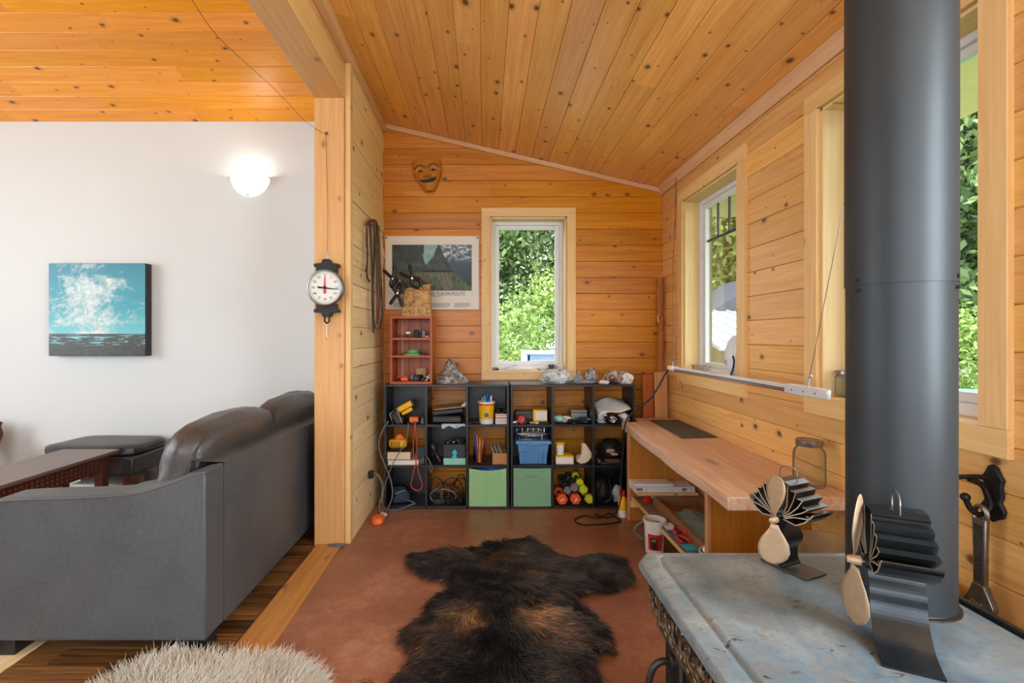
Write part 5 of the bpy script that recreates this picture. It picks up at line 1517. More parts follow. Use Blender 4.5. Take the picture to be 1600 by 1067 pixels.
for i in range(5):
    cx_ = sx(938 + i * 9.5)
    pts = [(cx_ + 0.026 * math.cos(a) * (1 - 0.06 * k), 3.61 + 0.0 * k, R1 + 0.028 + 0.024 * math.sin(a) * (1 - 0.06 * k)) for k, a in enumerate([q * 0.6 for q in range(16)])]
    g = G()
    for (x_, y_, z_), (x2, y2, z2) in zip(pts, pts[1:]):
        g.add([(x_, 3.585, z_), (x2, 3.585, z2), (x2, 3.70, z2), (x_, 3.70, z_)], [[0, 1, 2, 3]])
    o = g.build('fold', 'cloth_white' if i % 2 == 0 else 'black_plastic', t); o.modifiers.new('t', 'SOLIDIFY').thickness = 0.003
G().blob((sx(977), 3.66, R1 + 0.04), (0.085, 0.12, 0.07), 5, 0.06, 5, 0.8).build('roll', 'cloth_white', t)
# r2c1 tote and basket
x0, x1 = sx(806, 3.58), sx(861, 3.58)
t = T('blue_tote', 'blue plastic tote in the middle row under a wire basket', 'tote', ((x0 + x1) / 2, 3.7, R2))
def frust(g, x0, x1, y0, y1, z0, z1, ins):
    return g.add([(x0 + ins, y0 + ins, z0), (x1 - ins, y0 + ins, z0), (x1 - ins, y1 - ins, z0), (x0 + ins, y1 - ins, z0), (x0, y0, z1), (x1, y0, z1), (x1, y1, z1), (x0, y1, z1)],
                 [[0, 3, 2, 1], [4, 5, 6, 7], [0, 1, 5, 4], [1, 2, 6, 5], [2, 3, 7, 6], [3, 0, 4, 7]])
frust(G(), x0 + 0.012, x1 - 0.012, 3.585, 3.82, R2, R2 + 0.155, 0.022).build('body', 'tote_blue', t, 0.008)
for a in (0.16, 0.30, 0.70, 0.84):
    xx = x0 + (x1 - x0) * a
    G().add([(xx - 0.012, 3.602, R2 + 0.004), (xx + 0.012, 3.602, R2 + 0.004), (xx + 0.014, 3.580, R2 + 0.10), (xx - 0.014, 3.580, R2 + 0.10), (xx - .012, 3.62, R2 + .004), (xx + .012, 3.62, R2 + .004), (xx + .014, 3.6, R2 + .1), (xx - .014, 3.6, R2 + .1)],
          [[0, 1, 2, 3], [3, 2, 6, 7], [0, 3, 7, 4], [1, 5, 6, 2]]).build('rib', 'tote_blue', t, 0.002)
G().box((x0 - 0.002, 3.572, R2 + 0.152), (x1 + 0.002, 3.835, R2 + 0.178)).build('rim', 'tote_blue', t, 0.006)
G().box((x0 + 0.085, 3.564, R2 + 0.145), (x1 - 0.085, 3.575, R2 + 0.168)).build('handle', 'tote_blue', t, 0.004)
t = T('wire_basket', 'chrome wire basket standing on the blue tote', 'basket', ((x0 + x1) / 2, 3.7, R2 + 0.178))
bx0, bx1, by0, by1, bz0, bz1 = x0 - 0.006, x1 + 0.008, 3.58, 3.82, R2 + 0.186, R2 + 0.232
def rrect(a, b, c, d, z, r=0.03):
    pts = []
    for cx_, cy_, s in ((b - r, d - r, 0), (a + r, d - r, 1), (a + r, c + r, 2), (b - r, c + r, 3)):
        for k in range(5):
            an = s * PI / 2 + k * PI / 8
            pts.append((cx_ + r * math.cos(an), cy_ + r * math.sin(an), z))
    return pts
G().tube(rrect(bx0, bx1, by0, by1, bz1), 0.004, 6, True).build('rim_wire', 'chrome', t)
G().tube(rrect(bx0 + 0.02, bx1 - 0.02, by0 + 0.01, by1 - 0.01, bz0), 0.003, 6, True).build('base_wire', 'chrome', t)
for i in range(6):
    xx = bx0 + 0.03 + i * (bx1 - bx0 - 0.06) / 5
    G().tube([(xx, by0, bz1), (xx, by0 + 0.01, bz0), (xx, by1 - 0.01, bz0), (xx, by1, bz1)], 0.0018, 5).build('wire', 'chrome', t)
c = (bx0 + bx1) / 2 + 0.005
G().tube(smooth_curve([(c - 0.056, by0 - 0.006, bz0), (c - 0.056, by0 - 0.006, bz1 + 0.012), (c - 0.04, by0 - 0.008, bz1 + 0.032), (c + 0.04, by0 - 0.008, bz1 + 0.032), (c + 0.056, by0 - 0.006, bz1 + 0.012), (c + 0.056, by0 - 0.006, bz0)], 4), 0.0038, 7).build('handle', 'chrome', t)
tag(G().blob((c, 3.71, bz0 + 0.020), (0.20, 0.17, 0.032), 8, 0.12, 6, 0.5).build('white_cloth', 'cloth_white', None), 'folded white cloth inside the wire basket', 'cloth')
# r2c2
t = tub('screw_pot', 'small white pot with a yellow lid on a flat carton', 'pot', sx(875, 3.63), 3.63, R2 + 0.068, 0.033, 0.085, 'white_plastic', lid='tool_yellow')
t = T('flat_carton', 'white and yellow flat carton under the yellow-lidded pot', 'carton', (sx(882), 3.65, R2))
G().box((sx(868, 3.6), 3.59, R2 + 0.003), (sx(896, 3.6), 3.70, R2 + 0.065)).build('carton', 'paper_cream', t, 0.001)
G().box((sx(868, 3.6) + .008, 3.588, R2 + 0.012), (sx(896, 3.6) - .008, 3.59, R2 + 0.052)).build('label_panel', 'paper', t, 0, 0)
G().box((sx(868, 3.6) - .0005, 3.5885, R2 + 0.056), (sx(896, 3.6) + .0005, 3.701, R2 + 0.0655)).build('yellow_edge', 'tool_yellow', t, 0, 0)
t = T('tape_gun', 'pale curved tape dispenser standing on end in a cube', 'tape dispenser', (sx(915), 3.64, R2))
cp = smooth_curve([(sx(907), 0.0, 0), (sx(917), 0.012, 0), (sx(924), 0.05, 0), (sx(923), 0.09, 0), (sx(914), 0.155, 0)], 5)
cp2 = smooth_curve([(sx(909), 0.15, 0), (sx(909), 0.10, 0), (sx(907), 0.06, 0), (sx(900), 0.02, 0)], 5)
G().prism([(p.x, R2 + p.y) for p in cp] + [(p.x, R2 + p.y) for p in cp2], -3.61, -3.65, XZ).build('body', 'paper_cream', t, 0.005)
Mt2 = Matrix.Rotation(PI / 2, 4, 'X')
G().lathe([(0.008, -0.018), (0.026, -0.018), (0.026, 0.018), (0.008, 0.018)], (sx(905), 3.63, R2 + 0.042), 18, Mt2).build('spool', 'pink_skin', t)
G().box((sx(894), 3.62, R2 + 0.035), (sx(905), 3.64, R2 + 0.048)).build('handle', 'black_plastic', t, 0.003)
# r2c3 furry hat
t = T('fur_hat', 'black shaggy fur hat in the cube beside the bench', 'hat', (sx(957), 3.68, R2))
G().blob((sx(957), 3.69, R2 + 0.095), (0.175, 0.16, 0.16), 3, 0.10, 6, 0.9).build('crown', 'black_rubber', t)
G().blob((sx(953), 3.605, R2 + 0.10), (0.07, 0.03, 0.03), 2, 0.15, 4).blob((sx(959), 3.605, R2 + 0.075), (0.06, 0.03, 0.022), 4, 0.15, 4).build('lining', 'pink_skin', t)
G().box((sx(945), 3.62, R2 + 0.0), (sx(970), 3.74, R2 + 0.035)).build('band', 'strap_leather', t, 0.008)
nh = 2600
dd = rng.normal(size=(nh, 3)); dd /= np.linalg.norm(dd, axis=1)[:, None]; dd[:, 2] = np.abs(dd[:, 2]) * 1.0 - 0.25
pp = np.array([sx(957), 3.69, R2 + 0.10]) + dd * np.array([0.082, 0.075, 0.075])
hd_ = dd * np.array([1, 1, 0.01]) + rng.normal(0, 0.35, (nh, 3)); hd_[:, 2] = 0; hd_ /= np.linalg.norm(hd_, axis=1)[:, None] + 1e-9
keep = ~((np.abs(pp[:, 0] - sx(956)) < 0.04) & (pp[:, 1] < 3.64) & (pp[:, 2] < R2 + 0.12) & (pp[:, 2] > R2 + 0.06))
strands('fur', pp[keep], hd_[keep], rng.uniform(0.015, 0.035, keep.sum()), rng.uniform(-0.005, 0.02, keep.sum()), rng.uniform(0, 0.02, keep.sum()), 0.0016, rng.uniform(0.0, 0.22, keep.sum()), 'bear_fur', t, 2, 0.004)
bits('small_camera', 'little dark camera gear left of the fur hat', 'camera', 937, R2, [('body', 936, 0, 0.025, (0.05, 0.035, 0.045), 'black_plastic', 0.2), ('lens', 936, -0.022, 0.022, (0.022, 0.02, 0.022), 'steel', 0.2), ('strap', 943, -0.005, 0.008, (0.04, 0.03, 0.012), 'navy', -0.3)])
# r3c2 dumbbells
def dumbbell(px, py, r, mat, label, group, Y=3.60, ang=0.0):
    c = Vector((sx(px, Y), Y, zz_(py, Y)))
    t = T('dumbbell', label, 'dumbbell', (c.x, Y, c.z - r * 0.87), 0, group)
    Lh = r * 1.3
    for k, y in enumerate((0.0, 0.17 - 0.0)):
        Mh = Matrix.Rotation(PI / 2, 4, 'X') @ Matrix.Rotation(ang, 4, 'Z')
        G().lathe([(0, Lh / 2), (r * 0.78, Lh / 2), (r, Lh * 0.36), (r, -Lh * 0.36), (r * 0.78, -Lh / 2), (0, -Lh / 2)], (c.x, Y + y, c.z), 6, Mh).build('head', mat, t, 0.002, 0)
    G().cyl((c.x, Y, c.z), (c.x, Y + 0.17, c.z), r * 0.36, n=12).build('grip', 'black_rubber', t)
    return t, c
for px, py in ((878, 779), (899, 779)):
    t, c = dumbbell(px, py, 0.043, 'hex_orange', 'orange hexagonal dumbbell in the front of the bottom cube', 'orange dumbbells')
    g = G()
    for i in range(3): g.obox((c.x - 0.008 + i * 0.008, 3.60 - 0.0285, c.z - 0.004 + i * 0.004), (0.004, 0.001, 0.02), Matrix.Rotation(0.5, 4, 'Y'))
    g.build('mark', 'paper', t, 0, 0)
dumbbell(920.5, 779, 0.036, 'hex_lime', 'lime dumbbell lying lowest at the right of the bottom cube', 'lime dumbbells', 3.60, 0.2)
dumbbell(911, 764, 0.036, 'hex_lime', 'lime dumbbell resting on the middle of the dumbbell pile', 'lime dumbbells', 3.63, 0.3)
dumbbell(905.5, 753, 0.032, 'hex_lime', 'lime dumbbell at the back top of the dumbbell pile', 'lime dumbbells', 3.67, 0.1)
dumbbell(886.5, 765.5, 0.030, 'hex_grey', 'grey dumbbell above the left orange dumbbell', 'grey dumbbells', 3.61, 0.2)
dumbbell(897, 761, 0.033, 'hex_grey', 'grey dumbbell above the right orange dumbbell', 'grey dumbbells', 3.62, 0.4)
dumbbell(882.5, 757, 0.030, 'black_iron', 'black dumbbell at the back of the pile, left', 'black dumbbells', 3.69, 0.1)
dumbbell(893.5, 753, 0.030, 'black_iron', 'black dumbbell at the back of the pile, centre', 'black dumbbells', 3.69, 0.4)
# r3c3
t = T('plastic_bag', 'crumpled clear plastic bag beside the bench end', 'bag', (sx(968), 3.62, R3))
g = G().blob((sx(968), 3.63, R3 + 0.115), (0.12, 0.12, 0.24), 9, 0.16, 7, 0.98)
g.build('bag', 'clear_plastic', t)
G().blob((sx(966), 3.65, R3 + 0.07), (0.08, 0.08, 0.12), 4, 0.2, 5, 0.98).build('contents', 'cloth_white', t)
t = T('black_pouch', 'black bag slumped in the bottom end cube', 'bag', (sx(946), 3.72, R3))
G().blob((sx(944), 3.72, R3 + 0.08), (0.17, 0.2, 0.19), 5, 0.12, 7, 0.82).build('pouch', 'black_rubber', t)
G().tube(smooth_curve([(sx(936), 3.63, R3 + 0.10), (sx(942), 3.60, R3 + 0.20), (sx(950), 3.60, R3 + 0.19), (sx(954), 3.60, R3 + 0.06), (sx(944), 3.6, R3 + 0.02)], 5), 0.005, 6).build('strap', 'black_plastic', t)
t = T('detergent_bottle', 'yellow and red bottle wedged beside the bench end panel', 'bottle', (sx(972, 3.42), 3.42, 0.0))
bxx = sx(972.5, 3.42)
G().lathe([(0, 0.0), (0.026, 0.0), (0.030, 0.02), (0.030, 0.11), (0.022, 0.14), (0.016, 0.15), (0, 0.15)], (bxx, 3.42, 0.0), 20).build('body', 'tool_yellow', t)
G().lathe([(0.018, 0.145), (0.018, 0.185), (0, 0.185)], (bxx, 3.42, 0.0), 16).build('cap', 'red', t)
G().lathe([(0.0305, 0.0), (0.0308, 0.05)], (bxx, 3.42, 0.002), 20).build('label_band', 'paper', t)

# ------------------------------------------------------------------ on top of the shelves
bx0, bx1 = -0.70, -0.388
by0, by1, bz0, bz1 = 3.60, 3.82, TOPZ, TOPZ + 0.503
t = T('small_bookcase', 'small reddish wooden shelf box standing on the cube shelf', 'bookcase', (-0.545, 3.7, TOPZ))
G().box((bx0, by0, bz0), (bx0 + 0.016, by1, bz1)).build('side_panel', 'cherry', t, 0.001, 0)
G().box((bx1 - 0.016, by0, bz0), (bx1, by1, bz1)).build('side_panel', 'cherry', t, 0.001, 0)
G().box((bx0 + .016, by0, bz1 - 0.018), (bx1 - .016, by1, bz1)).build('top_board', 'cherry', t, 0.001, 0)
G().box((bx0 + .016, by0, bz0), (bx1 - .016, by1, bz0 + 0.018)).build('bottom_board', 'cherry', t, 0.001, 0)
sh1, sh2 = zz_(529, 3.6) + 0.006, zz_(556.5, 3.6) + 0.006
for z in (sh1, sh2):
    G().box((bx0 + .016, by0 + 0.012, z - 0.016), (bx1 - .016, by1 - 0.01, z)).build('shelf_board', 'cherry', t, 0.001, 0)
for i in range(3):
    w = (bx1 - bx0 - 0.032) / 3
    G().box((bx0 + 0.016 + i * w + 0.001, by1 - 0.01, bz0 + .018), (bx0 + 0.016 + (i + 1) * w - 0.001, by1 - 0.002, bz1 - .018)).build('back_board', 'cherry', t, 0.001, 0)
G().box((bx0 + 0.055, by1 - 0.022, bz0 + .018), (bx0 + 0.062, by1 - 0.011, bz1 - .018)).build('rod', 'pine_pale', t, 0.001, 0)
def sbit(name, label, cat, px, z, spec): return bits(name, label, cat, px, z, spec, 3.64)
sbit('ink_bottle', 'little glass bottle with a white cap on the top bookcase shelf', 'bottle', 638, sh1, [('glass', 638.5, 0, 0.014, (0.06, 0.04, 0.028), 'clear_plastic', 0.0), ('cap', 638, 0, 0.037, (0.034, 0.03, 0.016), 'paper', 0.0), ('cork', 625, 0.02, 0.012, (0.02, 0.02, 0.024), 'strap_leather', 0.4)])
sbit('carved_trinket', 'dark trinkets right on the top bookcase shelf', 'trinkets', 655, sh1, [('figure', 650, 0.02, 0.03, (0.035, 0.03, 0.06), 'black_iron', 0.3), ('figure', 656, 0.03, 0.022, (0.03, 0.03, 0.044), 'strap_black', 0.6), ('figure', 661, 0.03, 0.03, (0.03, 0.025, 0.06), 'dark_steel', 0.1), ('shell', 667, -0.01, 0.009, (0.03, 0.02, 0.016), 'pink_skin', 0.2)])
t = T('green_dish', 'round green dish on the middle bookcase shelf', 'dish', (sx(645, 3.66), 3.66, sh2))
G().lathe([(0, 0.012), (0.044, 0.012), (0.05, 0.022), (0.05, 0.04), (0.044, 0.042), (0.042, 0.024), (0, 0.02)], (sx(645.5, 3.66), 3.66, sh2), 28).build('dish', 'dish_green', t)
G().box((sx(634, 3.66), 3.62, sh2), (sx(656, 3.66), 3.70, sh2 + 0.010)).build('coaster', 'dish_green', t, 0.001)
sbit('steel_nuts', 'small dark pieces beside the green dish', 'nuts', 633, sh2, [('nut', 630, 0, 0.010, (0.024, 0.02, 0.02), 'strap_leather', 0.4), ('nut', 660, 0.01, 0.008, (0.05, 0.02, 0.016), 'black_iron', 0.0)])
bb = bz0 + 0.018
sbit('toy_truck', 'orange toy box among trinkets on the bottom bookcase shelf', 'toy', 632, bb, [('box', 632, 0, 0.016, (0.055, 0.03, 0.026), 'hex_orange', 0.05), ('strip', 630, -0.005, 0.034, (0.07, 0.02, 0.008), 'red', 0.1), ('block', 626, 0.02, 0.02, (0.03, 0.03, 0.03), 'black_iron', 0.3)])
sbit('photo_card', 'pale card leaning at the back of the bottom bookcase shelf', 'card', 655, bb, [('card', 655, 0.11, 0.055, (0.075, 0.004, 0.07), 'kraft_tan', 0.0), ('stand', 655, 0.12, 0.012, (0.05, 0.02, 0.024), 'kraft_tan', 0.0)])
sbit('metal_trinkets', 'dark metal trinkets in front of the leaning card', 'trinkets', 655, bb, [('piece', 650, 0, 0.022, (0.04, 0.03, 0.04), 'dark_steel', 0.5), ('piece', 656, 0.01, 0.026, (0.04, 0.03, 0.045), 'black_iron', 0.9), ('piece', 661, 0.0, 0.014, (0.03, 0.03, 0.026), 'strap_black', 0.2), ('piece', 644, 0.03, 0.03, (0.035, 0.02, 0.045), 'dark_steel', (0.5, 'Y'))])
t = T('antler_figure', 'small white branching figure at the right of the bookcase floor', 'figurine', (sx(669, 3.62), 3.62, bb))
fx = sx(669, 3.62)
G().tube([(fx - 0.02, 3.62, bb + 0.004), (fx - 0.005, 3.62, bb + 0.02), (fx, 3.62, bb + 0.04), (fx + 0.012, 3.62, bb + 0.05)], 0.004, 6).build('body', 'paper', t)
G().tube([(fx, 3.62, bb + 0.035), (fx + 0.016, 3.62, bb + 0.02), (fx + 0.022, 3.62, bb + 0.004)], 0.003, 6).tube([(fx - 0.004, 3.62, bb + 0.03), (fx - 0.018, 3.62, bb + 0.035)], 0.003, 6).build('limb', 'paper', t)
# birch bark basket with clamps
kx0, kx1 = sx(626, 3.68), sx(674, 3.68)
kz0, kz1 = bz1, bz1 + 0.245
t = T('bark_basket', 'birch bark basket on top of the small bookcase', 'basket', ((kx0 + kx1) / 2, 3.7, kz0))
g = G(); n = 32; vs_ = []
lv = 7
for j in range(lv + 1):
    f = j / lv
    for i in range(n):
        a = 2 * PI * i / n
        ca, sa = math.cos(a), math.sin(a)
        e_ = 0.45 + 0.25 * f
        x = math.copysign(abs(ca) ** e_, ca) * (0.116 - 0.010 * f); y = math.copysign(abs(sa) ** e_, sa) * (0.075 - 0.004 * f)
        z = kz0 + f * (0.215 + 0.026 * ca)
        vs_.append(((kx0 + kx1) / 2 + x, 3.715 + y, z))
fs = [[j * n + i, j * n + (i + 1) % n, (j + 1) * n + (i + 1) % n, (j + 1) * n + i] for j in range(lv) for i in range(n)] + [list(range(n))[::-1]]
o = g.add(vs_, fs).build('body', 'bark_basket', t); o.modifiers.new('t', 'SOLIDIFY').thickness = 0.004
rim = vs_[-n:]
G().tube([(a, b, c + 0.0) for a, b, c in rim], 0.007, 7, True).build('rim', 'kraft_tan', t)
hp = smooth_curve([rim[14], (rim[13][0] + 0.01, 3.73, kz1 + 0.01), ((kx0 + kx1) / 2 - 0.02, 3.76, kz1 + 0.035), ((kx0 + kx1) / 2 + 0.06, 3.75, kz1 + 0.02), rim[2]], 5)
G().tube(hp, 0.008, 7).build('handle', 'strap_leather', t)
def clamp(label, p, ang, sc):
    t = T('spring_clamp', label, 'clamp', p, 0, 'black spring clamps on the bark basket')
    M = Matrix.Translation(p) @ Matrix.Rotation(ang, 4, 'Y')
    for s in (-1, 1):
        pts = [(s * 0.004, 0, 0.055), (s * 0.02, 0, 0.035), (s * 0.024, 0, 0.015), (s * 0.008, 0, -0.008), (-s * 0.012, 0, -0.03), (-s * 0.034, 0, -0.075)]
        G().tube([M @ (Vector(q) * sc) for q in smooth_curve(pts, 4)], [0.010 * sc] * 20 + [0.008 * sc], 8).build('jaw', 'black_plastic', t)
    G().cyl(M @ Vector((0, -0.014 * sc, -0.008 * sc)), M @ Vector((0, 0.014 * sc, -0.008 * sc)), 0.006 * sc, n=10).build('pivot', 'steel', t)
    G().tube([M @ (Vector((0.004, 0, 0.055)) * sc), M @ (Vector((-0.004, 0, 0.065)) * sc)], 0.006 * sc, 8).build('pad', 'orange', t)
clamp('black spring clamp hanging open from the left rim of the basket', at(622, 456, 3.62), 0.15, 1.35)
clamp('black spring clamp sticking up at the left of the basket', at(615, 438, 3.66), 2.8, 1.3)
clamp('black spring clamp lying across the top of the basket', at(646, 437, 3.64), 2.45, 1.4)
# rocks
def rock_obj(name, label, px, y, z, size, mat, seed, rough=0.22, poly=None):
    g = G().blob((sx(px, y), y, z + size[2] * 0.36), size, seed, rough, 8, 0.72)
    return tag(g.build(name, mat, None, 0, 25), label, 'rock')
t_r = G()
rx = sx(706, 3.66)
pts = [(-0.115, 0), (0.115, 0), (0.10, 0.05), (0.055, 0.09), (0.03, 0.13), (-0.01, 0.18), (-0.045, 0.165), (-0.07, 0.10), (-0.105, 0.045)]
from mathutils import noise as mnoise
vs_ = []; K = 9
ring0 = [(p.x, p.y) for p in smooth_curve([(p[0], p[1], 0) for p in pts + pts[:1]], 4)][:-1]
n = len(ring0)
for j in range(K + 1):
    f = -1 + 2 * j / K
    sc = math.sqrt(max(0.02, 1 - f * f * 0.96))
    for a, b in ring0:
        q = Vector((a * sc, f * 0.07 + 0.03 * (b / 0.18) * 0.5, b * (0.35 + 0.65 * sc)))
        nn = 0.012 * mnoise.noise(q * 30)
        vs_.append((rx + q.x * (1 + nn * 6), 3.68 + q.y + nn, TOPZ + max(0, q.z * (1 + nn * 5))))
t_r.add(vs_, [[j * n + i, (j + 1) * n + i, (j + 1) * n + (i + 1) % n, j * n + (i + 1) % n] for j in range(K) for i in range(n)] + [list(range(n)), [K * n + i for i in range(n)][::-1]])
tag(t_r.build('crystal_rock', 'rock_dark', None, 0, 25), 'jagged triangular dark grey rock beside the small bookcase', 'rock')
rock_obj('quartz_rock', 'rounded pale grey quartz rock on the right shelf under the window', 868, 3.68, TOPZ, (0.235, 0.14, 0.125), 'rock_pale', 2, 0.12)
t = T('slate_pyramid', 'pointed grey slate shard standing on the right shelf', 'rock', (sx(904, 3.66), 3.66, TOPZ))
px_ = sx(904.5, 3.66)
G().add([(px_ - 0.04, 3.65, TOPZ + .018), (px_ + 0.035, 3.65, TOPZ + .018), (px_ + 0.03, 3.69, TOPZ + .018), (px_ - 0.035, 3.70, TOPZ + .018), (px_ + 0.004, 3.675, TOPZ + 0.105)], [[3, 2, 1, 0], [0, 1, 4], [1, 2, 4], [2, 3, 4], [3, 0, 4]]).build('shard', 'slate', t, 0.002, 0)
G().blob((sx(913, 3.66), 3.66, TOPZ + 0.010), (0.20, 0.12, 0.026), 5, 0.14, 6, 0.7).build('slab', 'slate', t)
rock_obj('mineral_rock', 'dark and white knobbly mineral lump beside the slate shard', 924, 3.72, TOPZ + 0.012, (0.095, 0.08, 0.095), 'rock_dark', 12, 0.30)
rock_obj('fossil_rock', 'large brown and white banded rock at the shelf end', 965, 3.67, TOPZ, (0.20, 0.13, 0.115), 'rock_brown', 7, 0.16)
rock_obj('coral_rock', 'white speckled rock leaning on the brown rock', 977, 3.64, TOPZ, (0.12, 0.09, 0.095), 'rock_white', 17, 0.10)
rock_obj('pebble', 'small white and black pebble in front of the brown rock', 944, 3.61, TOPZ, (0.075, 0.05, 0.032), 'rock_white', 9, 0.16)
# back window sill
SZ = BZ0
t = T('stone_chip', 'small dark stone at the left of the back window sill', 'stone', (0.09, 3.98, SZ))
G().blob((0.088, 3.985, SZ + 0.012), (0.06, 0.04, 0.032), 2, 0.2, 5, 0.7).build('stone', 'rock_dark', t)
G().blob((0.064, 3.975, SZ + 0.010), (0.028, 0.03, 0.028), 5, 0.2, 4, 0.7).build('chip', 'slate', t)
t = T('white_tray', 'shallow white tray on the back window sill', 'tray', (0.29, 4.0, SZ))
g = G()
frust(g, 0.17, 0.40, 3.965, 4.03, SZ + 0.002, SZ + 0.022, 0.012)
g.build('tray', 'white_plastic', t, 0.004)
G().obox((0.21, 3.99, SZ + 0.032), (0.12, 0.03, 0.006), Matrix.Rotation(math.radians(-14), 4, 'Y')).build('spoon', 'steel', t, 0.001)
rock_obj('pale_pebble', 'flat pale pebble on the back window sill right', 849, 3.98, SZ, (0.10, 0.05, 0.03), 'rock_pale', 4, 0.1)
t = T('metal_cup', 'small grey cup on the back window sill', 'cup', (sx(861.5, 4.0), 4.0, SZ))
G().lathe([(0, 0.004), (0.02, 0.0), (0.024, 0.05), (0.022, 0.05), (0.018, 0.006), (0, 0.008)], (sx(861.5, 4.0), 4.0, SZ), 20).build('cup', 'dark_steel', t)
G().tube([(sx(861.5, 4.0) + 0.022, 4.0, SZ + 0.04), (sx(861.5, 4.0) + 0.036, 4.0, SZ + 0.03), (sx(861.5, 4.0) + 0.021, 4.0, SZ + 0.014)], 0.003, 6).build('handle', 'dark_steel', t)
rock_obj('round_pebble', 'round beige pebble on the sill behind the pale quartz rock', 876, 3.98, SZ, (0.075, 0.05, 0.06), 'rock_white', 14, 0.05)
# ------------------------------------------------------------------ bench along the window wall
BT = 0.645
t = T('plank_bench', 'low bench with a thick live-edge plank top under the side windows', 'bench', (1.2, 2.7, 0))
edge = smooth_curve([(0.94, 1.878, 0), (0.952, 2.1, 0), (0.948, 2.4, 0), (0.966, 2.7, 0), (0.972, 3.0, 0), (0.99, 3.3, 0), (0.997, 3.54, 0)], 4)
poly = [(XR - 0.004, 1.878)] + [(XR - 0.004, 3.72), (1.125, 3.72), (1.125, 3.545)] + [(p.x, p.y) for p in edge[::-1]]
G().prism(poly, BT - 0.055, BT).build('seat_plank', 'bench_top', t, 0.006, 30)
G().box((1.0, 2.15, 0), (XR - 0.004, 2.172, BT - 0.055)).build('end_panel', 'panel_front', t, 0.001, 0)
G().box((0.985, 2.146, 0), (1.0, 2.176, BT - 0.055)).build('panel_edge', 'lean_board', t, 0.001, 0)
G().box((1.0, 3.35, 0), (XR - 0.004, 3.372, BT - 0.055)).build('end_panel', 'panel_front', t, 0.001, 0)
G().box((0.988, 3.346, 0), (1.0, 3.376, BT - 0.055)).build('panel_edge', 'lean_board', t, 0.001, 0)
G().box((1.02, 2.172, 0.147), (XR - 0.004, 3.35, 0.165)).build('lower_shelf', 'shelf_board', t, 0.001, 0)
G().box((1.012, 2.172, 0.146), (1.02, 3.35, 0.166)).build('shelf_lip', 'pine_trim', t, 0.001, 0)
G().box((1.0, 3.18, 0.225), (1.40, 3.35, 0.24)).build('ledge', 'pine_trim', t, 0.001, 0)
G().box((1.0, 3.32, 0.10), (1.06, 3.35, 0.147)).build('cleat', 'pine_trim', t, 0.001, 0)
for y in (2.45, 2.8):
    G().box((XR - 0.03, y, 0.17), (XR - 0.004, y + 0.07, BT - 0.055)).build('batten', 'lean_board', t, 0.001, 0)
LS = 0.166
t = T('slate_mat', 'dark slate coloured mat lying on the far end of the bench', 'mat', (1.31, 3.28, BT))
G().prism([(1.20, 2.955), (1.43, 2.98), (1.43, 3.60), (1.22, 3.60)], BT + 0.0005, BT + 0.006).build('mat', 'mat_slate', t, 0.002, 0)
G().tube([(1.21, 2.965, BT + 0.006), (1.42, 2.99, BT + 0.006), (1.42, 3.59, BT + 0.006), (1.23, 3.59, BT + 0.006)], 0.0012, 4, True).build('stitched_border', 'black_rubber', t)
def mason_jar(label, x, y, z, r, h):
    t = T('mason_jar', label, 'jar', (x, y, z), 0, 'glass mason jars')
    pr = [(0, 0.004), (r * 0.9, 0.0), (r, 0.012), (r, h * 0.68), (r * 0.94, h * 0.76), (r * 0.76, h * 0.83), (r * 0.76, h * 0.90), (r * 0.72, h * 0.90), (r * 0.72, h * 0.84), (r * 0.9, h * 0.75), (r * 0.955, h * 0.67), (r * 0.955, 0.016), (r * 0.85, 0.008), (0, 0.010)]
    G().lathe(pr, (x, y, z), 32).build('glass', 'jar_glass', t)
    G().lathe([(r * 0.80, h * 0.85), (r * 0.82, h * 0.86), (r * 0.82, h * 0.97), (r * 0.78, h * 0.985), (r * 0.66, h * 0.985), (r * 0.64, h * 0.975), (0, h * 0.975)], (x, y, z), 32).build('screw_lid', 'steel', t)
    g = G()
    for k in range(3):
        g.tube([(x + r * 1.002 * math.cos(a), y + r * 1.002 * math.sin(a), z + h * (0.36 + 0.06 * k) + 0.004 * math.sin(8 * a)) for a in [-PI / 2 - 0.35 - 0.06 + i * 0.08 for i in range(10)]], 0.0012, 5)
    g.build('embossing', 'jar_glass', t)
mason_jar('large glass mason jar on the near end of the bench', 1.355, 2.03, BT, 0.060, 0.195)
mason_jar('small glass mason jar on the sill behind the stovepipe', 1.515, 2.035, OZ0, 0.042, 0.115)
# on the lower shelf
t = T('wooden_tray', 'long open wooden tray on the shelf under the bench', 'tray', (1.25, 2.85, LS))
x0, x1, y0, y1 = 1.095, 1.405, 2.42, 3.16
G().box((x0, y0, LS), (x1, y1, LS + 0.006)).build('bottom', 'tray_wood', t, 0, 0)
for a, b in (((x0, y0), (x0 + 0.016, y1)), ((x1 - 0.016, y0), (x1, y1)), ((x0 + .016, y0), (x1 - .016, y0 + 0.016)), ((x0 + .016, y1 - 0.016), (x1 - .016, y1))):
    G().box((a[0], a[1], LS + .006), (b[0], b[1], LS + 0.062)).build('rail', 'tray_wood', t, 0.002, 0)
tag(G().blob((1.25, 2.72, LS + 0.03), (0.26, 0.50, 0.06), 11, 0.22, 9, 0.8).build('dust_sheet', 'cloth_grey_green', None), 'crumpled grey-green cloth inside the wooden tray', 'cloth')
t = T('black_strap', 'black cord curled on the cloth in the tray', 'cord', (1.28, 2.52, LS + 0.05))
G().tube(smooth_curve([(1.30, 2.46, LS + 0.055), (1.25, 2.50, LS + 0.075), (1.28, 2.58, LS + 0.08), (1.36, 2.56, LS + 0.07), (1.37, 2.48, LS + 0.055)], 5), 0.007, 7).build('cord', 'black_rubber', t)
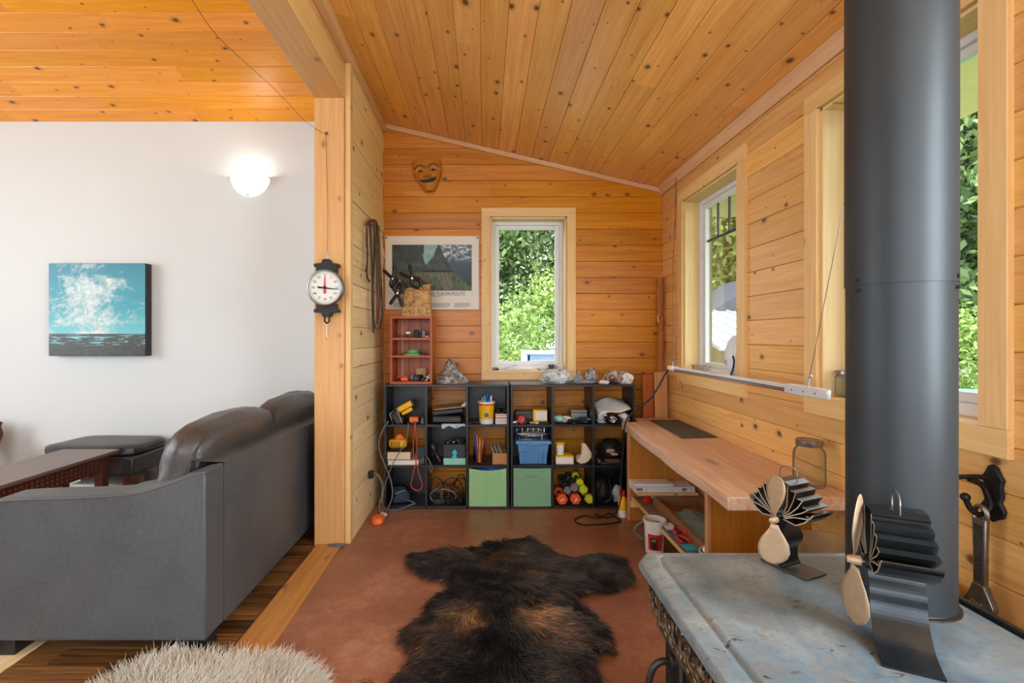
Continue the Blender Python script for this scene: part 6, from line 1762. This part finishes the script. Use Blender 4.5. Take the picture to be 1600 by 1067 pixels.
t = T('flat_box', 'long flat white box on the ledge at the bench far end', 'box', (1.2, 3.28, 0.24))
G().box((0.99, 3.20, 0.241), (1.385, 3.34, 0.276)).build('box', 'cloth_white', t, 0.002)
G().box((0.992, 3.215, 0.276), (1.25, 3.335, 0.292)).build('lid', 'paper', t, 0.002)
G().box((1.0, 3.198, 0.25), (1.04, 3.2, 0.27)).box((1.30, 3.198, 0.25), (1.33, 3.2, 0.27)).build('label_print', 'ink_grey', t, 0, 0)
t = T('red_funnel', 'red plastic funnel on the shelf under the bench', 'funnel', (1.09, 3.26, LS))
G().lathe([(0.030, 0.0), (0.034, 0.012), (0.030, 0.014), (0.008, 0.045), (0.005, 0.06)], (1.085, 3.24, LS), 20, ).build('cone', 'red', t)
G().tube([(1.085, 3.24, LS + 0.05), (1.06, 3.22, LS + 0.058)], 0.006, 8).build('spout', 'red', t)
t = T('paper_wrapper', 'white paper wrapping at the far end of the tray', 'paper', (1.2, 3.25, LS))
G().blob((1.22, 3.24, LS + 0.03), (0.2, 0.10, 0.05), 7, 0.2, 6, 0.9).build('paper', 'paper', t)
# pliers in a pack
def pliers(label, x, y, rz, m, z):
    t = T('pliers', label, 'pliers', (x, y, z), rz, 'pliers under the bench')
    for s in (-1, 1):
        G().tube(smooth_curve([(s * 0.022, -0.085, 0.008), (s * 0.026, -0.05, 0.008), (s * 0.014, -0.01, 0.008), (-s * 0.004, 0.01, 0.008)], 4), 0.008, 8).build('handle', m, t, local=True)
        G().prism([(0, 0.0), (s * 0.014, 0.012), (s * 0.011, 0.032), (s * 0.002, 0.06), (0, 0.06)][::s], 0.002, 0.014).build('jaw', 'steel', t, 0.001, 0, local=True)
    G().cyl((0, 0.01, 0), (0, 0.01, 0.018), 0.008, n=12).build('rivet', 'dark_steel', t, local=True)
t = T('blister_pack', 'flat blue and white tool card on the lower shelf', 'tool pack', (1.06, 2.70, LS))
G().obox((1.062, 2.66, LS + 0.003), (0.07, 0.40, 0.006), Rz(0.02)).build('card', 'slate_blue', t, 0.001)
G().obox((1.062, 2.80, LS + 0.008), (0.06, 0.10, 0.004), Rz(0.02)).build('paper_panel', 'paper', t, 0.001)
G().obox((1.062, 2.52, LS + 0.008), (0.06, 0.07, 0.004), Rz(0.02)).build('blue_panel', 'teal', t, 0.001)
pliers('red handled pliers lying nearest the shelf edge', 1.052, 2.64, 0.1, 'red', LS + 0.011)
pliers('red handled pliers lying against the wooden tray rail', 1.076, 2.72, -0.15, 'red', LS + 0.022)
t = tub('paint_tub', 'white tub of oddments on the near end of the lower shelf', 'tub', 1.085, 2.29, LS, 0.066, 0.085, 'white_plastic')
band(t, 1.085, 2.29, LS, 0.066, 0.085, 0.25, 0.6, 'red', 'red_print', -PI / 2 - 0.9, -PI / 2 - 0.3)
tag(G().blob((1.10, 2.27, LS + 0.088), (0.06, 0.05, 0.05), 3, 0.15, 5).build('yellow_glove', 'tool_yellow', None), 'crumpled yellow glove on top of the white tub', 'glove')
tag(G().blob((1.06, 2.30, LS + 0.086), (0.05, 0.06, 0.035), 6, 0.2, 5).build('rag', 'cloth_white', None), 'scrap of white rag in the white tub', 'rag')
tag(G().obox((1.085, 2.33, LS + 0.088), (0.03, 0.05, 0.02), Rz(0.5)).build('rubber_block', 'black_rubber', None, 0.004), 'small black block among the scraps in the white tub', 'block')
t = tub('white_bucket', 'white bucket with a red and black label on the floor', 'bucket', 1.0, 2.86, 0.0, 0.062, 0.195, 'white_plastic')
band(t, 1.0, 2.86, 0.0, 0.062, 0.195, 0.14, 0.62, 'red', 'label_patch', -PI / 2 - 1.0, -PI / 2 + 0.5)
band(t, 1.0, 2.86, 0.0, 0.0626, 0.195, 0.18, 0.52, 'black_plastic', 'label_square', -PI / 2 - 0.7, -PI / 2 - 0.05)
band(t, 1.0, 2.86, 0.0, 0.0631, 0.195, 0.40, 0.48, 'dish_green', 'label_word', -PI / 2 - 0.6, -PI / 2 - 0.2)
G().tube([(0.94 + 0.0 * k, 2.88, 0.17) if False else (0.945 - 0.055 * math.sin(PI * k / 12), 2.90, 0.165 - 0.105 * k / 12) for k in range(13)], 0.006, 8).build('bail_handle', 'grey_cable', t)
# leaning boards and driftwood in the corner
for i, (xa, xb, zt_, lab) in enumerate(((1.235, 1.315, 0.965, 'short reddish board leaning in the corner nearest the shelf'), (1.325, 1.425, 0.985, 'short pale board leaning in the corner nearest the window'))):
    t = T('offcut_board', lab, 'board', ((xa + xb) / 2, 3.78, 0), 0, 'boards leaning in the corner')
    g = G().add([(xa, 3.735, 0), (xb, 3.735, 0), (xb, 3.755, 0), (xa, 3.755, 0), (xa, 3.80, zt_), (xb, 3.80, zt_ + 0.01), (xb, 3.82, zt_ + 0.01), (xa, 3.82, zt_)], [[0, 3, 2, 1], [4, 5, 6, 7], [0, 1, 5, 4], [1, 2, 6, 5], [2, 3, 7, 6], [3, 0, 4, 7]])
    g.build('board', 'cherry' if i == 0 else 'lean_board', t, 0.002, 0)
    G().lathe([(0, 0.003), (0.004, 0.002), (0.004, 0)], ((xa + xb) / 2, 3.79, zt_ * 0.9), 8, MY).build('screw', 'dark_steel', t)
pts = smooth_curve([(1.405, 3.86, 0), (1.40, 3.865, 0.5), (1.398, 3.87, 1.0), (1.405, 3.88, 1.3), (1.40, 3.89, 1.5), (1.408, 3.90, 1.74)], 6)
t = T('driftwood_pole', 'knobbly brown driftwood pole standing in the corner', 'pole', (1.405, 3.86, 0))
G().tube(pts, [0.026 + 0.006 * math.sin(k * 1.3) + 0.004 * math.sin(k * 2.9) for k in range(len(pts))], 10).build('pole', 'driftwood', t)
G().blob((1.378, 3.86, 1.42), (0.03, 0.03, 0.05), 3, 0.2, 4).build('knot', 'driftwood', t)
G().tube([(1.385, 3.85, 1.44), (1.372, 3.845, 1.43), (1.372, 3.845, 1.38)], 0.003, 6).build('tie', 'paper_cream', t)

# hanging strip light
LX, LZ = 1.20, 1.066
t = T('strip_light', 'slim white strip light hanging level over the bench', 'strip light', (LX, 2.4, LZ))
G().box((LX - 0.012, 1.86, LZ - 0.004), (LX + 0.012, 3.10, LZ + 0.010)).build('rail', 'lamp_white', t, 0.003)
G().tube([(LX, 1.88, LZ - 0.014), (LX, 3.08, LZ - 0.014)], 0.008, 10).build('tube', 'chrome', t)
G().prism([(LX - 0.020, 1.92), (LX + 0.020, 1.92), (LX + 0.026, 1.86), (LX + 0.018, 1.76), (LX + 0.006, 1.69), (LX - 0.006, 1.69), (LX - 0.018, 1.76), (LX - 0.026, 1.86)], LZ - 0.022, LZ + 0.014).build('end_cap', 'lamp_white', t, 0.005)
G().prism([(LX - 0.018, 3.06), (LX + 0.018, 3.06), (LX + 0.020, 3.11), (LX + 0.008, 3.17), (LX - 0.008, 3.17), (LX - 0.020, 3.11)], LZ - 0.016, LZ + 0.012).build('end_cap', 'lamp_white', t, 0.005)
for y in (1.74, 1.80, 1.86):
    G().cyl((LX - 0.027 + (1.86 - y) * 0.07, y, LZ - 0.004), (LX - 0.020, y, LZ - 0.004), 0.003, n=8).build('screw', 'dark_steel', t)
G().tube([(LX, 1.80, LZ + 0.01), (LX, 1.80, LZ + 0.045), (LX + 0.004, 1.79, LZ + 0.055)], 0.004, 8).build('hanger', 'steel', t)
G().tube([(LX, 3.10, LZ + 0.01), (LX, 3.10, LZ + 0.035)], 0.004, 8).build('hanger', 'steel', t)
G().tube([(LX, 1.795, LZ + 0.05), (1.20, 1.62, 1.72), (1.21, 1.40, 2.50)], 0.0016, 5).build('wire', 'steel', t)
G().tube(smooth_curve([(LX, 3.10, LZ + 0.03), (1.32, 3.40, 1.8), (1.41, 3.58, 2.25), (1.415, 3.60, 2.44)], 4), 0.0016, 5).build('wire', 'dark_steel', t)
tag(G().tube(smooth_curve([(LX, 3.15, LZ), (1.19, 3.20, 1.02), (1.12, 3.26, 0.86), (1.01, 3.33, 0.74), (0.972, 3.36, 0.66), (0.965, 3.38, 0.50), (0.955, 3.40, 0.30), (0.955, 3.40, 0.14), (0.92, 3.42, 0.02), (0.88, 3.46, 0.008), (0.80, 3.38, 0.006), (0.70, 3.42, 0.006), (0.62, 3.34, 0.006), (0.66, 3.26, 0.006), (0.82, 3.27, 0.006), (0.93, 3.32, 0.006), (0.90, 3.40, 0.008), (0.84, 3.36, 0.014), (0.78, 3.44, 0.012)], 6), 0.0055, 7).build('lamp_cord', 'black_rubber', None), 'black lamp cord trailing from the strip light to a coil on the floor', 'cord')
tag(G().tube(smooth_curve([(1.418, 3.60, 2.44), (1.412, 3.60, 2.30), (1.416, 3.605, 2.18), (1.41, 3.60, 2.06)], 4), 0.002, 5).build('dangling_string', 'dark_steel', None), 'frayed string dangling from the crown trim in the corner', 'string')
# window sill pieces
t = T('glass_bowl', 'clear glass bowl on the far side window sill', 'bowl', (1.51, 3.39, OZ0))
G().lathe([(0, 0.004), (0.035, 0.0), (0.055, 0.03), (0.062, 0.055), (0.059, 0.055), (0.05, 0.03), (0.03, 0.007), (0, 0.009)], (1.51, 3.39, OZ0), 28).build('bowl', 'jar_glass', t)
G().tube([(1.51 + 0.0605 * math.cos(a * PI / 12), 3.39 + 0.0605 * math.sin(a * PI / 12), OZ0 + 0.055) for a in range(24)], 0.002, 6, True).build('rim', 'jar_glass', t)
t = T('white_bag', 'white cloth bag with a red mark propped on the side window sill', 'bag', (1.50, 2.95, OZ0))
G().blob((1.495, 2.90, OZ0 + 0.125), (0.07, 0.20, 0.27), 6, 0.06, 9, 0.95).build('bag', 'cloth_white', t)
G().blob((1.462, 2.95, OZ0 + 0.10), (0.010, 0.018, 0.03), 2, 0.2, 4).build('mark', 'pink_skin', t)
G().tube(smooth_curve([(1.46, 2.86, OZ0 + 0.14), (1.452, 2.83, OZ0 + 0.11), (1.455, 2.85, OZ0 + 0.06), (1.46, 2.88, OZ0 + 0.03), (1.455, 2.83, OZ0 + 0.02)], 4), 0.005, 6).build('strap', 'black_rubber', t)

# ------------------------------------------------------------------ stove
ST = 0.655
t = T('wood_stove', 'cast iron wood stove with a sky-tinted grey top in the foreground', 'stove', (0.78, 0.95, 0))
sx0, sx1, sy0, sy1 = 0.425, 1.10, 0.50, 1.39
ch = 0.035
out = [(sx0, sy0), (sx1, sy0), (sx1, sy1), (sx0 + ch, sy1), (sx0, sy1 - 0.05)]
def inset(d): return [(sx0 + d, sy0 + d), (sx1 - d * 0.4, sy0 + d), (sx1 - d * 0.4, sy1 - d * 0.5), (sx0 + ch + d * 0.6, sy1 - d * 0.5), (sx0 + d, sy1 - 0.05 - d * 0.4)]
g = G()
rings = [(0.0, ST - 0.030), (0.0, ST - 0.012), (0.006, ST - 0.006), (0.045, ST - 0.004), (0.058, ST - 0.010), (0.066, ST - 0.001), (0.074, ST)]
vs_ = []
for d, z in rings: vs_ += [(x, y, z) for x, y in inset(d)]
fs = []
for j in range(len(rings) - 1):
    for i in range(5): fs.append([j * 5 + i, j * 5 + (i + 1) % 5, (j + 1) * 5 + (i + 1) % 5, (j + 1) * 5 + i])
fs.append([(len(rings) - 1) * 5 + i for i in range(5)]); fs.append([4, 3, 2, 1, 0])
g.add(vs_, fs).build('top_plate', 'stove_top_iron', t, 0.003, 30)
G().box((1.10, 0.5, ST - 0.05), (1.116, 1.40, ST + 0.004)).build('back_rail', 'black_metal', t, 0.003)
G().box((0.50, 0.58, 0.13), (1.06, 1.30, ST - 0.03)).build('firebox', 'cast_iron', t, 0.006)
fp = [(0.50, ST - 0.03), (0.452, ST - 0.035), (0.446, ST - 0.075), (0.456, ST - 0.13), (0.478, ST - 0.185), (0.50, ST - 0.185)]
fz = G().prism(fp, -0.56, -1.325, XZ).build('frieze', 'cast_iron', t, 0.003, 30)
# scrollwork of the frieze
g = G()
def fx_(z): # surface of the frieze at a height
    zs = [(ST - 0.035, 0.452), (ST - 0.075, 0.446), (ST - 0.13, 0.456), (ST - 0.185, 0.478)]
    for (za, xa), (zb, xb) in zip(zs, zs[1:]):
        if zb <= z <= za: return xa + (xb - xa) * (za - z) / (za - zb)
    return 0.452
def spiral(cy, cz, r, turn, s):
    pts = []
    for k in range(15):
        a = turn + s * k * 0.55; rr = r * (1 - k / 18)
        y, z = cy + rr * math.cos(a), cz + rr * math.sin(a) * 0.9
        pts.append((fx_(z) - 0.002, y, z))
    g.tube(pts, [0.0042 * (1 - k / 30) for k in range(15)], 5)
random.seed(21)
for i in range(17):
    cy = 1.29 - i * 0.044
    spiral(cy, ST - 0.075 + 0.012 * math.sin(i * 1.9), 0.021, random.uniform(0, 6), 1 if i % 2 else -1)
    spiral(cy - 0.02, ST - 0.122 + 0.010 * math.cos(i * 1.3), 0.019, random.uniform(0, 6), -1 if i % 2 else 1)
    y = cy - 0.012
    g.tube([(fx_(ST - 0.06) - 0.003, y, ST - 0.06), (fx_(ST - 0.10) - 0.004, y + 0.012, ST - 0.10), (fx_(ST - 0.145) - 0.003, y - 0.008, ST - 0.145)], [0.003, 0.005, 0.002], 5)
g.build('scrollwork', 'cast_bronze', fz)
G().tube([(fx_(ST - 0.042) - 0.002, 0.57, ST - 0.042), (fx_(ST - 0.042) - 0.002, 1.315, ST - 0.042)], 0.004, 6).tube([(fx_(ST - 0.165) - 0.002, 0.57, ST - 0.165), (fx_(ST - 0.165) - 0.002, 1.315, ST - 0.165)], 0.005, 6).build('moulding', 'cast_bronze', fz)
for y0, y1 in ((1.20, 1.30), (0.80, 1.17), (0.58, 0.77)):
    G().box((0.482, y0, 0.16), (0.502, y1, ST - 0.19)).build('side_panel', 'cast_iron', t, 0.006)
for y in (0.62, 1.26):
    for x in (0.53, 1.03):
        G().tube(smooth_curve([(x, y, 0.14), (x - 0.02 if x < 0.8 else x + 0.02, y, 0.09), (x, y, 0.04), (x - 0.015 if x < 0.8 else x + 0.015, y, 0.0)], 4), [0.03] * 6 + [0.022] * 4 + [0.018] * 3, 10).build('leg', 'cast_iron', t)
hp = Vector((0.478, 1.235, ST - 0.215))
G().lathe([(0, -0.012), (0.018, -0.012), (0.018, 0.006), (0.012, 0.01), (0, 0.01)], hp, 14, Matrix.Rotation(-PI / 2, 4, 'Y')).build('handle_boss', 'cast_iron', t)
G().tube(smooth_curve([hp, hp + Vector((-0.03, 0.0, 0.0)), hp + Vector((-0.052, 0.0, -0.02)), hp + Vector((-0.062, 0.0, -0.07)), hp + Vector((-0.064, 0, -0.15)), hp + Vector((-0.06, 0, -0.2))], 5), 0.0085, 10).build('handle', 'cast_iron', t)

# stovepipe
PXc, PYc, PR = 0.975, 1.145, 0.1015
t = T('stovepipe', 'thick dark grey stovepipe rising from the stove top', 'stovepipe', (PXc, PYc, ST))
jz = 1.385
G().lathe([(PR, ST), (PR, jz + 0.02)], (PXc, PYc, 0), 72).build('lower_section', 'pipe_steel', t)
G().lathe([(PR + 0.0005, jz), (PR + 0.0022, jz), (PR + 0.0022, 2.545)], (PXc, PYc, 0), 72).build('upper_section', 'pipe_steel', t)
g = G()
for a in (-1.05, -3.05, 1.0):
    for z in (jz + 0.012, jz - 0.012):
        c = Vector((PXc + (PR + 0.002) * math.cos(a), PYc + (PR + 0.002) * math.sin(a), z))
        G().lathe([(0.0045, 0), (0.004, 0.003), (0, 0.0035)], c, 10, Matrix.Rotation(a, 4, 'Z') @ Matrix.Rotation(PI / 2, 4, 'Y')).build('screw', 'black_metal', t)
G().lathe([(PR + 0.008, ST + 0.0005), (PR + 0.007, ST + 0.003), (PR + 0.001, ST + 0.005), (PR, ST + 0.007)], (PXc, PYc, 0), 60).build('collar', 'cast_iron', t)

# heat powered fans
def stove_fan(label, loc, rz, sc, blade_ang, back_plate, finm, bs):
    t = T('stove_fan', label, 'stove fan', loc, rz, 'heat powered stove fans')
    t.scale = (sc, sc, sc)
    t.matrix_basis = Matrix.Translation(loc) @ Rz(rz) @ Matrix.Scale(sc, 4)
    w = 0.046
    if back_plate:
        G().box((-w, -0.085, 0.001), (w, 0.062, 0.0045)).build('base_plate', 'fin_metal', t, 0.0008, local=True)
        pr = [(-0.006, 0.005), (0.0, 0.012), (0.004, 0.03), (0.002, 0.055), (-0.010, 0.075), (-0.012, 0.095), (0.004, 0.118), (0.014, 0.132), (0.012, 0.152), (0, 0.158)]
    else:
        pr = [(-0.112, 0.0025), (-0.085, 0.006), (-0.055, 0.018), (-0.028, 0.045), (-0.014, 0.075), (-0.012, 0.10), (0.0, 0.125), (0.002, 0.140), (-0.008, 0.152), (-0.004, 0.158)]
    pr = [(p.x, p.y) for p in smooth_curve([(a, b, 0) for a, b in pr], 5)]
    G().strip(pr, -w, w, 0.004, YZ).build('riser', 'fan_base', t, 0, 60, local=True)
    G().box((-w * 0.9, -0.022, 0.152), (w * 0.9, 0.022, 0.168)).build('heat_block', 'black_metal', t, 0.001, local=True)
    def fin(poly, th=0.0035):
        g = G().strip(poly, -w, w, th, YZ)
        o = g.build('fin', finm, t, 0, 30, local=True)
        e = G().strip(poly, -w - 0.0008, -w, th, YZ).build('edge', 'fin_edge', o, 0, 0, local=True)
    fin([(-0.012, 0.166), (-0.026, 0.20), (-0.028, 0.262)]); fin([(0.012, 0.166), (0.026, 0.20), (0.028, 0.262)])
    G().strip([(-0.034, 0.260), (-0.016, 0.268), (0.016, 0.268), (0.034, 0.260)], -w, w, 0.0045, YZ).build('top_fin', finm, t, 0, 40, local=True)
    for s in (-1, 1):
        for k, (ex, ez) in enumerate(((0.052, 0.246), (0.072, 0.228), (0.088, 0.207), (0.098, 0.184))):
            fin([(s * (0.010 + 0.003 * k), 0.166 - 0.002 * k), (s * (0.018 + (ex - 0.018) * 0.35), 0.168 + (ez - 0.168) * 0.22), (s * (0.018 + (ex - 0.018) * 0.75), 0.168 + (ez - 0.168) * 0.62), (s * ex, ez), (s * (ex - 0.015), ez + 0.003)], 0.0032)
        fin([(s * 0.014, 0.156), (s * 0.052, 0.150), (s * 0.078, 0.166), (s * 0.104, 0.196)], 0.0034)
    # propeller
    for k in range(2):
        a = blade_ang + k * PI
        vs_ = []; nr, nc = 9, 6
        prof = [(0.010, 0.008), (0.022, 0.012), (0.036, 0.021), (0.052, 0.030), (0.070, 0.035), (0.086, 0.033), (0.099, 0.026), (0.108, 0.016), (0.112, 0.004)]
        prof = [(r * bs, hw * bs * 1.05) for r, hw in prof]
        for r, hw in prof:
            for j in range(nc + 1):
                u = -1 + 2 * j / nc
                y = u * hw + 0.010 * math.sin(r / (0.112 * bs) * PI); tw = math.radians(32) * (1 - 0.3 * r / 0.11 / bs)
                x = -0.068 + y * math.sin(tw) * 0.8; yy = y * math.cos(tw)
                Y_, Z_ = yy * math.cos(a) - r * math.sin(a), yy * math.sin(a) + r * math.cos(a)
                vs_.append((x, Y_, 0.152 + Z_))
        o = G().add(vs_, [[i * (nc + 1) + j, i * (nc + 1) + j + 1, (i + 1) * (nc + 1) + j + 1, (i + 1) * (nc + 1) + j] for i in range(nr - 1) for j in range(nc)]).build('blade', 'blade_bronze', t, 0, 60, local=True)
        o.modifiers.new('t', 'SOLIDIFY').thickness = 0.0015
    MX = Matrix.Rotation(-PI / 2, 4, 'Y')
    G().lathe([(0, 0.018), (0.007, 0.016), (0.010, 0.006), (0.010, -0.008), (0, -0.008)], (-0.066, 0, 0.152), 16, MX).build('hub', 'blade_bronze', t, local=True)
    G().cyl((-0.066, 0, 0.152), (-0.03, 0, 0.152), 0.004, n=10).build('axle', 'steel', t, local=True)
    G().cyl((-0.052, 0, 0.152), (-0.02, 0, 0.152), 0.013, n=18).build('motor', 'black_metal', t, local=True)
    G().tube(smooth_curve([(0.0, -0.026, 0.262), (0.0, -0.028, 0.290), (0.0, -0.014, 0.305), (0.0, 0.014, 0.305), (0.0, 0.028, 0.290), (0.0, 0.026, 0.262)], 4), 0.0016, 6).build('wire_handle', 'steel', t, local=True)
    return t
stove_fan('bronze-bladed stove fan farther back, left of the stovepipe', (0.81, 1.295, ST + 0.0005), math.radians(24), 0.86, 0.12, True, 'fin_metal', 1.22)
stove_fan('black stove fan nearest the camera in front of the stovepipe', (0.825, 0.975, ST + 0.0005), math.radians(-27), 0.98, 0.25, False, 'black_metal', 1.32)

# brass tub behind the stove
t = T('brass_tub', 'wide brass tub behind the stove below the bench end', 'tub', (1.17, 1.68, 0))
G().lathe([(0, 0.0), (0.17, 0.0), (0.215, 0.50), (0.232, 0.515), (0.236, 0.525), (0.226, 0.527), (0.205, 0.50), (0.165, 0.40), (0, 0.40)], (1.205, 1.625, 0), 44).build('body', 'brass', t)
G().tube([(1.205 + 0.232 * math.cos(a * PI / 22), 1.625 + 0.232 * math.sin(a * PI / 22), 0.522) for a in range(44)], 0.006, 7, True).build('rim', 'brass', t)
G().tube(smooth_curve([(1.20, 1.55, 0.404), (1.26, 1.58, 0.425), (1.30, 1.64, 0.41), (1.33, 1.70, 0.42)], 4), 0.008, 7).build('twig', 'strap_leather', t)

# bracket and wrench on the window wall
WX = XR
t = T('iron_bracket', 'ornate black iron hook bracket on the wall by the stovepipe', 'bracket', (WX, 1.385, 0.80))
bp = [(0, 0.115), (0.012, 0.108), (0.02, 0.09), (0.03, 0.075), (0.024, 0.055), (0.028, 0.03), (0.022, 0.01), (0.034, -0.01), (0.03, -0.03), (0.012, -0.04), (0, -0.05)]
poly = [(-a, b) for a, b in bp] + [(a, b) for a, b in bp[::-1]][1:-1]
cY, cZ = 1.375, 0.79
G().prism([(cY + a, cZ + b) for a, b in poly], WX - 0.012, WX - 0.0005, YZ).build('wall_plate', 'black_iron', t, 0.004)
g = G().tube(smooth_curve([(WX - 0.01, cY, cZ + 0.075), (WX - 0.05, cY + 0.005, cZ + 0.078), (WX - 0.10, cY + 0.01, cZ + 0.076), (WX - 0.17, cY + 0.015, cZ + 0.078)], 4), 0.007, 8)
g.tube(smooth_curve([(WX - 0.07, cY + 0.006, cZ + 0.072), (WX - 0.035, cY + 0.003, cZ + 0.055), (WX - 0.02, cY, cZ + 0.02), (WX - 0.015, cY, cZ)], 4), 0.008, 8)
g.build('arm', 'black_iron', t)
G().tube(smooth_curve([(WX - 0.01, cY, cZ + 0.01), (WX - 0.025, cY, cZ - 0.018), (WX - 0.045, cY, cZ - 0.028), (WX - 0.066, cY + 0.004, cZ - 0.014), (WX - 0.078, cY + 0.006, cZ + 0.012)], 5), 0.0075, 8).build('hook', 'black_iron', t)
G().blob((WX - 0.080, cY + 0.006, cZ + 0.020), (0.024, 0.024, 0.024), 1, 0.02, 5).build('knob', 'black_iron', t)
t = T('adjustable_wrench', 'long steel adjustable wrench hanging from the iron hook', 'wrench', (WX - 0.045, 1.37, 0.5))
wx0, wx1 = WX - 0.052, WX - 0.038
wy = 1.372; zt_ = cZ - 0.012
def wp(pts): return [(wy + a, zt_ + b) for a, b in pts]
ring = [(0.021 * math.cos(a), 0.021 * math.sin(a) - 0.012) for a in [2 * PI * k / 24 for k in range(24)]]
G().tube([((wx0 + wx1) / 2, wy + a * 0.83, zt_ + b * 1.0) for a, b in ring], 0.0065, 8, True).build('hanging_eye', 'wrench_steel', t)
hb = G().prism(wp([(-0.020, -0.024), (0.020, -0.024), (0.017, -0.12), (0.016, -0.215), (-0.016, -0.215), (-0.017, -0.12)]), wx0, wx1, YZ).build('handle', 'wrench_steel', t, 0.003)
G().prism(wp([(-0.012, -0.042), (0.012, -0.042), (0.010, -0.12), (0.0095, -0.20), (-0.0095, -0.20), (-0.010, -0.12)]), wx0 - 0.0012, wx0 - 0.0002, YZ).build('recessed_panel', 'dark_steel', hb)
g = G()
for i in range(15):
    if i in (5, 9, 12): continue
    g.box((wx0 - 0.0028, wy - 0.006, zt_ - 0.062 - i * 0.0088), (wx0 - 0.001, wy + 0.006, zt_ - 0.0645 - i * 0.0088)).box((wx0 - 0.0028, wy + (0.004 if i % 2 else -0.006), zt_ - 0.060 - i * 0.0088), (wx0 - 0.001, wy + (0.006 if i % 2 else -0.004), zt_ - 0.0665 - i * 0.0088))
g.build('raised_lettering', 'wrench_steel', hb, 0, 0)
G().prism(wp([(-0.016, -0.21), (0.016, -0.21), (0.028, -0.245), (0.052, -0.285), (0.050, -0.33), (0.032, -0.325), (0.024, -0.295), (-0.01, -0.285), (-0.036, -0.285), (-0.042, -0.262), (-0.028, -0.235)][::-1]), wx0 - 0.003, wx1 + 0.003, YZ).build('head', 'wrench_steel', t, 0.003)
G().prism(wp([(-0.034, -0.288), (-0.008, -0.288), (-0.006, -0.335), (-0.026, -0.335)][::-1]), wx0 - 0.002, wx1 + 0.002, YZ).build('sliding_jaw', 'wrench_steel', t, 0.002)
g = G()
for i in range(4): g.cyl((wx0 - 0.004, wy - 0.018 + i * 0.009, zt_ - 0.268), (wx0 - 0.004, wy - 0.013 + i * 0.009, zt_ - 0.268), 0.009, n=14)
g.build('worm_screw', 'steel', t)

tag(G().blob((-0.885, 2.915, 0.016), (0.10, 0.035, 0.012), 5, 0.25, 5, 0.6).build('tape_scrap', 'slate_blue', None), 'crumpled scrap of blue tape at the foot of the post', 'tape scrap')
